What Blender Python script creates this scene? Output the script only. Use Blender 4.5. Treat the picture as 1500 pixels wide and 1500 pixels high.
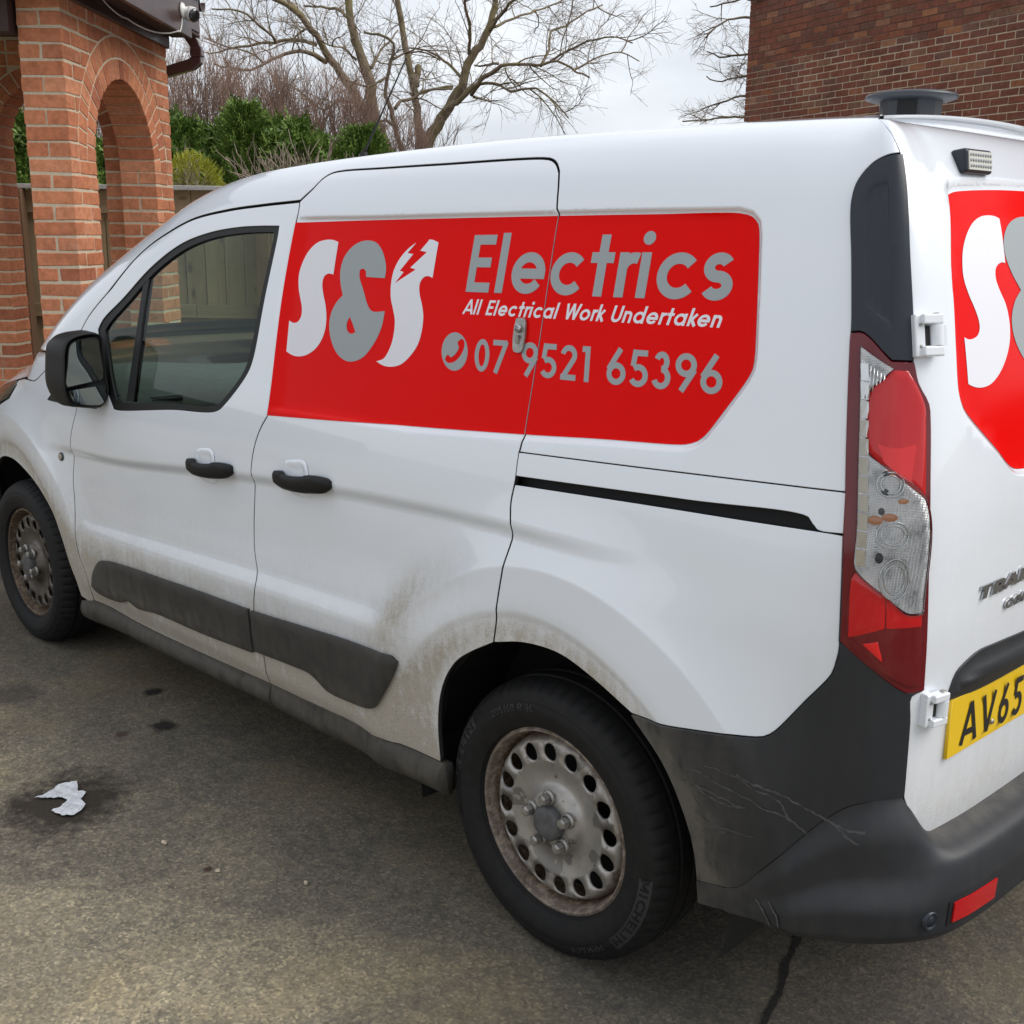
import bpy, bmesh, math, random
import numpy as np
from mathutils import Vector, Matrix
from mathutils.geometry import delaunay_2d_cdt
# ---------------------------------------------------------------- camera, sky, sun, exposure
for o in list(bpy.data.objects): bpy.data.objects.remove(o)
SC=bpy.context.scene; COL=SC.collection
CAM=np.array([1.5364,-1.6333,1.5894]);YAW,PITCH,ROLL,FPX=.781431,.240967,.011868,1647.68
def cam_axes():
    f=np.array([-math.sin(YAW)*math.cos(PITCH),math.cos(YAW)*math.cos(PITCH),-math.sin(PITCH)])
    r=np.cross(f,[0,0,1]);r/=np.linalg.norm(r);u=np.cross(r,f)
    c,s=math.cos(ROLL),math.sin(ROLL)
    return c*r+s*u,-s*r+c*u,f
_r,_u,_f=cam_axes()
cd=bpy.data.cameras.new('camera');cam=bpy.data.objects.new('camera',cd);COL.objects.link(cam)
M=Matrix(((_r[0],_u[0],-_f[0],CAM[0]),(_r[1],_u[1],-_f[1],CAM[1]),(_r[2],_u[2],-_f[2],CAM[2]),(0,0,0,1)))
cam.matrix_world=M
cd.sensor_width=36;cd.sensor_fit='HORIZONTAL';cd.lens=36*FPX/1500;cd.clip_start=.05;cd.clip_end=3000
SC.camera=cam
W=bpy.data.worlds.new('World');SC.world=W;W.use_nodes=True
SUN_EL,SUN_AZ=math.radians(46),math.radians(54)     # azimuth measured from +Y towards +X
nt=W.node_tree;nt.nodes.clear();n=nt.nodes.new;L=nt.links.new
out=n('ShaderNodeOutputWorld');mix=n('ShaderNodeMixShader')
sky=n('ShaderNodeTexSky');sky.sky_type='NISHITA';sky.sun_disc=False;sky.sun_elevation=SUN_EL;sky.sun_rotation=SUN_AZ
b1=n('ShaderNodeBackground');b1.inputs[1].default_value=.10;L(sky.outputs[0],b1.inputs[0])
b2=n('ShaderNodeBackground');b2.inputs[1].default_value=.78
tc=n('ShaderNodeTexCoord');mp=n('ShaderNodeMapping');mp.inputs['Scale'].default_value=(1.6,1.6,5.0);L(tc.outputs['Generated'],mp.inputs[0])
nz=n('ShaderNodeTexNoise');nz.inputs['Scale'].default_value=1.7;nz.inputs['Detail'].default_value=7;nz.inputs['Roughness'].default_value=.52;L(mp.outputs[0],nz.inputs[0])
cr=n('ShaderNodeValToRGB');e=cr.color_ramp.elements
e[0].position=.34;e[0].color=(.57,.60,.65,1);e[1].position=.66;e[1].color=(.86,.87,.88,1)
k=cr.color_ramp.elements.new(.5);k.color=(.69,.715,.755,1)
L(nz.outputs[0],cr.inputs[0]);L(cr.outputs[0],b2.inputs[0])
mix.inputs[0].default_value=.90;L(b1.outputs[0],mix.inputs[1]);L(b2.outputs[0],mix.inputs[2]);L(mix.outputs[0],out.inputs[0])
sd=bpy.data.lights.new('sun','SUN');sd.energy=1.5;sd.angle=math.radians(42);sd.color=(1,.96,.9)
so=bpy.data.objects.new('sun',sd);COL.objects.link(so)
dv=Vector((math.cos(SUN_EL)*math.sin(SUN_AZ),math.cos(SUN_EL)*math.cos(SUN_AZ),math.sin(SUN_EL)))
so.rotation_euler=dv.to_track_quat('Z','Y').to_euler();so.location=(4,-4,9)
vs=SC.view_settings;vs.view_transform='Standard';vs.look='None';vs.exposure=0.74;vs.gamma=1;vs.use_curve_mapping=False
SC.cycles.max_bounces=8;SC.cycles.transparent_max_bounces=12
SC.cycles.use_adaptive_sampling=True;SC.cycles.caustics_reflective=False;SC.cycles.caustics_refractive=False
RND=random.Random(7)

def ip(x,xs,ys):
    # monotone-ish smooth (pchip) interpolation
    xs=np.asarray(xs,float);ys=np.asarray(ys,float);x=np.asarray(x,float)
    h=np.diff(xs);dl=np.diff(ys)/h
    m=np.zeros_like(xs);m[0]=dl[0];m[-1]=dl[-1]
    for i in range(1,len(xs)-1):
        if dl[i-1]*dl[i]>0:
            w1=2*h[i]+h[i-1];w2=h[i]+2*h[i-1]
            m[i]=(w1+w2)/(w1/dl[i-1]+w2/dl[i])
    i=np.clip(np.searchsorted(xs,x)-1,0,len(xs)-2)
    t=(x-xs[i])/h[i];tc=np.clip(t,0,1)
    a=(2*tc**3-3*tc**2+1)*ys[i]+(tc**3-2*tc**2+tc)*h[i]*m[i]+(-2*tc**3+3*tc**2)*ys[i+1]+(tc**3-tc**2)*h[i]*m[i+1]
    return a+np.where(t<0,(t)*h[i]*m[0],0)+np.where(t>1,(t-1)*h[i]*m[-1],0)
def ss(a,b,x):
    t=np.clip((np.asarray(x,float)-a)/(b-a),0,1);return t*t*(3-2*t)
BX=[(-3.64,.9175),(-3.63,.75),(-3.60,.58),(-3.54,.40),(-3.42,.22),(-3.25,.12),(-3.0,.055),(-2.7,.022),(-2.2,.006),(-1.2,0),(-.2,0),(.3,.005),(.5,.013),(.6,.022),(.66,.031),(.695,.041),(.722,.056),(.745,.085),(.762,.12),(.779,.18),(.794,.28),(.806,.45),(.814,.7),(.817,.9175),(.816,1.12)]
_b=np.array(BX);_c=np.r_[0,np.cumsum(np.hypot(*np.diff(_b,axis=0).T))]
_c=_c-np.interp(-.2,_b[:,0],_c)-.2
S_CR=float(_c[16]);S_END=float(_c[-2]);S_F0=float(_c[0])
def cat(s,col):
    i=np.clip(np.searchsorted(_c,s)-1,0,len(_c)-2);y=_b[:,col]
    m=np.gradient(y,_c);h=_c[i+1]-_c[i];t=np.clip((s-_c[i])/h,0,1)
    return (2*t**3-3*t**2+1)*y[i]+(t**3-2*t**2+t)*h*m[i]+(-2*t**3+3*t**2)*y[i+1]+(t**3-t**2)*h*m[i+1]
ZT=([-3.64,-3.4,-3.2,-2.85,-2.66,-2.58,-2.30,-2.06,-1.79,-1.66,-1.49,-1.34,-1.18,-1.0,-.67,-.28,.04,.3,.57,.75],
    [.80,.93,.99,1.075,1.135,1.215,1.408,1.520,1.636,1.690,1.734,1.757,1.770,1.780,1.793,1.802,1.803,1.801,1.797,1.79])
AH=.14;AW=.115
RC=(0.,.318);FC=(-2.80,.318)
def d_side(z): return ip(z,[.15,.25,.4,.55,.72,.9,1.0,1.1,1.2,1.4,1.6,1.68],[.075,.05,.022,.008,.0,.0,.007,.02,.038,.075,.125,.150])
def d_rear(z): return ip(z,[.3,.5,.6,.9,1.1,1.3,1.5,1.6,1.68],[.012,.008,.0,0,.010,.035,.076,.108,.142])
FEAT=[True]
RECESS=[None]
def pdist(pts,poly):
    # signed distance to polygon, + inside
    p=np.asarray(pts,float);v=np.asarray(poly,float);n=len(v)
    best=np.full(len(p),1e9);ins=np.zeros(len(p),bool)
    for i in range(n):
        a=v[i];b=v[(i+1)%n];ab=b-a
        t=np.clip(((p-a)@ab)/max(ab@ab,1e-12),0,1)
        best=np.minimum(best,np.hypot(*(p-(a+t[:,None]*ab)).T))
        c=(a[1]>p[:,1])!=(b[1]>p[:,1])
        with np.errstate(divide='ignore',invalid='ignore'):
            xx=(b[0]-a[0])*(p[:,1]-a[1])/(b[1]-a[1])+a[0]
        ins^=c&(p[:,0]<xx)
    return np.where(ins,best,-best)
def crease_u(s): return ip(s,[-2.4,-2.01,-1.23,-.525,-.07,.3],[.855,.868,.937,.985,.998,1.0])
def d_feat(s,u):
    d=np.zeros(np.broadcast(s,u).shape)
    if not FEAT[0]: return d
    side=ss(S_CR+.02,S_CR-.1,s)
    zc=crease_u(s)
    f=ss(-2.5,-2.25,s)*ss(.30,-.10,s)*side
    d=d+f*.017*ss(zc+.004,zc-.036,u)*ss(zc-.34,zc-.16,u)
    r=np.hypot(s-RC[0],u-RC[1]);r0=.597+.055*s
    t=np.clip((r-r0)/.17,0,1)
    fl=np.where(r<r0,1,(1-t)**2)*.024*ss(.16,.30,u)
    fl=fl-.006*ss(.50,.475,r+0*s)
    rf=np.hypot(s-FC[0],u-FC[1]);t2=np.clip((rf-.585)/.15,0,1)
    fl2=np.where(rf<.585,1,(1-t2)**2)*.020*ss(.16,.30,u)-.006*ss(.50,.47,rf)
    d=d-(fl+fl2)*side
    lo=ss(-2.3,-2.12,s)*ss(-.42,-.62,s)
    zl=ip(s,[-2.1,-1.1,-.5],[.555,.605,.63])
    d=d-lo*.016*ss(zl+.075,zl+.012,u)*ss(.30,.38,u)
    if RECESS[0] is not None:
        q=np.stack(np.broadcast_arrays(s,u),-1).reshape(-1,2)
        k=(q[:,0]>-1.25)&(q[:,0]<.55)&(q[:,1]>1.0)&(q[:,1]<1.75)
        o=np.zeros(len(q))
        if k.any(): o[k]=.010*ss(.001,.013,pdist(q[k],RECESS[0]))*ss(-1.05,-.97,q[k,0])
        d=d+o.reshape(d.shape)
    return d
def P(s,u):
    s=np.asarray(s,float);u=np.asarray(u,float)
    s,u=np.broadcast_arrays(s,u)
    bx=cat(s,0);by=cat(s,1)
    w=ss(S_CR-.10,S_CR+.16,s)
    zt=ip(np.minimum(bx,.75),*ZT)
    z0=zt-AH
    zz=np.minimum(u,z0)
    d0=(1-w)*d_side(zz)+w*d_rear(zz)
    e=.002
    k=((1-w)*(d_side(z0)-d_side(z0-e))+w*(d_rear(z0)-d_rear(z0-e)))/e
    d0z=(1-w)*d_side(z0)+w*d_rear(z0)
    t=np.clip((u-z0)/AH,0,1)
    # cubic bezier (d,z)
    p1d=k*AH*.55;p1z=AH*.55;p3d=AW;p3z=AH;p2d=AW-.055;p2z=AH-.008
    bd=3*(1-t)**2*t*p1d+3*(1-t)*t*t*p2d+t**3*p3d
    bz=3*(1-t)**2*t*p1z+3*(1-t)*t*t*p2z+t**3*p3z
    over=np.clip(u-zt,0,None)
    dm=.9175-AW-.14
    tt=np.clip(over/dm,0,1)
    d=np.where(u<z0,d0,d0z+bd+over)
    z=np.where(u<z0,u,z0+bz+.045*(1-(1-tt)**2))
    d=d+d_feat(s,u)
    # front end inset dir, rear inset dir
    a=ss(S_CR-.32,S_CR+.36,s)*np.pi/2
    fr=ss(-3.2,-3.62,bx)*np.pi/2
    mx=-np.sin(a)+np.sin(fr);my=np.cos(a)*np.cos(fr)
    return np.stack([bx+mx*d,by+my*d,z],-1)
def N(s,u,e=.003):
    a=P(s+e,u)-P(s-e,u);b=P(s,u+e)-P(s,u-e)
    n=np.cross(a,b);return n/np.maximum(np.linalg.norm(n,axis=-1,keepdims=True),1e-9)

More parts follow.
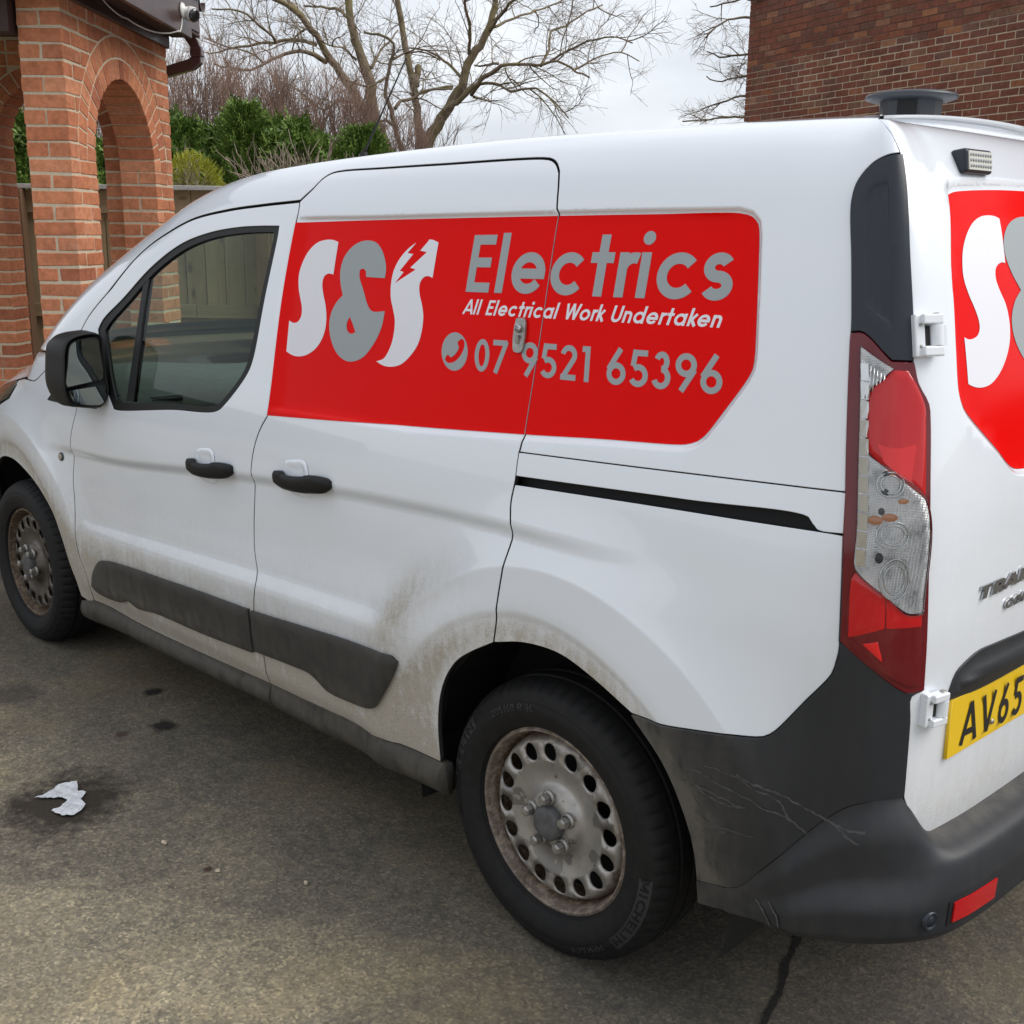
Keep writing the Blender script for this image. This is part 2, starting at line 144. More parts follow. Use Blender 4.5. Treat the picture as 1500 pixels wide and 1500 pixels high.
OUT={"red": [[-1.0292, 1.6163], [-0.6787, 1.6229], [-0.3432, 1.6277], [-0.1039, 1.6305], [0.1495, 1.6329], [0.3403, 1.6339], [0.3676, 1.6278], [0.3837, 1.6147], [0.391, 1.5946], [0.4117, 1.4945], [0.4295, 1.3888], [0.4301, 1.365], [0.4226, 1.3452], [0.3833, 1.2819], [0.3546, 1.239], [0.3379, 1.2244], [0.3138, 1.2157], [0.2837, 1.2117], [0.1121, 1.1997], [-0.093, 1.1822], [-0.4617, 1.1547], [-1.0322, 1.114]], "recess": [[-1.2, 1.6329], [-0.6789, 1.6359], [-0.3434, 1.6407], [-0.104, 1.6435], [0.1495, 1.6459], [0.3418, 1.6469], [0.3734, 1.6398], [0.3947, 1.6225], [0.4035, 1.5982], [0.4245, 1.4969], [0.4425, 1.39], [0.4432, 1.3628], [0.4343, 1.3394], [0.3942, 1.2749], [0.3644, 1.2303], [0.3446, 1.213], [0.3171, 1.203], [0.2853, 1.1989], [0.1134, 1.1868], [-0.0916, 1.1693], [-0.46, 1.1419], [-1.2, 1.1219]], "A": [[-2.2048, 1.2546], [-2.1474, 1.3121], [-1.9884, 1.4171], [-1.8452, 1.5064], [-1.7341, 1.5555], [-1.5744, 1.6068], [-1.3819, 1.6363], [-1.2047, 1.6501], [-1.0329, 1.6593]], "T": [[-1.0329, 1.6593], [-1.0088, 1.6721], [-0.9901, 1.6828], [-0.9701, 1.7005], [-0.9417, 1.7144], [-0.9021, 1.7196], [-0.7324, 1.7215], [-0.518, 1.7233], [-0.1836, 1.7247], [-0.1572, 1.721], [-0.1382, 1.7122], [-0.1243, 1.7001]], "C1": [[-0.1243, 1.7001], [-0.1126, 1.6779], [-0.1054, 1.6565], [-0.0997, 1.6333]], "C2": [[-0.0997, 1.6333], [-0.0877, 1.411], [-0.0927, 1.1814]], "C3": [[-0.0927, 1.1814], [-0.0904, 1.168], [-0.094, 1.1462]], "C4a": [[-0.094, 1.1462], [-0.0943, 1.1218], [-0.094, 1.0974]], "C4b": [[-0.094, 1.0974], [-0.0952, 1.08]], "C4c": [[-0.0952, 1.08], [-0.0996, 1.0416], [-0.0916, 0.983], [-0.1027, 0.909], [-0.1207, 0.8112], [-0.1247, 0.7238]], "B1": [[-1.0329, 1.6593], [-1.0264, 1.642], [-1.0292, 1.6163]], "B2": [[-1.0292, 1.6163], [-1.0272, 1.366], [-1.034, 1.1114]], "B3": [[-1.034, 1.1114], [-1.0532, 1.0873], [-1.0724, 1.0549], [-1.0898, 1.003], [-1.0954, 0.9665], [-1.0983, 0.9255], [-1.1042, 0.8852], [-1.1153, 0.7463], [-1.08, 0.6368], [-1.0897, 0.5867], [-1.0977, 0.5334], [-1.089, 0.4733], [-1.0724, 0.4253], [-1.081, 0.3282]], "F1": [[-2.2048, 1.2546], [-2.2237, 1.1209], [-2.1869, 0.9981]], "F2": [[-2.1869, 0.9981], [-2.2328, 0.9105], [-2.2515, 0.8602], [-2.2782, 0.7459], [-2.2701, 0.6743], [-2.2444, 0.5503], [-2.2269, 0.474], [-2.2047, 0.433], [-2.1893, 0.3799], [-2.201, 0.3093]], "S1": [[-2.201, 0.3093], [-1.8825, 0.2984], [-1.5486, 0.3053], [-1.3002, 0.3157], [-1.081, 0.3282]], "S2": [[-1.081, 0.3282], [-0.8001, 0.3372], [-0.4393, 0.3573], [-0.3228, 0.3604]], "R1": [[-0.3228, 0.3604], [-0.3171, 0.4672], [-0.3025, 0.5427], [-0.2794, 0.5965], [-0.2414, 0.6467], [-0.1977, 0.6804], [-0.1247, 0.7238]], "R2": [[-0.1247, 0.7238], [-0.0333, 0.7466], [0.0727, 0.7504], [0.1682, 0.7242], [0.2654, 0.6823]], "R3": [[0.2654, 0.6823], [0.3452, 0.6009], [0.3994, 0.4986], [0.4166, 0.4344], [0.4213, 0.3771]], "FA": [[-2.3342, 0.2767], [-2.3454, 0.3641], [-2.3697, 0.4592], [-2.4331, 0.5399], [-2.5274, 0.621], [-2.6446, 0.6735], [-2.7902, 0.702], [-2.9911, 0.682]], "K1": [[-0.094, 1.1462], [0.1968, 1.1597], [0.4676, 1.1721], [0.6582, 1.1788]], "K2": [[0.6582, 1.1788], [0.6602, 1.1114]], "K3": [[0.6602, 1.1114], [0.6104, 1.1106], [0.6001, 1.1194], [0.5909, 1.1289], [0.3318, 1.1195], [-0.094, 1.0974]], "Q1": [[-0.0952, 1.08], [0.2575, 1.0969], [0.608, 1.109], [0.6603, 1.1097]], "Q2": [[0.6603, 1.1097], [0.6695, 0.9317], [0.6698, 0.9137], [0.6668, 0.8934], [0.6607, 0.8685], [0.618, 0.8074], [0.5701, 0.7404], [0.5599, 0.7302], [0.5483, 0.7228], [0.5206, 0.7164], [0.4904, 0.7122]], "Q3": [[0.4904, 0.7122], [0.4205, 0.6986], [0.3387, 0.6846], [0.2654, 0.6823]], "L1": [[0.6582, 1.1788], [0.6552, 1.2144], [0.6383, 1.4383]], "L2": [[0.6383, 1.4383], [0.637, 1.4582], [0.62, 1.5573], [0.5985, 1.6517], [0.6051, 1.6715], [0.6415, 1.6898], [0.7021, 1.701], [0.7587, 1.7043]], "D1": [[0.7587, 1.7043], [0.7319, 1.7318], [0.6954, 1.7583], [0.6579, 1.7812]], "D2": [[0.7587, 1.7043], [0.764, 1.6754], [0.7658, 1.6624], [0.767, 1.5699], [0.7729, 1.4621], [0.7738, 1.3961]], "D3": [[0.7738, 1.3961], [0.7843, 1.3622], [0.8086, 1.3288], [0.812, 1.3045], [0.8137, 1.209], [0.8156, 1.1185], [0.8164, 1.0817], [0.8285, 0.8411]], "D4": [[0.8285, 0.8411], [0.8027, 0.8344], [0.8054, 0.7874], [0.8096, 0.6448]], "D5": [[0.8096, 0.6448], [0.8326, 0.5957], [0.8661, 0.5278]], "D6": [[0.8661, 0.5278], [0.9941, 0.521], [1.1309, 0.515], [1.2861, 0.5124]], "P1": [[0.6383, 1.4383], [0.6697, 1.4387], [0.7279, 1.3968]], "P2": [[0.7279, 1.3968], [0.7738, 1.3961]], "LB": [[0.8285, 0.8411], [0.7886, 0.8431], [0.7753, 0.8506], [0.6695, 0.9317]], "LI": [[0.6651, 1.4385], [0.6705, 1.3607], [0.6784, 1.2171], [0.6836, 1.1058], [0.6822, 1.0486], [0.6838, 0.9393], [0.7899, 0.8562], [0.8137, 0.855]], "redup": [[0.7313, 1.3828], [0.751, 1.382], [0.7582, 1.3831], [0.7751, 1.3623], [0.7958, 1.3243], [0.7979, 1.2962], [0.7996, 1.1751], [0.6962, 1.249], [0.693, 1.2576], [0.6895, 1.3181], [0.6905, 1.338], [0.6961, 1.3526], [0.7148, 1.368]], "clear": [[0.6674, 1.4178], [0.7312, 1.3849], [0.7146, 1.3701], [0.6947, 1.3536], [0.6892, 1.3379], [0.6882, 1.318], [0.6917, 1.2574], [0.695, 1.2472], [0.7996, 1.1728], [0.804, 0.9839], [0.777, 0.9867], [0.7661, 0.9921], [0.6874, 1.0563], [0.6844, 1.065], [0.6851, 1.1173], [0.6806, 1.2218], [0.6749, 1.3301]], "redlow": [[0.6827, 1.0418], [0.6878, 1.0517], [0.7351, 1.0174], [0.7664, 0.9874], [0.7773, 0.9825], [0.8027, 0.9811], [0.8137, 0.855], [0.7899, 0.8562], [0.6839, 0.9381]], "redlowA": [[0.6827, 1.0418], [0.6878, 1.0517], [0.7351, 1.0174], [0.7366, 0.9628], [0.6836, 0.9416]], "redlowB": [[0.7364, 1.0163], [0.7664, 0.9874], [0.7773, 0.9825], [0.8027, 0.9811], [0.8029, 0.9615], [0.7389, 0.9628]], "redlowC": [[0.7053, 0.9344], [0.7279, 0.9402], [0.7377, 0.9046]], "pillarcrease": [[0.7158, 1.6971], [0.7221, 1.6462], [0.7279, 1.5538], [0.7316, 1.4618], [0.7334, 1.3969]], "pillarin": [[0.713, 1.6734], [0.667, 1.6698], [0.6453, 1.6627], [0.6422, 1.649], [0.6666, 1.4875], [0.6742, 1.4808], [0.7034, 1.4633], [0.7282, 1.4525]], "win": [[-1.1004, 1.6091], [-1.1979, 1.6088], [-1.3069, 1.6048], [-1.4546, 1.589], [-1.6056, 1.5543], [-1.757, 1.4855], [-1.9154, 1.3829], [-2.0432, 1.3071], [-2.0717, 1.2745], [-2.039, 1.193], [-1.9903, 1.1093], [-1.9111, 1.0299], [-1.8711, 1.0301], [-1.5443, 1.0696], [-1.2886, 1.0949], [-1.2458, 1.1207], [-1.1498, 1.2148], [-1.1297, 1.2578], [-1.11, 1.4118], [-1.0973, 1.5824]], "winglass": [[-1.1255, 1.5929], [-1.1952, 1.5924], [-1.3007, 1.5881], [-1.4482, 1.5718], [-1.5839, 1.5388], [-1.7349, 1.471], [-1.8845, 1.3716], [-2.0011, 1.2965], [-2.026, 1.2731], [-1.99, 1.197], [-1.9421, 1.114], [-1.9051, 1.0611], [-1.848, 1.0587], [-1.5469, 1.0876], [-1.3023, 1.1107], [-1.2629, 1.1341], [-1.1768, 1.2187], [-1.158, 1.2629], [-1.1364, 1.4106], [-1.1234, 1.5732]], "divider": [[-1.7683, 1.4803], [-1.8039, 1.4545], [-1.8351, 1.0666], [-1.7896, 1.0694]], "S_a": [[-0.834, 1.5679], [-0.8594, 1.573], [-0.8934, 1.5721], [-0.9257, 1.5642], [-0.9543, 1.5436], [-0.9722, 1.5153], [-0.9791, 1.4845], [-0.9707, 1.449], [-0.9567, 1.4241], [-0.9431, 1.3992], [-0.9417, 1.3789], [-0.9536, 1.3639], [-0.9757, 1.3605], [-0.9907, 1.3658], [-0.9877, 1.2857], [-0.968, 1.2795], [-0.9355, 1.2769], [-0.8965, 1.2841], [-0.8607, 1.3031], [-0.8396, 1.3273], [-0.8301, 1.3554], [-0.8326, 1.3851], [-0.8441, 1.4143], [-0.8605, 1.4409], [-0.8708, 1.4654], [-0.8672, 1.483], [-0.8504, 1.49], [-0.8303, 1.4882]], "amp": [[-0.6235, 1.4862], [-0.6966, 1.4866], [-0.7013, 1.5003], [-0.7149, 1.5062], [-0.7257, 1.502], [-0.7231, 1.4877], [-0.7017, 1.4597], [-0.6571, 1.4093], [-0.6033, 1.4097], [-0.6064, 1.3743], [-0.6192, 1.3452], [-0.6373, 1.3201], [-0.6639, 1.2964], [-0.7013, 1.2832], [-0.734, 1.2834], [-0.7699, 1.2977], [-0.7995, 1.3276], [-0.8152, 1.3613], [-0.8153, 1.391], [-0.8011, 1.4189], [-0.7774, 1.4396], [-0.7959, 1.4706], [-0.8043, 1.4998], [-0.7991, 1.5292], [-0.7781, 1.554], [-0.7463, 1.5689], [-0.7118, 1.5732], [-0.6786, 1.5674], [-0.6512, 1.5489], [-0.632, 1.5235], [-0.6243, 1.5049]], "amph": [[-0.7359, 1.3891], [-0.7445, 1.373], [-0.7391, 1.3563], [-0.7229, 1.3491], [-0.7053, 1.3537], [-0.7198, 1.3721]], "S_b": [[-0.4543, 1.5716], [-0.479, 1.5776], [-0.5033, 1.5764], [-0.5301, 1.5707], [-0.5609, 1.5528], [-0.5833, 1.5293], [-0.596, 1.5011], [-0.5959, 1.4685], [-0.5885, 1.4409], [-0.5727, 1.4137], [-0.5613, 1.3911], [-0.5583, 1.368], [-0.5599, 1.3446], [-0.5685, 1.3206], [-0.5834, 1.3006], [-0.6106, 1.2913], [-0.5839, 1.2841], [-0.5536, 1.2834], [-0.5182, 1.292], [-0.4896, 1.3129], [-0.4669, 1.3421], [-0.4597, 1.3744], [-0.462, 1.406], [-0.4734, 1.4325], [-0.4882, 1.4568], [-0.4928, 1.4793], [-0.4824, 1.4932], [-0.4656, 1.496], [-0.452, 1.492]], "bolt": [[-0.5274, 1.5853], [-0.5304, 1.5716], [-0.5566, 1.546], [-0.535, 1.5441], [-0.5725, 1.505], [-0.5577, 1.5023], [-0.5829, 1.476], [-0.5162, 1.5094], [-0.5367, 1.513], [-0.4881, 1.5495], [-0.5123, 1.5523], [-0.49, 1.5743], [-0.4864, 1.5856]], "tx1": [[-0.334, 1.4663], [0.3315, 1.4777], [-0.342, 1.589]], "tx2": [[-0.3321, 1.4184], [0.3465, 1.4305], [-0.3311, 1.4504]], "tx3": [[-0.2702, 1.2989], [0.3746, 1.3128], [-0.2778, 1.3685]], "phone": [[-0.3316, 1.2934], [-0.383, 1.3326], [-0.3473, 1.3768], [-0.2981, 1.3392]], "phicon": [[-0.3216, 1.3645], [-0.3128, 1.3599], [-0.3109, 1.3448], [-0.3203, 1.3265], [-0.3373, 1.3128], [-0.3567, 1.3094], [-0.3681, 1.316], [-0.3604, 1.3277], [-0.3505, 1.3219], [-0.3346, 1.332], [-0.3275, 1.3457], [-0.3341, 1.3553]], "rear_red": [[0.9755, 1.662], [1.0035, 1.6656], [1.0631, 1.6685], [1.1903, 1.672], [1.2858, 1.6738], [1.1255, 1.189], [1.0981, 1.1936], [1.0748, 1.2054], [1.0412, 1.2305], [0.9254, 1.3129], [0.9129, 1.3304], [0.9056, 1.3506], [0.9047, 1.4162], [0.9092, 1.4811], [0.9166, 1.5459]], "rear_S": [[1.1526, 1.6316], [1.138, 1.6352], [1.1119, 1.6364], [1.0792, 1.633], [1.0398, 1.6205], [1.0024, 1.5984], [0.9782, 1.5752], [0.9658, 1.5522], [0.9619, 1.5292], [0.972, 1.5027], [0.9879, 1.4792], [0.9977, 1.4589], [0.9982, 1.4456], [0.9882, 1.4342], [0.9652, 1.4285], [0.9507, 1.4291], [0.9389, 1.4328], [0.9416, 1.355], [0.9601, 1.3495], [0.9845, 1.3462], [1.0216, 1.3498], [1.0583, 1.3662], [1.0903, 1.3935], [1.1091, 1.4237], [1.1135, 1.4547], [1.1078, 1.4826], [1.0921, 1.507], [1.0843, 1.5276], [1.0892, 1.5429], [1.1069, 1.553], [1.1235, 1.5553], [1.1322, 1.5539]], "rear_amp": [[1.2448, 1.6362], [1.2041, 1.6142], [1.1688, 1.5823], [1.1562, 1.5544], [1.1596, 1.53], [1.1725, 1.5105], [1.1461, 1.4919], [1.1303, 1.4645], [1.1248, 1.4369], [1.1321, 1.405], [1.1441, 1.3885]], "moldF": [[-2.0368, 0.5018], [-1.5248, 0.5402], [-1.1125, 0.5585], [-1.1131, 0.5086], [-1.1151, 0.4236], [-1.3989, 0.4058], [-1.6842, 0.3974], [-1.819, 0.382], [-1.8788, 0.3914], [-1.9462, 0.3718], [-2.1197, 0.3651], [-2.1549, 0.3825], [-2.1258, 0.4373], [-2.0817, 0.4795]], "moldR": [[-1.0966, 0.5584], [-0.8011, 0.5813], [-0.5137, 0.6018], [-0.457, 0.6043], [-0.439, 0.5914], [-0.4457, 0.5717], [-0.5101, 0.4717], [-0.5294, 0.4493], [-0.5668, 0.4335], [-0.7081, 0.4133], [-0.7645, 0.4173], [-0.7952, 0.4318], [-0.8347, 0.4439], [-0.9132, 0.4427], [-1.1024, 0.4315], [-1.1053, 0.4793]], "sillT": [[-2.3342, 0.2767], [-2.201, 0.3093], [-1.8825, 0.2984], [-1.5486, 0.3053], [-1.3002, 0.3157], [-1.081, 0.3282], [-0.8001, 0.3372], [-0.4393, 0.3573], [-0.3228, 0.3604]], "sillB": [[-2.3722, 0.2016], [-1.9597, 0.2245], [-1.5845, 0.233], [-1.1367, 0.2496], [-0.8396, 0.2477], [-0.4672, 0.2655], [-0.3363, 0.2706]], "hF": [[-1.4485, 0.9351], [-1.4374, 0.9424], [-1.3984, 0.9474], [-1.3918, 0.939], [-1.2941, 0.9504], [-1.279, 0.9575], [-1.2153, 0.961], [-1.2018, 0.955], [-1.2013, 0.9323], [-1.2128, 0.9244], [-1.3289, 0.9079], [-1.4244, 0.9012], [-1.4456, 0.9079]], "hR": [[-0.9956, 0.9675], [-0.988, 0.9748], [-0.9481, 0.9802], [-0.9385, 0.9726], [-0.8471, 0.9829], [-0.8251, 0.9913], [-0.7587, 0.9937], [-0.7436, 0.986], [-0.7435, 0.9655], [-0.7565, 0.9566], [-0.8124, 0.9477], [-0.9421, 0.9352], [-0.9927, 0.938], [-0.9962, 0.9487]], "hFs": [[-1.3905, 0.9385], [-1.3884, 0.9689], [-1.3711, 0.9786], [-1.3086, 0.9873], [-1.2909, 0.9809], [-1.2841, 0.9607], [-1.2859, 0.9155], [-1.3105, 0.8837], [-1.3424, 0.8802], [-1.3842, 0.8856], [-1.3969, 0.8959]], "hRs": [[-0.938, 0.9733], [-0.9366, 1.0022], [-0.924, 1.0101], [-0.8503, 1.0208], [-0.8372, 1.0154], [-0.828, 0.9962], [-0.8222, 0.9476], [-0.8422, 0.9239], [-0.8863, 0.9178], [-0.9212, 0.9228], [-0.938, 0.9327]], "bseam": [[0.8096, 0.6448], [0.7559, 0.6477], [0.7118, 0.6357], [0.6746, 0.6035], [0.641, 0.5661], [0.5416, 0.4353], [0.5305, 0.4198], [0.5178, 0.408], [0.4822, 0.3906], [0.4213, 0.3771]], "trimplate": [[0.8989, 0.8118], [0.904, 0.8285], [0.9181, 0.8546], [0.95, 0.8702], [0.9866, 0.8797], [1.0542, 0.8795], [1.1667, 0.8757]], "badge1": [[0.963, 0.9773], [1.1451, 0.9694], [0.9575, 0.9956]], "lightbar": [[1.0376, 1.7074], [1.1823, 1.7185], [1.1586, 1.6913], [1.0229, 1.6828]], "mirror": {"rim": [[-0.1189, 1.1071], [-0.114, 1.1779], [-0.1086, 1.2231], [-0.0988, 1.2476], [-0.0799, 1.2624], [-0.0316, 1.2732], [-0.003, 1.2699], [0.0096, 1.26], [0.0128, 1.1923], [0.0167, 1.1334], [0.0201, 1.0906], [0.0153, 1.0673], [0.0012, 1.0448], [-0.0118, 1.037], [-0.0602, 1.0401], [-0.1003, 1.047], [-0.1125, 1.0719]], "g1": [[-0.1132, 1.1182], [-0.1047, 1.1773], [-0.0955, 1.2315], [-0.0861, 1.2446], [-0.0184, 1.258], [-0.0102, 1.2552], [-0.0048, 1.2167], [0.0012, 1.1393], [-0.0034, 1.1267], [-0.0196, 1.1233], [-0.1094, 1.1086]], "g2": [[-0.1059, 1.0933], [-0.0986, 1.0961], [0.0011, 1.1068], [0.0084, 1.0892], [0.003, 1.0684], [-0.0059, 1.049], [-0.0161, 1.0441], [-0.0877, 1.0561], [-0.1027, 1.0756]]}, "streaks": [[[0.391, 0.614], [0.428, 0.621], [0.467, 0.611], [0.505, 0.606], [0.536, 0.602], [0.559, 0.594], [0.587, 0.589], [0.607, 0.585], [0.625, 0.574], [0.641, 0.565]], [[0.442, 0.638], [0.485, 0.639], [0.515, 0.636], [0.544, 0.623], [0.577, 0.619], [0.594, 0.606], [0.605, 0.587], [0.616, 0.581]], [[0.508, 0.642], [0.548, 0.633], [0.592, 0.627], [0.625, 0.616], [0.659, 0.605], [0.673, 0.601], [0.696, 0.591], [0.721, 0.575], [0.74, 0.565]], [[0.673, 0.601], [0.707, 0.593], [0.739, 0.592], [0.746, 0.569], [0.752, 0.536], [0.754, 0.498]], [[0.406, 0.588], [0.443, 0.588], [0.482, 0.584], [0.51, 0.58], [0.53, 0.582]], [[0.436, 0.526], [0.469, 0.521], [0.507, 0.524], [0.55, 0.528]], [[0.436, 0.495], [0.464, 0.508], [0.491, 0.514]], [[0.759, 0.46], [0.753, 0.432], [0.743, 0.398], [0.741, 0.364]], [[0.556, 0.402], [0.575, 0.39], [0.594, 0.365]], [[0.583, 0.412], [0.604, 0.398], [0.611, 0.373]], [[0.42, 0.529], [0.441, 0.533]], [[0.422, 0.562], [0.433, 0.547]], [[0.441, 0.45], [0.462, 0.459]], [[0.388, 0.587], [0.418, 0.593], [0.449, 0.578], [0.482, 0.574], [0.519, 0.577]]], "l_am1": [0.7138, 1.1407], "l_am2": [0.7393, 1.1477], "l_gb": [0.722, 1.0784], "l_bowl": [0.7312, 1.0426], "l_d1": [0.7264, 1.2083], "l_d2": [0.7255, 1.1805]}

TREES={"A":[[[[-14.11,11.01,2.87],[-14.12,11.01,3.0],[-14.21,10.92,3.33],[-14.27,10.86,3.58],[-14.3,10.83,3.99],[-14.34,10.79,4.18],[-14.42,10.71,4.56],[-14.5,10.63,4.93],[-14.54,10.59,5.33],[-14.57,10.56,5.6],[-14.57,10.56,5.93]],0.164,0.049],[[[-14.3,10.82,3.45],[-14.28,10.72,3.54],[-14.31,10.54,3.81],[-14.37,10.35,4.08],[-14.45,10.14,4.34],[-14.49,9.97,4.6],[-14.52,9.8,4.82],[-14.61,9.57,5.04],[-14.73,9.32,5.17],[-14.83,9.09,5.27],[-14.96,8.82,5.39]],0.091,0.03],[[[-14.96,10.18,4.83],[-15.33,10.26,5.1],[-15.73,10.31,5.37],[-16.09,10.4,5.59],[-16.46,10.49,5.88]],0.049,0.024],[[[-14.81,10.32,4.36],[-14.81,10.03,4.47],[-14.87,9.68,4.45],[-14.88,9.38,4.34],[-14.85,9.13,4.21],[-14.83,8.85,4.09],[-14.88,8.52,4.09],[-14.87,8.23,4.12]],0.043,0.015],[[[-14.93,10.21,4.64],[-15.37,10.08,4.74],[-15.78,9.99,4.74],[-16.24,9.85,4.72],[-16.73,9.68,4.68],[-17.2,9.53,4.63]],0.039,0.013],[[[-15.4,9.74,4.66],[-15.33,9.58,4.76],[-15.28,9.4,4.83],[-15.28,9.18,4.98],[-15.32,8.91,5.05],[-15.43,8.58,5.02]],0.026,0.012],[[[-14.51,10.62,4.99],[-14.83,10.81,5.11],[-15.26,10.89,5.32],[-15.73,10.93,5.41],[-16.25,10.92,5.49]],0.033,0.018],[[[-14.49,10.64,3.74],[-14.4,10.28,3.72],[-14.33,9.9,3.55],[-14.2,9.57,3.58],[-14.14,9.18,3.47]],0.027,0.012],[[[-14.28,10.85,4.28],[-14.41,11.06,4.47],[-14.52,11.28,4.66],[-14.61,11.53,4.83],[-14.7,11.78,5.03]],0.03,0.012],[[[-15.02,10.12,4.89],[-15.29,10.07,4.79],[-15.48,10.11,4.59]],0.021,0.012],[[[-15.55,9.59,4.32],[-15.74,9.56,4.46],[-16.01,9.47,4.57],[-16.33,9.32,4.65],[-16.67,9.15,4.79]],0.018,0.01],[[[-14.46,10.67,4.4],[-14.34,10.34,4.54],[-14.24,9.99,4.52],[-14.09,9.68,4.56]],0.018,0.01]],"B":[[[[-12.76,10.25,2.72],[-12.79,10.22,2.9],[-12.85,10.15,3.26],[-12.87,10.13,3.44],[-12.96,10.05,3.7],[-12.94,10.06,3.85],[-12.89,10.12,4.11],[-12.84,10.16,4.34],[-12.95,10.06,4.54],[-13.17,9.84,4.59]],0.062,0.017],[[[-12.84,10.17,3.49],[-12.94,10.35,3.61],[-12.96,10.61,3.69],[-12.93,10.92,3.84],[-12.8,11.33,3.89]],0.031,0.017],[[[-12.85,10.15,3.24],[-12.77,9.93,3.3],[-12.71,9.69,3.26],[-12.8,9.3,3.24]],0.028,0.011],[[[-12.86,10.14,4.2],[-12.9,10.41,4.32],[-12.84,10.77,4.38],[-12.82,11.09,4.29]],0.02,0.011],[[[-12.91,10.09,3.96],[-12.9,9.73,3.78],[-12.84,9.42,3.78],[-12.79,9.09,3.85]],0.022,0.011]],"C":[[[[-14.07,11.77,2.85],[-14.08,11.75,3.05],[-14.12,11.71,3.51],[-14.16,11.67,4.0],[-14.21,11.62,4.38],[-14.26,11.57,4.7],[-14.31,11.53,5.02],[-14.33,11.5,5.34],[-14.35,11.48,5.62],[-14.36,11.47,5.93]],0.093,0.044],[[[-14.14,11.69,4.06],[-14.22,11.84,4.41]],0.068,0.05],[[[-14.04,11.79,2.95],[-14.0,11.83,3.11],[-13.89,11.94,3.41],[-13.74,12.09,3.74],[-13.59,12.23,4.04],[-13.53,12.29,4.29],[-13.44,12.39,4.58],[-13.27,12.55,4.91],[-13.21,12.62,5.23],[-13.18,12.64,5.45],[-13.15,12.67,5.66],[-13.11,12.71,5.98]],0.112,0.044],[[[-13.91,11.92,3.39],[-13.68,11.99,3.72],[-13.46,12.05,3.78],[-13.24,12.11,3.95],[-12.95,12.25,4.2],[-12.68,12.35,4.34],[-12.36,12.51,4.35],[-12.07,12.64,4.3],[-11.83,12.72,4.38],[-11.54,12.85,4.21],[-11.28,12.95,4.09]],0.056,0.015],[[[-12.62,13.2,4.41],[-12.68,13.45,4.7],[-12.81,13.64,5.03],[-12.77,14.0,5.18],[-12.67,14.42,5.45],[-12.62,14.78,5.6]],0.028,0.012],[[[-12.5,13.32,4.49],[-12.04,13.27,4.62],[-11.53,13.26,4.71],[-11.04,13.25,4.72],[-10.6,13.18,4.57]],0.022,0.011],[[[-12.22,13.6,4.35],[-12.24,13.86,4.45],[-12.18,14.2,4.63],[-12.03,14.63,4.73],[-11.93,15.01,4.62]],0.019,0.01],[[[-13.46,12.36,3.92],[-13.25,12.38,4.09],[-12.93,12.5,4.08],[-12.67,12.57,3.92],[-12.49,12.55,3.96],[-12.18,12.67,3.96],[-11.87,12.78,3.74],[-11.62,12.84,3.48]],0.031,0.011],[[[-13.19,12.63,5.02],[-13.28,13.05,5.19],[-13.28,13.55,5.37],[-13.31,14.04,5.55],[-13.26,14.59,5.77]],0.028,0.012],[[[-13.24,12.58,4.95],[-12.85,12.52,5.21],[-12.5,12.42,5.33],[-12.12,12.35,5.48]],0.037,0.019],[[[-13.43,12.39,3.9],[-13.41,12.64,3.87],[-13.37,12.9,3.87]],0.025,0.012],[[[-13.56,12.27,4.18],[-13.98,12.3,4.47],[-14.39,12.35,4.67],[-14.94,12.25,4.82],[-15.45,12.19,4.75]],0.031,0.012],[[[-13.49,12.34,4.58],[-13.28,12.17,4.97],[-13.15,11.92,5.24],[-12.93,11.76,5.5]],0.031,0.019],[[[-13.05,12.77,4.37],[-13.11,12.94,4.21],[-13.1,13.17,4.04]],0.016,0.01],[[[-13.68,12.14,4.06],[-13.81,11.79,4.0],[-13.88,11.49,3.87],[-13.84,11.31,3.78]],0.028,0.016],[[[-13.13,12.69,4.44],[-13.55,12.61,4.43],[-13.77,12.73,4.48]],0.025,0.012]],"D":[[[[-10.54,18.79,2.76],[-10.72,18.6,4.52],[-10.89,18.43,5.98],[-10.99,18.34,6.93]],0.112,0.049],[[[-10.75,18.58,4.65],[-11.28,18.22,4.96],[-11.72,17.95,5.04],[-12.05,17.79,5.0],[-12.37,17.64,5.12]],0.042,0.013],[[[-10.81,18.52,5.26],[-11.18,17.87,5.58],[-11.43,17.34,5.6],[-11.62,16.87,5.4],[-11.64,16.57,5.17]],0.042,0.013],[[[-10.7,18.63,4.03],[-11.22,18.23,4.15],[-11.69,17.87,4.28],[-12.01,17.66,4.14],[-12.31,17.48,4.04]],0.042,0.013],[[[-10.63,18.69,3.65],[-11.09,18.07,3.82],[-11.4,17.59,3.85],[-11.7,17.13,3.8],[-12.09,16.57,3.73]],0.035,0.013],[[[-10.87,18.46,5.86],[-11.54,18.25,6.16],[-12.13,18.11,6.06],[-12.65,18.05,6.02]],0.035,0.013],[[[-10.74,18.59,4.4],[-11.3,18.31,4.6],[-11.84,18.06,4.66],[-12.29,17.9,4.58],[-12.55,17.91,4.71]],0.035,0.011]]}
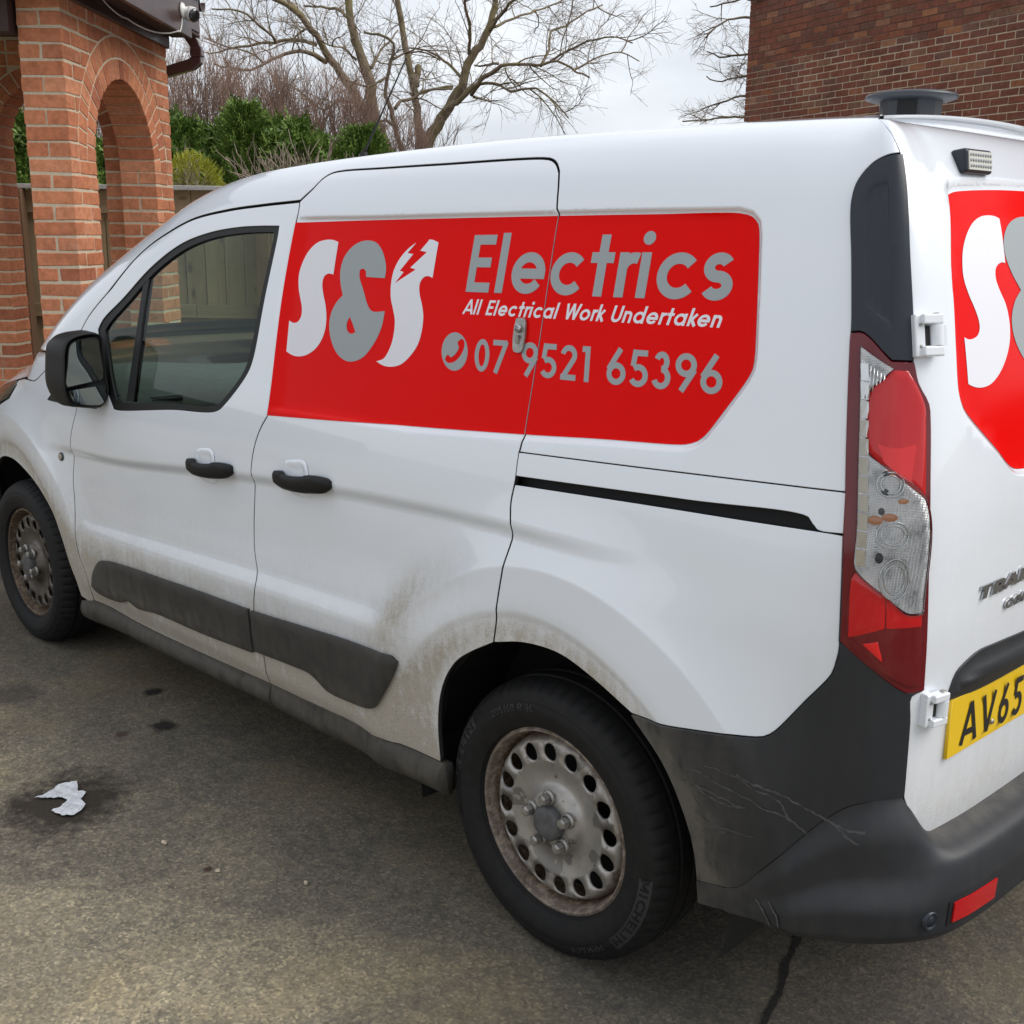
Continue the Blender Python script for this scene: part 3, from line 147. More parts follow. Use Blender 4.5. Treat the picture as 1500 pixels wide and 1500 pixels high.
# ---------------------------------------------------------------- materials
def newmat(name):
    m=bpy.data.materials.new(name);m.use_nodes=True;t=m.node_tree
    p=[x for x in t.nodes if x.type=='BSDF_PRINCIPLED'][0]
    return m,t,p,t.nodes.new,t.links.new
def ramp(t,stops):
    r=t.nodes.new('ShaderNodeValToRGB');el=r.color_ramp.elements
    while len(el)>1: el.remove(el[-1])
    el[0].position=stops[0][0];el[0].color=(*stops[0][1],1)
    for q,c in stops[1:]:
        k=el.new(q);k.color=(*c,1)
    return r
def noise(t,scale,detail=4,rough=.55,vec=None):
    k=t.nodes.new('ShaderNodeTexNoise');k.inputs['Scale'].default_value=scale;k.inputs['Detail'].default_value=detail;k.inputs['Roughness'].default_value=rough
    if vec is None:
        g=t.nodes.new('ShaderNodeNewGeometry');vec=g.outputs['Position']
    t.links.new(vec,k.inputs['Vector']);return k
def mapping(t,scale,vec=None):
    mp=t.nodes.new('ShaderNodeMapping');mp.inputs['Scale'].default_value=scale
    if vec is None: vec=t.nodes.new('ShaderNodeNewGeometry').outputs['Position']
    t.links.new(vec,mp.inputs['Vector']);return mp.outputs[0]
def mixc(t,fac,a,b):
    k=t.nodes.new('ShaderNodeMix');k.data_type='RGBA'
    for sock,v in ((k.inputs[0],fac),(k.inputs[6],a),(k.inputs[7],b)):
        if isinstance(v,(int,float)): sock.default_value=v
        elif isinstance(v,tuple): sock.default_value=(*v,1)
        else: t.links.new(v,sock)
    return k.outputs[2]
def math_(t,op,a,b=0):
    k=t.nodes.new('ShaderNodeMath');k.operation=op
    for sock,v in ((k.inputs[0],a),(k.inputs[1],b)):
        if isinstance(v,(int,float)): sock.default_value=v
        else: t.links.new(v,sock)
    return k.outputs[0]
def bump(t,p,h,strength=.3,dist=.01):
    b=t.nodes.new('ShaderNodeBump');b.inputs['Strength'].default_value=strength;b.inputs['Distance'].default_value=dist
    t.links.new(h,b.inputs['Height']);t.links.new(b.outputs[0],p.inputs['Normal'])
def simple(name,col,rough=.5,metal=0,var=.0,vs=30,coat=0,bmp=0,spec=.5,cr=.05):
    m,t,p,n,L=newmat(name)
    p.inputs['Base Color'].default_value=(*col,1);p.inputs['Roughness'].default_value=rough;p.inputs['Metallic'].default_value=metal
    p.inputs['Coat Weight'].default_value=coat;p.inputs['Coat Roughness'].default_value=cr;p.inputs['Specular IOR Level'].default_value=spec
    if var:
        k=noise(t,vs,5)
        r=ramp(t,[(.3,tuple(c*(1-var) for c in col)),(.7,tuple(min(1,c*(1+var)) for c in col))]);L(k.outputs[0],r.inputs[0]);L(r.outputs[0],p.inputs['Base Color'])
        if bmp: bump(t,p,k.outputs[0],bmp,.002)
    return m
MT={}
def paint_mat(name,col,dirtcol,rough,coat,fine=0):
    m,t,p,n,L=newmat(name)
    at=n('ShaderNodeAttribute');at.attribute_name='dirt'
    v=mapping(t,(60,60,9));s1=noise(t,1.0,5,.6,v)           # vertical streaks
    s2=noise(t,55,4,.7);s3=noise(t,7,4,.6)
    a=math_(t,'ADD',math_(t,'MULTIPLY',s1.outputs[0],.7),math_(t,'ADD',math_(t,'MULTIPLY',s2.outputs[0],.8),math_(t,'MULTIPLY',s3.outputs[0],.8)))
    a=math_(t,'MULTIPLY',math_(t,'SUBTRACT',a,.42),1.35)
    f=math_(t,'MULTIPLY',at.outputs['Fac'],a)
    mm=n('ShaderNodeClamp');L(f,mm.inputs[0]);mm.inputs[2].default_value=.92
    c=mixc(t,mm.outputs[0],col,dirtcol)
    # flecks
    vo=n('ShaderNodeTexVoronoi');vo.inputs['Scale'].default_value=38;L(mapping(t,(1,1,1.0)),vo.inputs['Vector'])
    g=math_(t,'LESS_THAN',vo.outputs['Distance'],.055);g=math_(t,'MULTIPLY',g,math_(t,'MULTIPLY',at.outputs['Fac'],.8))
    c=mixc(t,g,c,(.16,.13,.10))
    v3=n('ShaderNodeTexVoronoi');v3.inputs['Scale'].default_value=260;L(mapping(t,(1,1,.8)),v3.inputs['Vector'])
    g2=math_(t,'MULTIPLY',math_(t,'LESS_THAN',v3.outputs['Distance'],.26),math_(t,'GREATER_THAN',at.outputs['Fac'],.3));s5=noise(t,18,4,.6);g2=math_(t,'MULTIPLY',g2,math_(t,'GREATER_THAN',math_(t,'MULTIPLY',s5.outputs[0],math_(t,'ADD',at.outputs['Fac'],.35)),.34))
    c=mixc(t,math_(t,'MULTIPLY',g2,math_(t,'MULTIPLY',at.outputs['Fac'],.8)),c,(.21,.165,.115))
    L(c,p.inputs['Base Color'])
    rr=math_(t,'ADD',math_(t,'MULTIPLY',mm.outputs[0],.55),rough);L(rr,p.inputs['Roughness'])
    p.inputs['Coat Weight'].default_value=coat;p.inputs['Coat Roughness'].default_value=.03
    cw=math_(t,'MULTIPLY',math_(t,'SUBTRACT',1.0,mm.outputs[0]),coat);L(cw,p.inputs['Coat Weight'])
    return m
MT['paint']=paint_mat('white_paint',(.80,.845,.91),(.37,.33,.265),.20,1.0)
def plastic_mat(name,col,dirt):
    m,t,p,n,L=newmat(name)
    at=n('ShaderNodeAttribute');at.attribute_name='dirt'
    s1=noise(t,1.0,5,.6,mapping(t,(40,40,6)));s2=noise(t,24,5,.65)
    a=math_(t,'MULTIPLY',math_(t,'SUBTRACT',math_(t,'ADD',s1.outputs[0],s2.outputs[0]),.55),1.5)
    f=n('ShaderNodeClamp');L(math_(t,'MULTIPLY',at.outputs['Fac'],a),f.inputs[0]);f.inputs[2].default_value=.85
    L(mixc(t,f.outputs[0],col,dirt),p.inputs['Base Color'])
    L(math_(t,'ADD',math_(t,'MULTIPLY',f.outputs[0],.3),.48),p.inputs['Roughness'])
    g=noise(t,900,2,.5);bump(t,p,g.outputs[0],.12,.0008)
    return m
MT['plastic']=plastic_mat('dark_bumper_plastic',(.0095,.0125,.018),(.11,.10,.085))
MT['pillar']=simple('satin_dark_trim',(.016,.021,.031),.36,spec=.4)
MT['black']=simple('matt_black',(.008,.008,.009),.7)
MT['trim']=simple('window_rubber',(.0055,.006,.007),.5,spec=.35)
MT['mold']=plastic_mat('door_moulding_plastic',(.017,.018,.020),(.10,.088,.07))
def vinyl(name,col,rough):
    m=simple(name,col,rough,coat=0,spec=.06);return m
MT['red']=vinyl('red_vinyl',(.80,.0030,.0024),.16)
MT['lwhite']=vinyl('white_vinyl',(.80,.80,.86),.4)
MT['lgrey']=vinyl('grey_vinyl',(.36,.395,.41),.4)
def glass(name,tint,refl=1.5):
    m,t,p,n,L=newmat(name);t.nodes.remove(p)
    o=[x for x in t.nodes if x.type=='OUTPUT_MATERIAL'][0]
    a=n('ShaderNodeBsdfTransparent');a.inputs[0].default_value=(*tint,1)
    b=n('ShaderNodeBsdfGlossy');b.inputs['Roughness'].default_value=.015;b.inputs[0].default_value=(1,1,1,1)
    f=n('ShaderNodeFresnel');f.inputs[0].default_value=refl
    x=n('ShaderNodeMixShader');L(f.outputs[0],x.inputs[0]);L(a.outputs[0],x.inputs[1]);L(b.outputs[0],x.inputs[2]);L(x.outputs[0],o.inputs[0])
    return m
MT['glass']=glass('door_glass',(.68,.88,.76),1.24)
MT['screen']=glass('windscreen_glass',(.84,.91,.87),1.3)
MT['lens_clear']=glass('clear_lens',(.93,.93,.93),1.45)
MT['mirror']=simple('mirror_glass',(.26,.30,.31),.02,1)
MT['gap_shade']=simple('shut_line_shade',(.012,.012,.013),.7)  # painted shade: near-black rim walls that make the shut lines read dark
MT['chrome']=simple('lamp_reflector',(.72,.74,.76),.14,1)
MT['lens_red']=simple('red_lens',(.50,.006,.009),.07,coat=.12)
MT['lens_red2']=simple('bright_red_lens',(.66,.010,.012),.15,coat=.3)
MT['lens_dark']=simple('dark_red_lens',(.13,.004,.008),.07,coat=.15)
def prism_mat():
    m,t,p,n,L=newmat('prismatic_reflector');p.inputs['Metallic'].default_value=.35;p.inputs['Roughness'].default_value=.14;p.inputs['Coat Weight'].default_value=.6
    g=n('ShaderNodeNewGeometry').outputs['Position'];hs=[]
    for d_,sc in (('Z',120),('X',95)):
        w=n('ShaderNodeTexWave');w.bands_direction=d_;w.inputs['Scale'].default_value=sc;w.inputs['Distortion'].default_value=1.2;w.inputs['Detail'].default_value=1;L(g,w.inputs['Vector']);hs.append(w.outputs[1])
    k=noise(t,28,3,.6);h=math_(t,'ADD',math_(t,'ADD',hs[0],hs[1]),math_(t,'MULTIPLY',k.outputs[0],4));bump(t,p,h,.35,.003)
    r=ramp(t,[(.35,(.42,.43,.45)),(.5,(.80,.82,.84)),(.65,(.92,.93,.94))]);L(k.outputs[0],r.inputs[0]);L(r.outputs[0],p.inputs['Base Color']);return m
MT['prism']=prism_mat()
MT['amber']=simple('amber_bulb',(.72,.25,.06),.2,coat=.8)
MT['plate']=simple('yellow_plate',(.80,.52,.012),.42,coat=.2)
MT['ink']=simple('plate_ink',(.012,.012,.013),.4)
MT['badge']=simple('badge_chrome',(.42,.43,.45),.25,1)
MT['cabin']=simple('cabin_plastic',(.075,.078,.08),.6,var=.2,vs=20)
MT['seat']=simple('seat_cloth',(.03,.032,.036),.9,var=.3,vs=60)
MT['led']=simple('led_cells',(.62,.62,.55),.25,coat=.6)
def rubber_mat():
    m,t,p,n,L=newmat('tyre_rubber')
    k=noise(t,40,5,.6);r=ramp(t,[(.35,(.0045,.0046,.005)),(.75,(.011,.0105,.0105))]);L(k.outputs[0],r.inputs[0]);L(r.outputs[0],p.inputs['Base Color'])
    p.inputs['Roughness'].default_value=.7;p.inputs['Specular IOR Level'].default_value=.35;bump(t,p,k.outputs[0],.15,.001);return m
MT['tyre']=rubber_mat();MT['tyretext']=simple('tyre_lettering',(.030,.031,.036),.45)
def rim_mat(name='worn_steel_rim',A=(.56,.56,.555),B=(.30,.28,.25)):
    m,t,p,n,L=newmat(name)
    tc=n('ShaderNodeTexCoord').outputs['Object']
    at=n('ShaderNodeAttribute');at.attribute_name='dirt'
    k=noise(t,9,6,.6,tc);k2=noise(t,34,6,.75,tc);k3=noise(t,16,3,.5,tc)
    chip=ramp(t,[(.575,(0,0,0)),(.585,(1,1,1))]);L(k3.outputs[0],chip.inputs[0])
    base=mixc(t,k.outputs[0],A,B)
    c=mixc(t,math_(t,'MULTIPLY',chip.outputs[0],.85),base,tuple(q*.36 for q in A))
    rust=ramp(t,[(.30,(.30,.25,.17)),(.45,(.19,.125,.07)),(.53,(.055,.030,.017)),(.62,(.15,.095,.055)),(.78,(.36,.31,.23))]);L(k2.outputs[0],rust.inputs[0])
    f=math_(t,'MULTIPLY',at.outputs['Fac'],math_(t,'ADD',math_(t,'MULTIPLY',k2.outputs[0],1.0),.45))
    f2=n('ShaderNodeClamp');L(f,f2.inputs[0]);f2.inputs[2].default_value=.96
    sp=ramp(t,[(.60,(0,0,0)),(.65,(1,1,1))]);L(k2.outputs[0],sp.inputs[0])
    c=mixc(t,math_(t,'MULTIPLY',sp.outputs[0],.75),c,(.12,.066,.035))
    c=mixc(t,f2.outputs[0],c,rust.outputs[0]);L(c,p.inputs['Base Color'])
    L(math_(t,'MULTIPLY',math_(t,'SUBTRACT',1.0,f2.outputs[0]),.75),p.inputs['Metallic'])
    L(math_(t,'ADD',math_(t,'MULTIPLY',f2.outputs[0],.45),.33),p.inputs['Roughness']);bump(t,p,k2.outputs[0],.2,.002);return m
MT['rim']=rim_mat();MT['rim_dark']=rim_mat('shaded_rim',(.15,.145,.14),(.07,.064,.056));MT['nut']=simple('wheel_nut_steel',(.34,.33,.31),.4,.7,var=.25,vs=80)  # front wheels: darker rim copy with their shade put into the colour
MT['cap']=simple('hub_cap_plastic',(.085,.085,.087),.6,var=.25,vs=60)
def brick_mat(name,stops,random_kind='object',sc=30):
    m,t,p,n,L=newmat(name)
    if random_kind=='object': r=n('ShaderNodeObjectInfo').outputs['Random']
    else: r=n('ShaderNodeNewGeometry').outputs['Random Per Island']
    cr=ramp(t,stops);L(r,cr.inputs[0])
    k=noise(t,sc,6,.65);k2=noise(t,sc*5,3,.6);k3=noise(t,2.2,3,.5)
    dk=ramp(t,[(.30,(.70,.68,.68)),(.62,(1.06,1.05,1.05))]);L(k.outputs[0],dk.inputs[0])
    mx=n('ShaderNodeMix');mx.data_type='RGBA';mx.blend_type='MULTIPLY';mx.inputs[0].default_value=1;L(cr.outputs[0],mx.inputs[6]);L(dk.outputs[0],mx.inputs[7])
    sp=ramp(t,[(.62,(1,1,1)),(.70,(.30,.24,.22))]);L(k2.outputs[0],sp.inputs[0])
    m2=n('ShaderNodeMix');m2.data_type='RGBA';m2.blend_type='MULTIPLY';m2.inputs[0].default_value=.55;L(mx.outputs[2],m2.inputs[6]);L(sp.outputs[0],m2.inputs[7])
    st=ramp(t,[(.36,(.66,.62,.60)),(.56,(1.05,1.04,1.03))]);L(k3.outputs[0],st.inputs[0])
    m3=n('ShaderNodeMix');m3.data_type='RGBA';m3.blend_type='MULTIPLY';m3.inputs[0].default_value=.6;L(m2.outputs[2],m3.inputs[6]);L(st.outputs[0],m3.inputs[7])
    k4=noise(t,4.5,6,.7);ef=ramp(t,[(.60,(0,0,0)),(.74,(1,1,1))]);L(k4.outputs[0],ef.inputs[0])
    L(mixc(t,math_(t,'MULTIPLY',ef.outputs[0],.28),m3.outputs[2],(.55,.47,.40)),p.inputs['Base Color']);p.inputs['Roughness'].default_value=.88;p.inputs['Specular IOR Level'].default_value=.25
    bump(t,p,k.outputs[0],.5,.004);return m
PB=[(0,(.46,.165,.085)),(.22,(.58,.235,.12)),(.45,(.50,.185,.095)),(.65,(.63,.28,.155)),(.8,(.54,.215,.115)),(.9,(.36,.125,.07)),(1,(.60,.25,.13))]
MT['pbrick']=brick_mat('orange_red_brick',PB);MT['pbrick_s']=brick_mat('orange_red_brick_joined',PB,'island')
HB=[(0,(.215,.080,.052)),(.2,(.26,.092,.056)),(.4,(.195,.085,.060)),(.6,(.235,.084,.054)),(.78,(.185,.098,.074)),(.9,(.30,.15,.09)),(.95,(.35,.145,.07)),(1,(.255,.09,.054))]
MT['hbrick']=brick_mat('brown_red_brick',HB,sc=22);MT['hbrick_s']=brick_mat('brown_red_brick_joined',HB,'island',22)
def mortar_mat(name,col):
    m,t,p,n,L=newmat(name);k=noise(t,60,5,.7);r=ramp(t,[(.3,tuple(c*.78 for c in col)),(.7,tuple(c*1.1 for c in col))]);L(k.outputs[0],r.inputs[0]);L(r.outputs[0],p.inputs['Base Color'])
    p.inputs['Roughness'].default_value=.95;bump(t,p,k.outputs[0],.5,.004);return m
MT['mortar']=mortar_mat('cream_mortar',(.58,.49,.36))
def hmortar():
    m,t,p,n,L=newmat('house_mortar')
    g=n('ShaderNodeNewGeometry').outputs['Position'];sx=n('ShaderNodeSeparateXYZ');L(g,sx.inputs[0])
    k=noise(t,.7,4,.6);k2=noise(t,50,4,.7)
    # older pointing higher up is brown, newer cream pointing below
    hgt=math_(t,'ADD',sx.outputs[2],math_(t,'MULTIPLY',math_(t,'SUBTRACT',k.outputs[0],.5),.5))
    lin=math_(t,'SUBTRACT',hgt,3.66);f=n('ShaderNodeClamp');L(math_(t,'MULTIPLY',lin,8),f.inputs[0])
    a=ramp(t,[(.3,(.44,.35,.25)),(.7,(.58,.47,.35))]);L(k2.outputs[0],a.inputs[0])
    L(mixc(t,f.outputs[0],a.outputs[0],(.125,.07,.048)),p.inputs['Base Color']);p.inputs['Roughness'].default_value=.95;bump(t,p,k2.outputs[0],.4,.004);return m
MT['hmortar']=hmortar()
def wood_mat(name,a,b,rough=.8,axis=2,knots=True):
    m,t,p,n,L=newmat(name)
    sc=[26,26,26];sc[axis]=1.6
    oi=n('ShaderNodeObjectInfo');g=n('ShaderNodeTexCoord').outputs['Object']
    ad=n('ShaderNodeVectorMath');ad.operation='ADD';L(g,ad.inputs[0])
    cx=n('ShaderNodeCombineXYZ');L(math_(t,'MULTIPLY',oi.outputs['Random'],31),cx.inputs[0]);L(math_(t,'MULTIPLY',oi.outputs['Random'],17),cx.inputs[2]);L(cx.outputs[0],ad.inputs[1])
    k=noise(t,1,6,.6,mapping(t,tuple(sc),ad.outputs[0]));r=ramp(t,[(.3,a),(.72,b)]);L(k.outputs[0],r.inputs[0])
    br=mixc(t,math_(t,'MULTIPLY',oi.outputs['Random'],.4),r.outputs[0],tuple(c*.72 for c in a))
    if knots:
        vo=n('ShaderNodeTexVoronoi');vo.inputs['Scale'].default_value=1;s2=[7,7,7];s2[axis]=3;L(mapping(t,tuple(s2),ad.outputs[0]),vo.inputs['Vector'])
        kk=ramp(t,[(.06,(1,1,1)),(.16,(0,0,0))]);L(vo.outputs['Distance'],kk.inputs[0])
        br=mixc(t,math_(t,'MULTIPLY',kk.outputs[0],.75),br,(.05,.032,.02))
    L(br,p.inputs['Base Color']);p.inputs['Roughness'].default_value=rough;bump(t,p,k.outputs[0],.25,.003);return m
MT['fence']=wood_mat('weathered_fence_wood',(.27,.195,.11),(.44,.335,.20))
MT['rail']=wood_mat('fence_rail_wood',(.27,.20,.115),(.43,.33,.205),axis=0)
MT['post']=wood_mat('brown_post_wood',(.15,.085,.045),(.26,.155,.09),knots=False)
MT['capping']=simple('pale_capping',(.50,.50,.49),.5,var=.15,vs=12)
MT['fascia']=simple('brown_fascia',(.052,.024,.021),.35,var=.25,vs=9,coat=.2)
MT['upvc']=simple('brown_gutter_plastic',(.062,.026,.023),.28,coat=.3)
MT['soffit']=simple('dark_brown_soffit',(.042,.020,.017),.6)
MT['whiteplastic']=simple('white_camera_plastic',(.72,.72,.70),.35)
MT['darkglass']=simple('dark_camera_lens',(.006,.007,.009),.12,coat=1)
MT['cable']=simple('white_cable',(.62,.60,.57),.5)
MT['vent']=simple('dark_grey_vent_plastic',(.040,.045,.053),.4)
MT['tissue']=simple('wet_tissue',(.62,.64,.68),.7,var=.25,vs=70)
MT['stone']=simple('pale_stone',(.45,.38,.28),.9,var=.2,vs=50)
MT['rotor']=simple('floodlight_glass',(.30,.36,.33),.2,coat=.6)
def bark_mat(name,a,b,moss):
    m,t,p,n,L=newmat(name);k=noise(t,9,6,.65);k2=noise(t,2.3,3,.5)
    r=ramp(t,[(.3,a),(.7,b)]);L(k.outputs[0],r.inputs[0])
    mr=ramp(t,[(.45,(0,0,0)),(.62,(1,1,1))]);L(k2.outputs[0],mr.inputs[0])
    L(mixc(t,math_(t,'MULTIPLY',mr.outputs[0],.6),r.outputs[0],moss),p.inputs['Base Color']);p.inputs['Roughness'].default_value=.95;bump(t,p,k.outputs[0],.6,.03);return m
MT['bark']=bark_mat('mossy_bark',(.12,.088,.058),(.28,.215,.15),(.22,.195,.07))
MT['bark2']=bark_mat('dark_bark',(.09,.066,.045),(.18,.135,.10),(.16,.145,.06))
MT['twig']=simple('bare_twig',(.29,.235,.18),.9,var=.3,vs=3)
MT['twigr']=simple('red_brown_twig',(.30,.20,.155),.9,var=.35,vs=2.0)
MT['twigg']=simple('grey_pruned_stem',(.30,.245,.19),.9,var=.3,vs=9)
def leaf_mat(name,stops,sc=3):
    m,t,p,n,L=newmat(name)
    r=n('ShaderNodeNewGeometry').outputs['Random Per Island'];k=noise(t,sc,4,.6)
    cr=ramp(t,stops);L(math_(t,'ADD',math_(t,'MULTIPLY',r,.55),math_(t,'MULTIPLY',k.outputs[0],.5)),cr.inputs[0]);L(cr.outputs[0],p.inputs['Base Color'])
    p.inputs['Roughness'].default_value=.55;p.inputs['Specular IOR Level'].default_value=.3
    return m
MT['conifer']=leaf_mat('conifer_foliage',[(.15,(.045,.085,.022)),(.5,(.135,.225,.048)),(.85,(.26,.37,.085)),(1,(.30,.37,.11))])
MT['golden']=leaf_mat('golden_foliage',[(.15,(.16,.19,.02)),(.5,(.36,.38,.035)),(.9,(.52,.48,.06))])
MT['soil']=simple('garden_soil',(.06,.045,.03),.95,var=.4,vs=6)
# ---------------------------------------------------------------- mesh helpers
WL={}
def tag(o,label=None,cat=None,group=None,kind=None):
    for k,v in (('label',label),('category',cat),('group',group),('kind',kind)):
        if v: o[k]=v
    return o
def obj(name,verts,faces,mat,parent=None,normals=None,smooth=False,attr=None,origin=None):
    v=np.asarray(verts,float).reshape(-1,3)
    o0=np.array(origin if origin is not None else [(v[:,0].min()+v[:,0].max())/2,(v[:,1].min()+v[:,1].max())/2,v[:,2].min()],float)
    me=bpy.data.meshes.new(name);me.from_pydata((v-o0).tolist(),[],[list(map(int,f)) for f in faces])
    me.materials.append(MT[mat] if isinstance(mat,str) else mat)
    if smooth or normals is not None: me.polygons.foreach_set('use_smooth',[True]*len(me.polygons))
    if attr is not None:
        a=me.attributes.new('dirt','FLOAT','POINT');a.data.foreach_set('value',np.asarray(attr,float))
    me.update()
    if normals is not None: me.normals_split_custom_set_from_vertices([tuple(x) for x in normals])
    o=bpy.data.objects.new(name,me);COL.objects.link(o)
    WL[o.name]=o0
    if parent is not None:
        o.parent=parent;o.location=Vector(o0-WL[parent.name])
    else: o.location=Vector(o0)
    return o
def empty(name,loc,label,cat,group=None):
    o=bpy.data.objects.new(name,None);COL.objects.link(o);o.location=loc;o.empty_display_size=.2;WL[o.name]=np.array(loc,float)
    return tag(o,label,cat,group)
def place(name,me,mat4,parent):
    o=bpy.data.objects.new(name,me);COL.objects.link(o);o.parent=parent
    w=WL[parent.name];m=mat4.copy();m.translation=m.translation-Vector(w);o.matrix_basis=m;WL[o.name]=np.array(mat4.translation);return o
class MB:
    def __init__(s): s.v=[];s.f=[];s.n=0
    def add(s,v,f):
        v=np.asarray(v,float).reshape(-1,3);s.v.append(v);s.f+= [[i+s.n for i in q] for q in f];s.n+=len(v)
    def box(s,c,d,ax=None):
        ax=np.eye(3) if ax is None else np.asarray(ax,float)
        k=np.array([[x,y,z] for x in(-.5,.5) for y in(-.5,.5) for z in(-.5,.5)])*np.asarray(d,float)
        s.add(np.asarray(c)+k@ax,[[0,1,3,2],[4,6,7,5],[0,4,5,1],[2,3,7,6],[0,2,6,4],[1,5,7,3]])
    def tube(s,pts,rad,n=8,cap=True):
        pts=[np.asarray(p,float) for p in pts];rad=rad if hasattr(rad,'__len__') else [rad]*len(pts)
        vs=[];up=None
        for i,p in enumerate(pts):
            d=pts[min(i+1,len(pts)-1)]-pts[max(i-1,0)];d=d/max(np.linalg.norm(d),1e-9)
            if up is None:
                up=np.array([0,0,1.]) if abs(d[2])<.9 else np.array([1.,0,0])
            a=np.cross(d,up);a/=max(np.linalg.norm(a),1e-9);b=np.cross(a,d);up=b
            for k in range(n):
                t=2*math.pi*k/n;vs.append(p+rad[i]*(a*math.cos(t)+b*math.sin(t)))
        f=[[i*n+k,i*n+(k+1)%n,(i+1)*n+(k+1)%n,(i+1)*n+k] for i in range(len(pts)-1) for k in range(n)]
        if cap: f+=[list(range(n))[::-1],[(len(pts)-1)*n+k for k in range(n)]]
        s.add(vs,f)
    def lathe(s,prof,c,ax,n=48,close=False):
        # prof: (r,h) along axis ax
        ax=np.asarray(ax,float);ax/=np.linalg.norm(ax);t=np.array([1.,0,0]) if abs(ax[0])<.9 else np.array([0,0,1.])
        a=np.cross(ax,t);a/=np.linalg.norm(a);b=np.cross(ax,a)
        vs=[np.asarray(c)+r*(a*math.cos(2*math.pi*k/n)+b*math.sin(2*math.pi*k/n))+h*ax for r,h in prof for k in range(n)]
        f=[[i*n+k,i*n+(k+1)%n,(i+1)*n+(k+1)%n,(i+1)*n+k] for i in range(len(prof)-1) for k in range(n)]
        if close: f+=[list(range(n))[::-1],[(len(prof)-1)*n+k for k in range(n)]]
        s.add(vs,f)
    def build(s,name,mat,parent=None,**k):
        return obj(name,np.concatenate(s.v),s.f,mat,parent,**k)
def grid_faces(nu,nv): return [[i*nv+j,(i+1)*nv+j,(i+1)*nv+j+1,i*nv+j+1] for i in range(nu-1) for j in range(nv-1)]
def crv(pts,closed=False,step=.012):
    # centripetal-like Catmull-Rom through 2-D points
    p=np.asarray(pts,float);n=len(p)
    if n==2: k=max(1,int(np.hypot(*(p[1]-p[0]))/step));return p[0]+(p[1]-p[0])*np.linspace(0,1,k+1)[:,None]
    o=[]
    rng=range(n) if closed else range(n-1)
    for i in rng:
        p1,p2=p[i],p[(i+1)%n]
        p0=p[i-1] if (i>0 or closed) else 2*p1-p2
        p3=p[(i+2)%n] if (i+2<n or closed) else 2*p2-p1
        d0,d1,d2=[max(np.hypot(*(b-a)),1e-6)**.5 for a,b in((p0,p1),(p1,p2),(p2,p3))]
        m1=((p1-p0)/d0-(p2-p0)/(d0+d1)+(p2-p1)/d1)*d1;m2=((p2-p1)/d1-(p3-p1)/(d1+d2)+(p3-p2)/d2)*d1
        k=max(1,int(np.hypot(*(p2-p1))/step+.5))
        t=(np.arange(k)/k)[:,None]
        o.append((2*t**3-3*t**2+1)*p1+(t**3-2*t**2+t)*m1+(-2*t**3+3*t**2)*p2+(t**3-t**2)*m2)
    o=np.concatenate(o)
    if not closed: o=np.vstack([o,p[-1]])
    return o
def corner_crv(pts,ang=50,step=.012):
    # closed outline: split at sharp corners, smooth the rest
    p=np.asarray(pts,float);n=len(p);cs=[]
    for i in range(n):
        a=p[i]-p[i-1];b=p[(i+1)%n]-p[i]
        t=abs(math.degrees(math.atan2(a[0]*b[1]-a[1]*b[0],a@b)))
        if t>ang: cs.append(i)
    if not cs: return crv(p,True,step)
    o=[]
    for j,c in enumerate(cs):
        e=cs[(j+1)%len(cs)];idx=[];i=c
        while True:
            idx.append(i%n)
            if i%n==e and len(idx)>1: break
            i+=1
        o.append(crv(p[idx],False,step)[:-1])
    return np.concatenate(o)
def area2(p): x,y=p[:,0],p[:,1];return .5*np.sum(x*np.roll(y,-1)-np.roll(x,-1)*y)
def ccw(p): p=np.asarray(p,float);return p if area2(p)>0 else p[::-1]
def offset(p,d):
    # inset closed ccw polygon by d (positive = inward)
    a=p-np.roll(p,1,0);b=np.roll(p,-1,0)-p
    a/=np.maximum(np.linalg.norm(a,axis=1,keepdims=True),1e-9);b/=np.maximum(np.linalg.norm(b,axis=1,keepdims=True),1e-9)
    n1=np.stack([-a[:,1],a[:,0]],1);n2=np.stack([-b[:,1],b[:,0]],1)
    m=n1+n2;l=np.linalg.norm(m,axis=1,keepdims=True);m=m/np.maximum(l,1e-6);c=np.clip((m*n1).sum(1,keepdims=True),.35,1)
    return p+m*d/c
def dedupe(p,eps=1e-4):
    k=[0]
    for i in range(1,len(p)):
        if np.hypot(*(p[i]-p[k[-1]]))>eps: k.append(i)
    if np.hypot(*(p[k[-1]]-p[0]))<eps: k.pop()
    return p[k]
def cdt(loops,extra,keep):
    pts=[];ed=[]
    for l in loops:
        b=len(pts);pts+= [tuple(x) for x in l];ed+=[(b+i,b+(i+1)%len(l)) for i in range(len(l))]
    pts+= [tuple(x) for x in extra]
    vo,eo,fo,_,_,_=delaunay_2d_cdt([Vector(p) for p in pts],ed,[],0,1e-6)
    v=np.array([(x[0],x[1]) for x in vo]);f=np.array([t for t in fo if len(t)==3])
    c=v[f].mean(1);ok=keep(c)
    f=f[ok];ar=(v[f[:,1]]-v[f[:,0]]);br=(v[f[:,2]]-v[f[:,0]]);cr=ar[:,0]*br[:,1]-ar[:,1]*br[:,0]
    f=f[np.abs(cr)>1e-10];cr=cr[np.abs(cr)>1e-10]
    f[cr<0]=f[cr<0][:,::-1]
    used=np.unique(f);m=-np.ones(len(v),int);m[used]=np.arange(len(used))
    return v[used],m[f]
def inside(q,poly): return pdist(q,poly)>0
YM=1.835
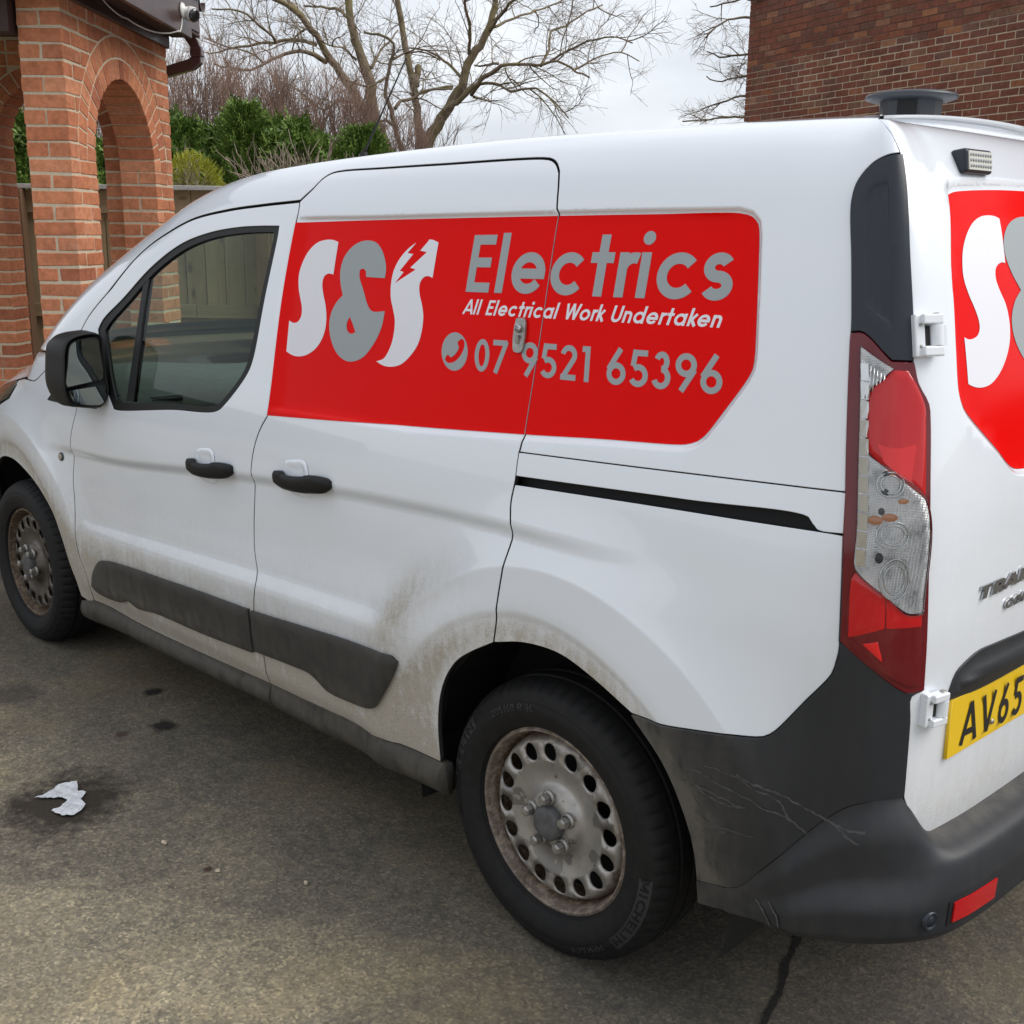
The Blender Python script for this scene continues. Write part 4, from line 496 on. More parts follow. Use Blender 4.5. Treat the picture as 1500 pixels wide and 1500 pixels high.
def dirt_map(s,u):
    s=np.asarray(s,float);u=np.asarray(u,float)
    side=ss(S_CR-.02,S_CR-.2,s)
    d=.85*ss(.68,.38,u)*ss(-2.5,-2.2,s)*ss(-.20,-.5,s)+.30*ss(1.0,.40,u)*ss(-2.6,-2.2,s)*ss(.1,-.6,s)
    r=np.hypot(s,u-.318);rf=np.hypot(s+2.8,u-.318)
    d+=.75*np.exp(-((r-.445)/.045)**2)*ss(.25,.45,u)
    th=np.arctan2(u-.318,-s)
    d+=.55*np.exp(-((r-(.605))/.06)**2)*ss(.35,.7,th)*ss(1.35,.75,th)+.35*ss(.72,.5,r)*ss(.9,.2,th)*ss(.5,-.5,-s-.9)
    d+=.7*np.exp(-((rf-.47)/.06)**2)+.35*ss(.75,.45,rf)*ss(.9,.5,u)
    d=d*side
    rear=1-side
    d+=rear*(.16*ss(1.3,.9,u)+.22*ss(.75,.55,u))
    return np.clip(d,0,1)
def panel(name,outline,mat,parent,holes=(),off=0.,gap=.0033,res=.022,rim=.012,extra=None,dirt=True,mirror=False,rd=.0012,feat_pts=True,offn=None,simplegap=True):
    """sheet of bodywork cut to an outline in (s,u), laid on the body surface, edges rolled in"""
    P0=dedupe(ccw(outline))
    if gap: P0=offset(P0,gap)
    hs=[dedupe(ccw(h)) for h in holes]
    lo,hi=P0.min(0),P0.max(0)
    gx=np.arange(lo[0]+res/2,hi[0],res);gy=np.arange(lo[1]+res/2,hi[1],res)
    g=np.stack(np.meshgrid(gx,gy),-1).reshape(-1,2)
    if feat_pts and FEATPTS is not None:
        F=FEATPTS[(FEATPTS[:,0]>lo[0])&(FEATPTS[:,0]<hi[0])&(FEATPTS[:,1]>lo[1])&(FEATPTS[:,1]<hi[1])]
        g=np.vstack([g,F])
    if extra is not None: g=np.vstack([g,extra])
    dd=pdist(g,P0);ok=dd>.003
    for h in hs: ok&=pdist(g,h)<-.003
    g=g[ok]
    def keep(c):
        k=inside(c,P0)
        for h in hs: k&=~inside(c,h)
        return k
    v,f=cdt([P0]+hs,g,keep)
    oz=off if offn is None else offn(v[:,0],v[:,1])
    p=P(v[:,0],v[:,1]);nn=N(v[:,0],v[:,1]);p=p+nn*(oz if np.isscalar(oz) else oz[:,None])
    if offn is not None:   # recompute normals of the offset sheet numerically
        def Q(a,b): return P(a,b)+N(a,b)*offn(a,b)[:,None]
        e=.003;A=Q(v[:,0]+e,v[:,1])-Q(v[:,0]-e,v[:,1]);B=Q(v[:,0],v[:,1]+e)-Q(v[:,0],v[:,1]-e);nn=np.cross(A,B);nn/=np.maximum(np.linalg.norm(nn,axis=1,keepdims=True),1e-9)
    V=[p];NN=[nn];SL=[];F=[list(t) for t in f];base=len(p);UV=[v]
    # rims from boundary edges
    if rim:
        ec={}
        for t in f:
            for a,b in((t[0],t[1]),(t[1],t[2]),(t[2],t[0])): ec[(a,b)]=1
        bd=[(a,b) for (a,b) in ec if (b,a) not in ec]
        bv=sorted({a for e_ in bd for a in e_});ix={a:i for i,a in enumerate(bv)}
        acc=np.zeros((len(bv),3))
        for a,b in bd:
            d=p[b]-p[a];l=np.linalg.norm(d)
            if l>1e-9:
                o_=np.cross(d/l,(nn[a]+nn[b])/2)
                acc[ix[a]]+=o_;acc[ix[b]]+=o_
        acc/=np.maximum(np.linalg.norm(acc,axis=1,keepdims=True),1e-9)
        bp=p[bv];bn=nn[bv]
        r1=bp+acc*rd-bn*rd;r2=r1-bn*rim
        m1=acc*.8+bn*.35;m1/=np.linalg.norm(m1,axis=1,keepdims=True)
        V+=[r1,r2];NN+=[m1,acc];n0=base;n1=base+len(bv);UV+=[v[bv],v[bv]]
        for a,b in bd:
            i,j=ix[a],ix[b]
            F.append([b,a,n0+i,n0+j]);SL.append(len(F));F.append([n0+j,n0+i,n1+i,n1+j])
    V=np.concatenate(V);NN=np.concatenate(NN);UV=np.concatenate(UV)
    at=dirt_map(UV[:,0],UV[:,1]) if dirt is True else (np.zeros(len(V)) if dirt is False else dirt(UV[:,0],UV[:,1]))
    o=obj(name,V,F,mat,parent,normals=NN,attr=at)
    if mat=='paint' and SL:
        o.data.materials.append(MT['gap_shade'])
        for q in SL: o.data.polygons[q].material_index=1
    if mirror:
        V2=V*[1,-1,1]+[0,YM,0];N2=NN*[1,-1,1]
        o2=obj(name,V2,[q[::-1] for q in F],mat,mirror if not mirror is True else parent,normals=N2,attr=at)
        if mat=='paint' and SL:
            o2.data.materials.append(MT['gap_shade'])
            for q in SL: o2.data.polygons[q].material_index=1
    return o
def poly2(V,polys_add,polys_sub=(),res=None):
    """union of polygons minus others, triangulated"""
    ad=[dedupe(ccw(p)) for p in polys_add];sb=[dedupe(ccw(p)) for p in polys_sub]
    ex=np.zeros((0,2))
    if res:
        al=np.concatenate(ad);lo,hi=al.min(0),al.max(0)
        ex=np.stack(np.meshgrid(np.arange(lo[0],hi[0],res)+.0003,np.arange(lo[1],hi[1],res)+.0003),-1).reshape(-1,2)
    def keep(c):
        k=np.zeros(len(c),bool)
        for p in ad: k|=inside(c,p)
        for p in sb: k&=~inside(c,p)
        return k
    return cdt(ad+sb,ex,keep)
def decal(name,adds,subs,mat,parent,off,res=.03,surf=None,thick=0.0):
    v,f=poly2(None,adds,subs,res)
    p=P(v[:,0],v[:,1])+N(v[:,0],v[:,1])*off;nn=N(v[:,0],v[:,1])
    if thick:
        q=p+nn*thick;ec={}
        for t in f:
            for a,b in((t[0],t[1]),(t[1],t[2]),(t[2],t[0])): ec[(a,b)]=1
        F=[list(np.array(t)+len(p)) for t in f]
        for (a,b) in ec:
            if (b,a) not in ec: F.append([a,b,b+len(p),a+len(p)])
        return obj(name,np.vstack([p,q]),F,mat,parent)
    return obj(name,p,f,mat,parent,normals=nn)
# ---------------------------------------------------------------- stroke lettering
def arc(cx,cy,rx,ry,a0,a1,n=20):
    t=np.radians(np.linspace(a0,a1,n));return np.stack([cx+rx*np.cos(t),cy+ry*np.sin(t)],1)
def ribbon(p,w,sq=0):
    p=np.asarray(p,float);d=np.gradient(p,axis=0) if len(p)>2 else np.array([p[1]-p[0]]*2)
    if len(p)>2: pass
    d/=np.maximum(np.linalg.norm(d,axis=1,keepdims=True),1e-9);n_=np.stack([-d[:,1],d[:,0]],1)
    a=p.copy();a[0]-=d[0]*sq;a[-1]+=d[-1]*sq
    return np.vstack([a+n_*w/2,(a-n_*w/2)[::-1]])
def lines(pts,w):
    # polyline with mitred corners by joining segment boxes extended half a stroke
    o=[]
    for i in range(len(pts)-1):
        a=np.array(pts[i],float);b=np.array(pts[i+1],float)
        o.append(ribbon([a,b],w,0 if len(pts)==2 else w/2*.98))
    return o
def glyph(c,w):
    """outline polygons in a box of cap height 1; returns (polys, advance)"""
    h=w/2;x=.70;r=x/2-h;R=.5-h
    S=lambda *p:lines([np.array(q,float) for q in p],w)
    ring=lambda cx,cy,rx,ry:('ring',arc(cx,cy,rx+h,ry+h,0,360,40)[:-1],arc(cx,cy,rx-h,ry-h,0,360,40)[:-1])
    A=lambda *a,**k:[ribbon(arc(*a),w)]
    if c==' ': return [],.40
    if c=='E': return S((h,0),(h,1))+S((0,1-h),(.52,1-h))+S((0,.52),(.48,.52))+S((0,h),(.52,h)),.62
    if c in 'lI': return S((h,0),(h,1.03 if c=='l' else 1)),w+.12
    if c=='i': return S((h,0),(h,x))+[arc(h,.92,h*1.25,h*1.25,0,360,24)[:-1]],w+.12
    if c=='e': return A(r+h,r+h,r,r,0,325,36)+S((h*.6,x/2-.01),(2*r+h+h*.98,x/2-.01)),2*r+w+.09
    if c=='c': return A(r+h,r+h,r,r,40,320,36),2*r+w+.02
    if c=='t': return S((.13+h,0),(.13+h,.98))+S((0,x-h),(.26+w,x-h)),.26+w+.06
    if c=='r': return S((h,0),(h,x))+A(h+.20,.42,.20,x-h-.42,180,70,14),.36
    if c=='s':
        ry=(x-w)/4;rx=.150
        return [ribbon(np.vstack([arc(rx+h,x-h-ry,rx,ry,28,270,26),arc(rx+h+.005,h+ry,rx+.012,ry,90,-152,26)[1:]]),w)],2*rx+w+.06
    if c=='A': return S((.04,0),(.40,1))+S((.76,0),(.40,1))+S((.2,.28),(.6,.28)),.84
    if c=='V': return S((.04,1),(.36,0.03))+S((.68,1),(.36,.03)),.84
    if c=='W': return S((.04,1),(.27,0.02))+S((.27,.02),(.50,1))+S((.5,1),(.73,.02))+S((.73,.02),(.96,1)),1.06
    if c=='U': return S((h,1),(h,.33))+A(.33,.33,.33-h,.33-h,180,360,24)+S((.66-h,1),(.66-h,.33)),.76
    if c=='o': return [ring(r+h,r+h,r,r)],2*r+w+.09
    if c in 'ad': return [ring(r+h,r+h,r,r)]+S((2*r+h,0),(2*r+h,x if c=='a' else 1.03)),2*r+w+.11
    if c=='k': return S((h,0),(h,1.03))+S((.06+h,.32),(.42,x))+S((.18,.38),(.46,0)),.52
    if c=='n': return S((h,0),(h,x))+A(h+.19,x-h-.19,.19,.19,0,180,20)+S((h+.38,0),(h+.38,x-h-.19)),.38+w+.10
    if c=='0': return [ring(.3,.5,.3-h,.5-h)],.68
    if c=='O': return [ring(.5,.5,.5-h,.5-h)],1.08
    if c=='1': return S((.24,0),(.24,1))+S((.05,1-h),(.24,1-h)),.42
    if c=='2': return [ribbon(np.vstack([arc(.29,.71,.29-h,.29-h,172,-36,26),[(.12,h*1.1)]]),w)]+S((0.03,h),(.57,h)),.66
    if c=='3': return A(.27,.725,.235-h,.275-h,160,-90,22)+A(.27,h+.225,.29-h,.225,90,-160,24),.64
    if c=='5': return S((.14,1-h),(.54,1-h))+S((.16,1),(.10,.56))+A(.27,.31,.31-h,.31-h,128,-150,28),.66
    if c=='6': return [ring(.31,.31,.31-h,.31-h)]+S((.06,.42),(.42,1)),.70
    if c=='9': return [ring(.31,.69,.31-h,.31-h)]+S((.56,.58),(.20,0)),.70
    if c=='7': return S((0,1-h),(.56,1-h))+S((.53,.96),(.14,0)),.64
    if c=='T': return S((.3,0),(.3,1))+S((0,1-h),(.6,1-h)),.68
    if c=='R': return S((h,0),(h,1))+S((0,1-h),(.33,1-h))+A(.33,1-h-.23,.23,.23,90,-90,18)+S((0,1-h-.46),(.33,1-h-.46))+S((.28,.46),(.56,0)),.66
    if c=='P': return S((h,0),(h,1))+S((0,1-h),(.33,1-h))+A(.33,1-h-.23,.23,.23,90,-90,18)+S((0,1-h-.46),(.33,1-h-.46)),.66
    if c=='N': return S((h,0),(h,1))+S((h,1),(.62,0))+S((.62,0),(.62,1)),.62+h+.1
    if c=='M': return S((h,0),(h,1))+S((h,1),(.4,.25))+S((.4,.25),(.8-h,1))+S((.8-h,1),(.8-h,0)),.9
    if c=='H': return S((h,0),(h,1))+S((0,.5),(.6,.5))+S((.6,0),(.6,1)),.6+h+.1
    if c=='L': return S((h,0),(h,1))+S((0,h),(.5,h)),.58
    if c=='C': return A(.48,.5,.48-h,.5-h,45,315,30),.8
    if c=='S':
        ry=(1-w)/4;rx=.2
        return [ribbon(np.vstack([arc(rx+h,1-h-ry,rx,ry,28,270,26),arc(rx+h,h+ry,rx+.01,ry,90,-152,26)[1:]]),w)],2*rx+w+.08
    if c=='Y': return S((.05,1),(.35,.45))+S((.65,1),(.35,.45))+S((.35,.48),(.35,0)),.74
    if c=='/': return S((0,-.05),(.35,1.05)),.42
    return [],.4
def layout(text,w,track=0.):
    x=0;adds=[];subs=[]
    for c in text:
        g,a=glyph(c,w)
        for q in g:
            if isinstance(q,tuple): adds.append((x,q[1],q[2]))
            else: adds.append((x,q,None))
        x+=a+track
    return adds,x-track-.08
def text_polys(text,w,O_,ex,ey,track=0.,width=None):
    """map lettering to (s,u): origin O_, ex spans the whole width, ey one cap height"""
    ad,Wd=layout(text,w,track);O_=np.array(O_);ex=np.array(ex)/Wd;ey=np.array(ey)
    f=lambda x,q:O_+(q[:,:1]+x)*ex+q[:,1:]*ey
    return [(f(x,a),None if b is None else f(x,b)) for x,a,b in ad]
def text_chars(name,text,w,O_,ex,ey,mat,parent,off,track=0.,thick=0):
    # one object per character
    Wd=layout(text,w,track)[1];O_=np.array(O_);ex=np.array(ex)/Wd;ey=np.array(ey);x=0
    f=lambda x,q:O_+(q[:,:1]+x)*ex+q[:,1:]*ey
    for c in text:
        g,a=glyph(c,w)
        if g:
            pl=[(f(x,q[1]),f(x,q[2])) if isinstance(q,tuple) else (f(x,q),None) for q in g]
            text_on_body('digit' if c.isdigit() else name,pl,mat,parent,off,thick)
        x+=a+track
def text_mesh(polys):
    ad=[dedupe(ccw(a)) for a,b in polys];sb=[None if b is None else dedupe(ccw(b)) for a,b in polys]
    def keep(c):
        k=np.zeros(len(c),bool)
        for a,b in zip(ad,sb):
            t=inside(c,a)
            if b is not None: t&=~inside(c,b)
            k|=t
        return k
    return cdt(ad+[b for b in sb if b is not None],np.zeros((0,2)),keep)
def text_on_body(name,polys,mat,parent,off,thick=0):
    v,f=text_mesh(polys)
    p=P(v[:,0],v[:,1])+N(v[:,0],v[:,1])*off;nn=N(v[:,0],v[:,1])
    if thick:
        q=p+nn*thick;ec={}
        for t in f:
            for a,b in((t[0],t[1]),(t[1],t[2]),(t[2],t[0])): ec[(a,b)]=1
        F=[list(np.array(t)+len(p)) for t in f]+[[a,b,b+len(p),a+len(p)] for (a,b) in ec if (b,a) not in ec]
        return obj(name,np.vstack([p,q]),F,mat,parent)
    return obj(name,p,f,mat,parent,normals=nn)

# ---------------------------------------------------------------- the van
RECESS[0]=np.array(OUT['recess'])
def fpts():
    o=[]
    rc=corner_crv(ccw(np.array(OUT['recess'])),60,.012)
    for d in (0.,.004,.007,.010,.014): o.append(offset(rc,d))
    t=np.linspace(-.45,3.6,330)
    for dr in (-.012,-.004,.0,.004,.02,.04,.07,.1,.13):
        r=.6
        for k in range(3): r=.597+.055*(r*np.cos(t))
        o.append(np.stack([(r+dr)*np.cos(t),.318+(r+dr)*np.sin(t)],1))
    for rr in (.475,.482,.49,.5): o.append(np.stack([rr*np.cos(t),.318+rr*np.sin(t)],1))
    for rr in (.47,.48,.5,.575,.583,.588,.6,.63,.66,.7): o.append(np.stack([-2.8+rr*np.cos(t),.318+rr*np.sin(t)],1))
    s=np.arange(-2.45,.3,.012)
    for dz in (.008,.0,-.01,-.02,-.03,-.04,-.05,-.07): o.append(np.stack([s,crease_u(s)+dz],1))
    s=np.arange(-2.25,-.45,.012)
    zl=ip(s,[-2.1,-1.1,-.5],[.555,.605,.63])
    for dz in (.08,.07,.06,.05,.04,.03,.02,.012,.0): o.append(np.stack([s,zl+dz],1))
    s=np.arange(-2.6,1.9,.022)
    for k in range(-2,20):
        o.append(np.stack([s,ip(np.minimum(cat(s,0),.75),*ZT)-AH+k*.0075],1))
    o=np.concatenate(o)
    return o
FEATPTS=fpts()
ed={k:np.array(v,float) for k,v in OUT.items() if isinstance(v,list) and k!='streaks'}
for k in ('A','T','C1','C2','C3','C4a','C4b','C4c','B1','B2','B3','F1','F2','S1','S2','R1','R2','R3','FA','K1','K2','K3','Q1','Q2','Q3','L1','L2','D1','D2','D3','D4','D5','P1','P2','LB','bseam'):
    ed[k]=crv(ed[k])
# make shared corners coincide
def J(*names):
    o=[]
    for n_ in names:
        if isinstance(n_,str):
            p=ed[n_.strip('-')];p=p[::-1] if n_[0]=='-' else p
        else: p=np.array(n_,float)
        o.append(p)
    return dedupe(np.concatenate(o),.0015)
van=empty('van',(-1.35,.9175,0),'white panel van with red side sign, parked on the concrete drive','van')
def sp(s,u,off=0.): return P(s,u)+N(s,u)*off
ztx=lambda x: float(ip(np.array(x),*ZT))
# main shell : roof edge, A pillar, upper quarter
inner=[(s_,1.90) for s_ in np.linspace(.655,-1.45,60)]
inner+=[(s_,ztx(s_)+.012) for s_ in np.linspace(-1.72,-2.62,40)]
ed['inner']=np.array(inner)
front_post=[(-2.60,1.135),(-2.42,1.17),(-2.3,1.215)]
shell=J(front_post,'A','T','C1','C2','C3','K1','L1','L2','D1','inner')
body=panel('body_shell',shell,'paint',van,res=.024,mirror=True)
# roof skin between the two edges
def loft(name,mat,ss_,ufn,parent,crown,n=17,bow=0.,thick=.02):
    rows=[]
    for s_ in ss_:
        a=P(np.array(s_),np.array(ufn(s_)));yy=np.linspace(a[1]-.004,YM-a[1]+.004,n)
        t=(yy-.9175)/(.9175-a[1])
        rows.append(np.stack([a[0]+(1-t**2)*bow,yy,a[2]-.001+crown*(1-t**2)],1))
    v=np.concatenate(rows);f=grid_faces(len(ss_),n)
    return obj(name,v,[q[::-1] for q in f] if False else f,mat,parent,smooth=True,attr=np.zeros(len(v)))
def roof():
    rows=[];n=21
    for s_ in np.linspace(-1.62,.60,30):
        a=P(np.array(s_),np.array(1.90 if s_>-1.45 else ztx(s_)+.012));yy=np.linspace(a[1]-.004,YM-a[1]+.004,n);t=(yy-.9175)/(.9175-a[1])
        rows.append(np.stack([np.full(n,a[0]),yy,a[2]-.001+.028*(1-t**2)],1))
    sk=np.linspace(.64,S_END,60)
    for u_,dz in ((1.90,.0),(1.86,.0),(1.825,.0),(1.805,-.001),(1.797,-.008)):
        e=P(sk,np.full(60,u_));half=np.stack([np.interp(np.linspace(e[0,1],.9175,11),e[:,1],e[:,k]) for k in range(3)],1);half[:,2]+=dz+(.028*(1-((.9175-half[:,1])/(.9175-half[0,1]))**2) if u_>1.88 else 0)
        rows.append(np.vstack([half,(half*[1,-1,1]+[0,YM,0])[::-1][1:]]))
    obj('roof',np.concatenate(rows),grid_faces(len(rows),n),'paint',van,smooth=True,attr=np.zeros(n*len(rows)))
roof()
rows=[]
for s_ in np.linspace(-1.44,-.95,14):
    a=P(np.array(s_),np.array(1.90 if s_>-1.45 else ztx(s_)+.0));yy=np.linspace(a[1]-.10,YM-a[1]+.10,15);t=(yy-.9175)/(.9175-a[1]+.1)
    rows.append(np.stack([np.full(15,a[0])-.0*(1-t**2),yy,a[2]-.075+.03*(1-t**2)],1))
obj('headliner',np.concatenate(rows),[q[::-1] for q in grid_faces(14,15)],'cabin',van,smooth=True)
def visor():
    rows=[]
    for s_ in np.linspace(-1.585,-1.80,8):
        a=P(np.array(s_),np.array(ztx(s_)+.012));yy=np.linspace(a[1]-.004,YM-a[1]+.004,17);t=(yy-.9175)/(.9175-a[1]);k=np.abs(t)<.93
        rows.append(np.stack([a[0]+(1-t**2)*-.16+.006,yy,a[2]-.016+.02*(1-t**2)],1)[1:-1])
    obj('windscreen_band',np.concatenate(rows),grid_faces(8,15),'black',van,smooth=True)
visor()
scr=loft('windscreen','screen',list(np.linspace(-1.60,-2.66,20)),lambda s_:ztx(s_)+.012,van,.02,bow=-.16)
fend_top=[(-2.66,1.09),(-2.9,1.02),(-3.1,.955),(-3.3,.885),(-3.42,.84)]
# bonnet
seam_s=[-3.5,-3.42,-3.3,-3.1,-2.9,-2.78,-2.70,-2.56];seam_u=[.80,.845,.888,.948,.990,1.014,1.030,1.060]
rows=[]
for s_ in np.linspace(-2.62,-3.5,26):
    u0=float(np.interp(s_,seam_s,seam_u));u1=max(ztx(s_)-.012,u0+.01)
    e=P(np.full(6,s_),np.linspace(u0+.003,u1,6));a=e[-1]
    yy=np.linspace(a[1]+.02,YM-a[1]-.02,17);t=np.abs((yy-.9175)/(.9175-a[1]))
    mid=np.stack([a[0]-(1-t**2)*.14,yy,a[2]+.012+.045*(1-t**3)],1)
    rows.append(np.vstack([e,mid,(e*[1,-1,1]+[0,YM,0])[::-1]]))
nb_=len(rows[0])
obj('bonnet',np.concatenate(rows),grid_faces(26,nb_),'paint',van,smooth=True,attr=np.zeros(26*nb_))
# front bumper and nose (simple but rounded)
rows=[]
for u_ in np.linspace(.22,.80,14):
    ss_=np.concatenate([np.linspace(-3.26,S_F0,30)])
    a=P(ss_,np.full_like(ss_,u_));rows.append(np.vstack([a,(a*[1,-1,1]+[0,YM,0])[::-1]]))
nz_=np.concatenate(rows)
obj('front_bumper',nz_[:60*6],[q[::-1] for q in grid_faces(6,60)],'plastic',van,smooth=True,attr=np.full(360,.25))
obj('front_panel',nz_[60*5:],[q[::-1] for q in grid_faces(9,60)],'paint',van,smooth=True,attr=np.full(540,.1))
hl=corner_crv([(-2.768,1.000),(-2.80,.966),(-2.89,.938),(-2.92,.927),(-3.10,.864),(-3.28,.80),(-3.44,.76),(-3.48,.80),(-3.42,.842),(-3.3,.885),(-3.1,.945),(-2.9,.987),(-2.78,1.011)],60)
panel('headlight',hl,'darkglass',van,off=.004,feat_pts=False,mirror=True)
# wing
cut=[(-2.304,.300),(-2.351,.407),(-2.385,.51),(-2.44,.60),(-2.54,.675),(-2.68,.722),(-2.82,.738),(-2.96,.715),(-3.09,.64),(-3.18,.53),(-3.225,.42),(-3.235,.28)]
ed['FAc']=crv(np.array(cut))
wing=J([(-2.27,1.235)],'F1','F2',[(-2.2305,.293)],'FAc',[(-3.27,.28),(-3.27,.80)],[(-3.28,.80),(-3.10,.862),(-2.92,.925),(-2.89,.936),(-2.80,.964),(-2.765,1.002),(-2.78,1.0135),(-2.70,1.030),(-2.56,1.058),(-2.53,1.068),(-2.456,1.108),(-2.40,1.13)])
panel('front_wing',wing,'paint',van,mirror=True)
panel('cowl_corner',np.array([(-2.275,1.235),(-2.40,1.13),(-2.456,1.108),(-2.53,1.068),(-2.56,1.058),(-2.62,1.048),(-2.66,1.10),(-2.60,1.133),(-2.42,1.168),(-2.30,1.213)]),'paint',van,mirror=True,feat_pts=False,gap=.0022)
m=MB();c=sp(np.array(-2.348),np.array(.812));m.lathe([(.0,.006),(.008,.007),(.013,.005),(.016,.001),(.0165,-.004)],c,N(np.array(-2.348),np.array(.812)),20);sr=m.build('side_repeater','vent',van,smooth=True);m=MB();m.lathe([(0,.0085),(.006,.008),(.0105,.0062),(.011,.004)],c,N(np.array(-2.348),np.array(.812)),20);m.build('repeater_lens','stone',sr,smooth=True)
# front door with window opening
win=corner_crv(OUT['win'],35);wing_i=corner_crv(OUT['winglass'],35)
fdo=J('-F2','-F1','A','B1','B2','B3','-S1')
fd=panel('front_door',fdo,'paint',van,holes=[win],mirror=False)
fdr=panel('front_door',fdo,'paint',van,holes=[win],mirror=van) if False else None
panel('window_surround',win,'trim',fd,holes=[wing_i],off=-.004,gap=.001,dirt=False,feat_pts=False)
panel('window_glass',offset(ccw(wing_i),-.006),'glass',fd,off=-.010,gap=0,rim=0,dirt=False,feat_pts=False,res=.05)
dvd=np.array(OUT['divider']);panel('quarterlight_bar',dvd,'trim',fd,off=-.005,dirt=False,feat_pts=False,gap=0)
# far-side door: same shapes mirrored
def mir(o):
    me=o.data.copy();co=np.zeros(len(me.vertices)*3);me.vertices.foreach_get('co',co);co=co.reshape(-1,3)
    w=WL[o.name];co=(co+w)*[1,-1,1]+[0,YM,0];w2=np.array([w[0],YM-w[1],w[2]]);me.vertices.foreach_set('co',(co-w2).ravel());me.flip_normals()
    q=bpy.data.objects.new(o.name.split('.')[0],me);COL.objects.link(q);WL[q.name]=w2;return q,w2
def mirror_tree(o,parent):
    q,w=mir(o);q.parent=parent;q.location=Vector(w-WL[parent.name])
    for ch in list(o.children): mirror_tree(ch,q)
    return q
# sliding door
sd_out=J('B1','B2','B3','S2','R1','-C4c','-C4b','-C4a','-C3','-C2','-C1','-T')
sld=panel('sliding_door',sd_out,'paint',van)
# rail cover, lower quarter
panel('rail_cover',J('K1','K2','K3','-C4a'),'paint',van,gap=.0014,mirror=True)
lq=J('Q1','Q2','Q3','-R2','-C4c')
panel('quarter_panel',lq,'paint',van,mirror=True)
# handles
def handle(key,skey,door):
    po=corner_crv(OUT[key],60,.008);pr=corner_crv(OUT[skey],60,.008)
    # recess cup: shallow dished white pocket edge
    def dish(a,b): return .0012-.0*a
    cup=ccw(pr)
    v,f=poly2(None,[cup],(),.008)
    q=np.clip(pdist(v,cup),0,.03);dep=.0015+.007*np.sin(np.clip(q/.03,0,1)*math.pi*.5)*0
    c=np.array(cup).mean(0)
    # bulged lip above, scooped centre
    rel=(v-c)/(np.ptp(cup,axis=0)/2);bul=np.clip(1-(rel**2).sum(1),0,1)
    h_=.0035*np.sin(np.clip(q/.016,0,1)*math.pi)+.001-.010*ss(.010,.03,q)*0
    p=P(v[:,0],v[:,1])+N(v[:,0],v[:,1])*(h_+.0006)[:,None]
    obj('handle_recess',p,f,'paint',door,smooth=True,attr=np.zeros(len(p)))
    # grip: bowed bar standing off the door
    g=ccw(po);gc=g.mean(0);g=gc+(g-gc)*[.98,.80]+[.020,.004];lo,hi=g.min(0),g.max(0)
    v,f=poly2(None,[g],(),.008)
    x=(v[:,0]-lo[0])/(hi[0]-lo[0]);e=pdist(v,g)
    out_=.008+.016*np.sin(np.clip(x*1.02,0,1)*math.pi)**.5+.004*np.sqrt(np.clip(e/.005,0,1))
    nn=N(v[:,0],v[:,1]);p=P(v[:,0],v[:,1])+nn*out_[:,None];bk=P(v[:,0],v[:,1])+nn*np.clip(out_-.011,.001,1)[:,None]
    ec={}
    for t in f:
        for a,b in((t[0],t[1]),(t[1],t[2]),(t[2],t[0])): ec[(a,b)]=1
    F=[list(t) for t in f]+[[q+len(p) for q in t[::-1]] for t in f]+[[b,a,a+len(p),b+len(p)] for (a,b) in ec if (b,a) not in ec]
    obj('door_handle',np.vstack([p,bk]),F,'trim',door,smooth=True)
handle('hF','hFs',fd);handle('hR','hRs',sld)
# mouldings along the doors
for key,door in (('moldF',fd),('moldR',sld)):
    o_=corner_crv(OUT[key],40,.01);g=ccw(o_)
    panel('door_moulding',o_,'mold',door,offn=lambda a,b,g=g:.009+.006*np.sqrt(np.clip(pdist(np.stack([a,b],1),g)/.022,0,1)),rim=.014,gap=.0008,res=.014,feat_pts=False,dirt=lambda s_,u_:.35+.5*ss(.5,.40,u_))
# sill trim
st=np.vstack([ed['sillT'],ed['sillB'][::-1]]);
def silloff(a,b):
    top=np.interp(a,ed['sillT'][:,0],ed['sillT'][:,1]);bot=np.interp(a,ed['sillB'][:,0],ed['sillB'][:,1])
    t=np.clip((top-b)/(top-bot),0,1);return .003+.020*np.sin(t*math.pi)**.8
sx=[-2.315,-1.075,-.31]
for i in range(2):
    xs=np.linspace(sx[i]+.002,sx[i+1]-.002,70)
    if i==1: pass
    tp=np.stack([xs,np.interp(xs,ed['sillT'][:,0],ed['sillT'][:,1])+.001],1);bt=np.stack([xs,np.interp(xs,ed['sillB'][:,0],ed['sillB'][:,1])],1)
    panel('sill_trim',np.vstack([bt,tp[::-1]]),'mold',van,offn=silloff,rim=.03,gap=0,res=.012,feat_pts=False,mirror=True,dirt=lambda s_,u_:.75+0*s_)
# body lock plate
lk=[(-.1585,1.418),(-.134,1.418),(-.129,1.405),(-.1265,1.365),(-.131,1.350),(-.152,1.350),(-.158,1.365),(-.1605,1.40)]
lck=decal('door_lock',[corner_crv(lk,80,.004)],[],'nut',sld,.0035,.01,thick=.005)
c=sp(np.array(-.144),np.array(1.397),.010);nv=N(np.array(-.144),np.array(1.397))
m=MB();m.lathe([(0,.006),(.0075,.006),(.0085,.004),(.0085,-.002)],c,nv,18);m.build('key_barrel','badge',lck,smooth=True)
m=MB();m.box(sp(np.array(-.144),np.array(1.375),.011),(.009,.004,.018));m.build('barrel_tail','nut',lck)
m=MB();m.box(c+nv*.0062,(.0016,.0006,.007));m.build('keyhole','black',lck)
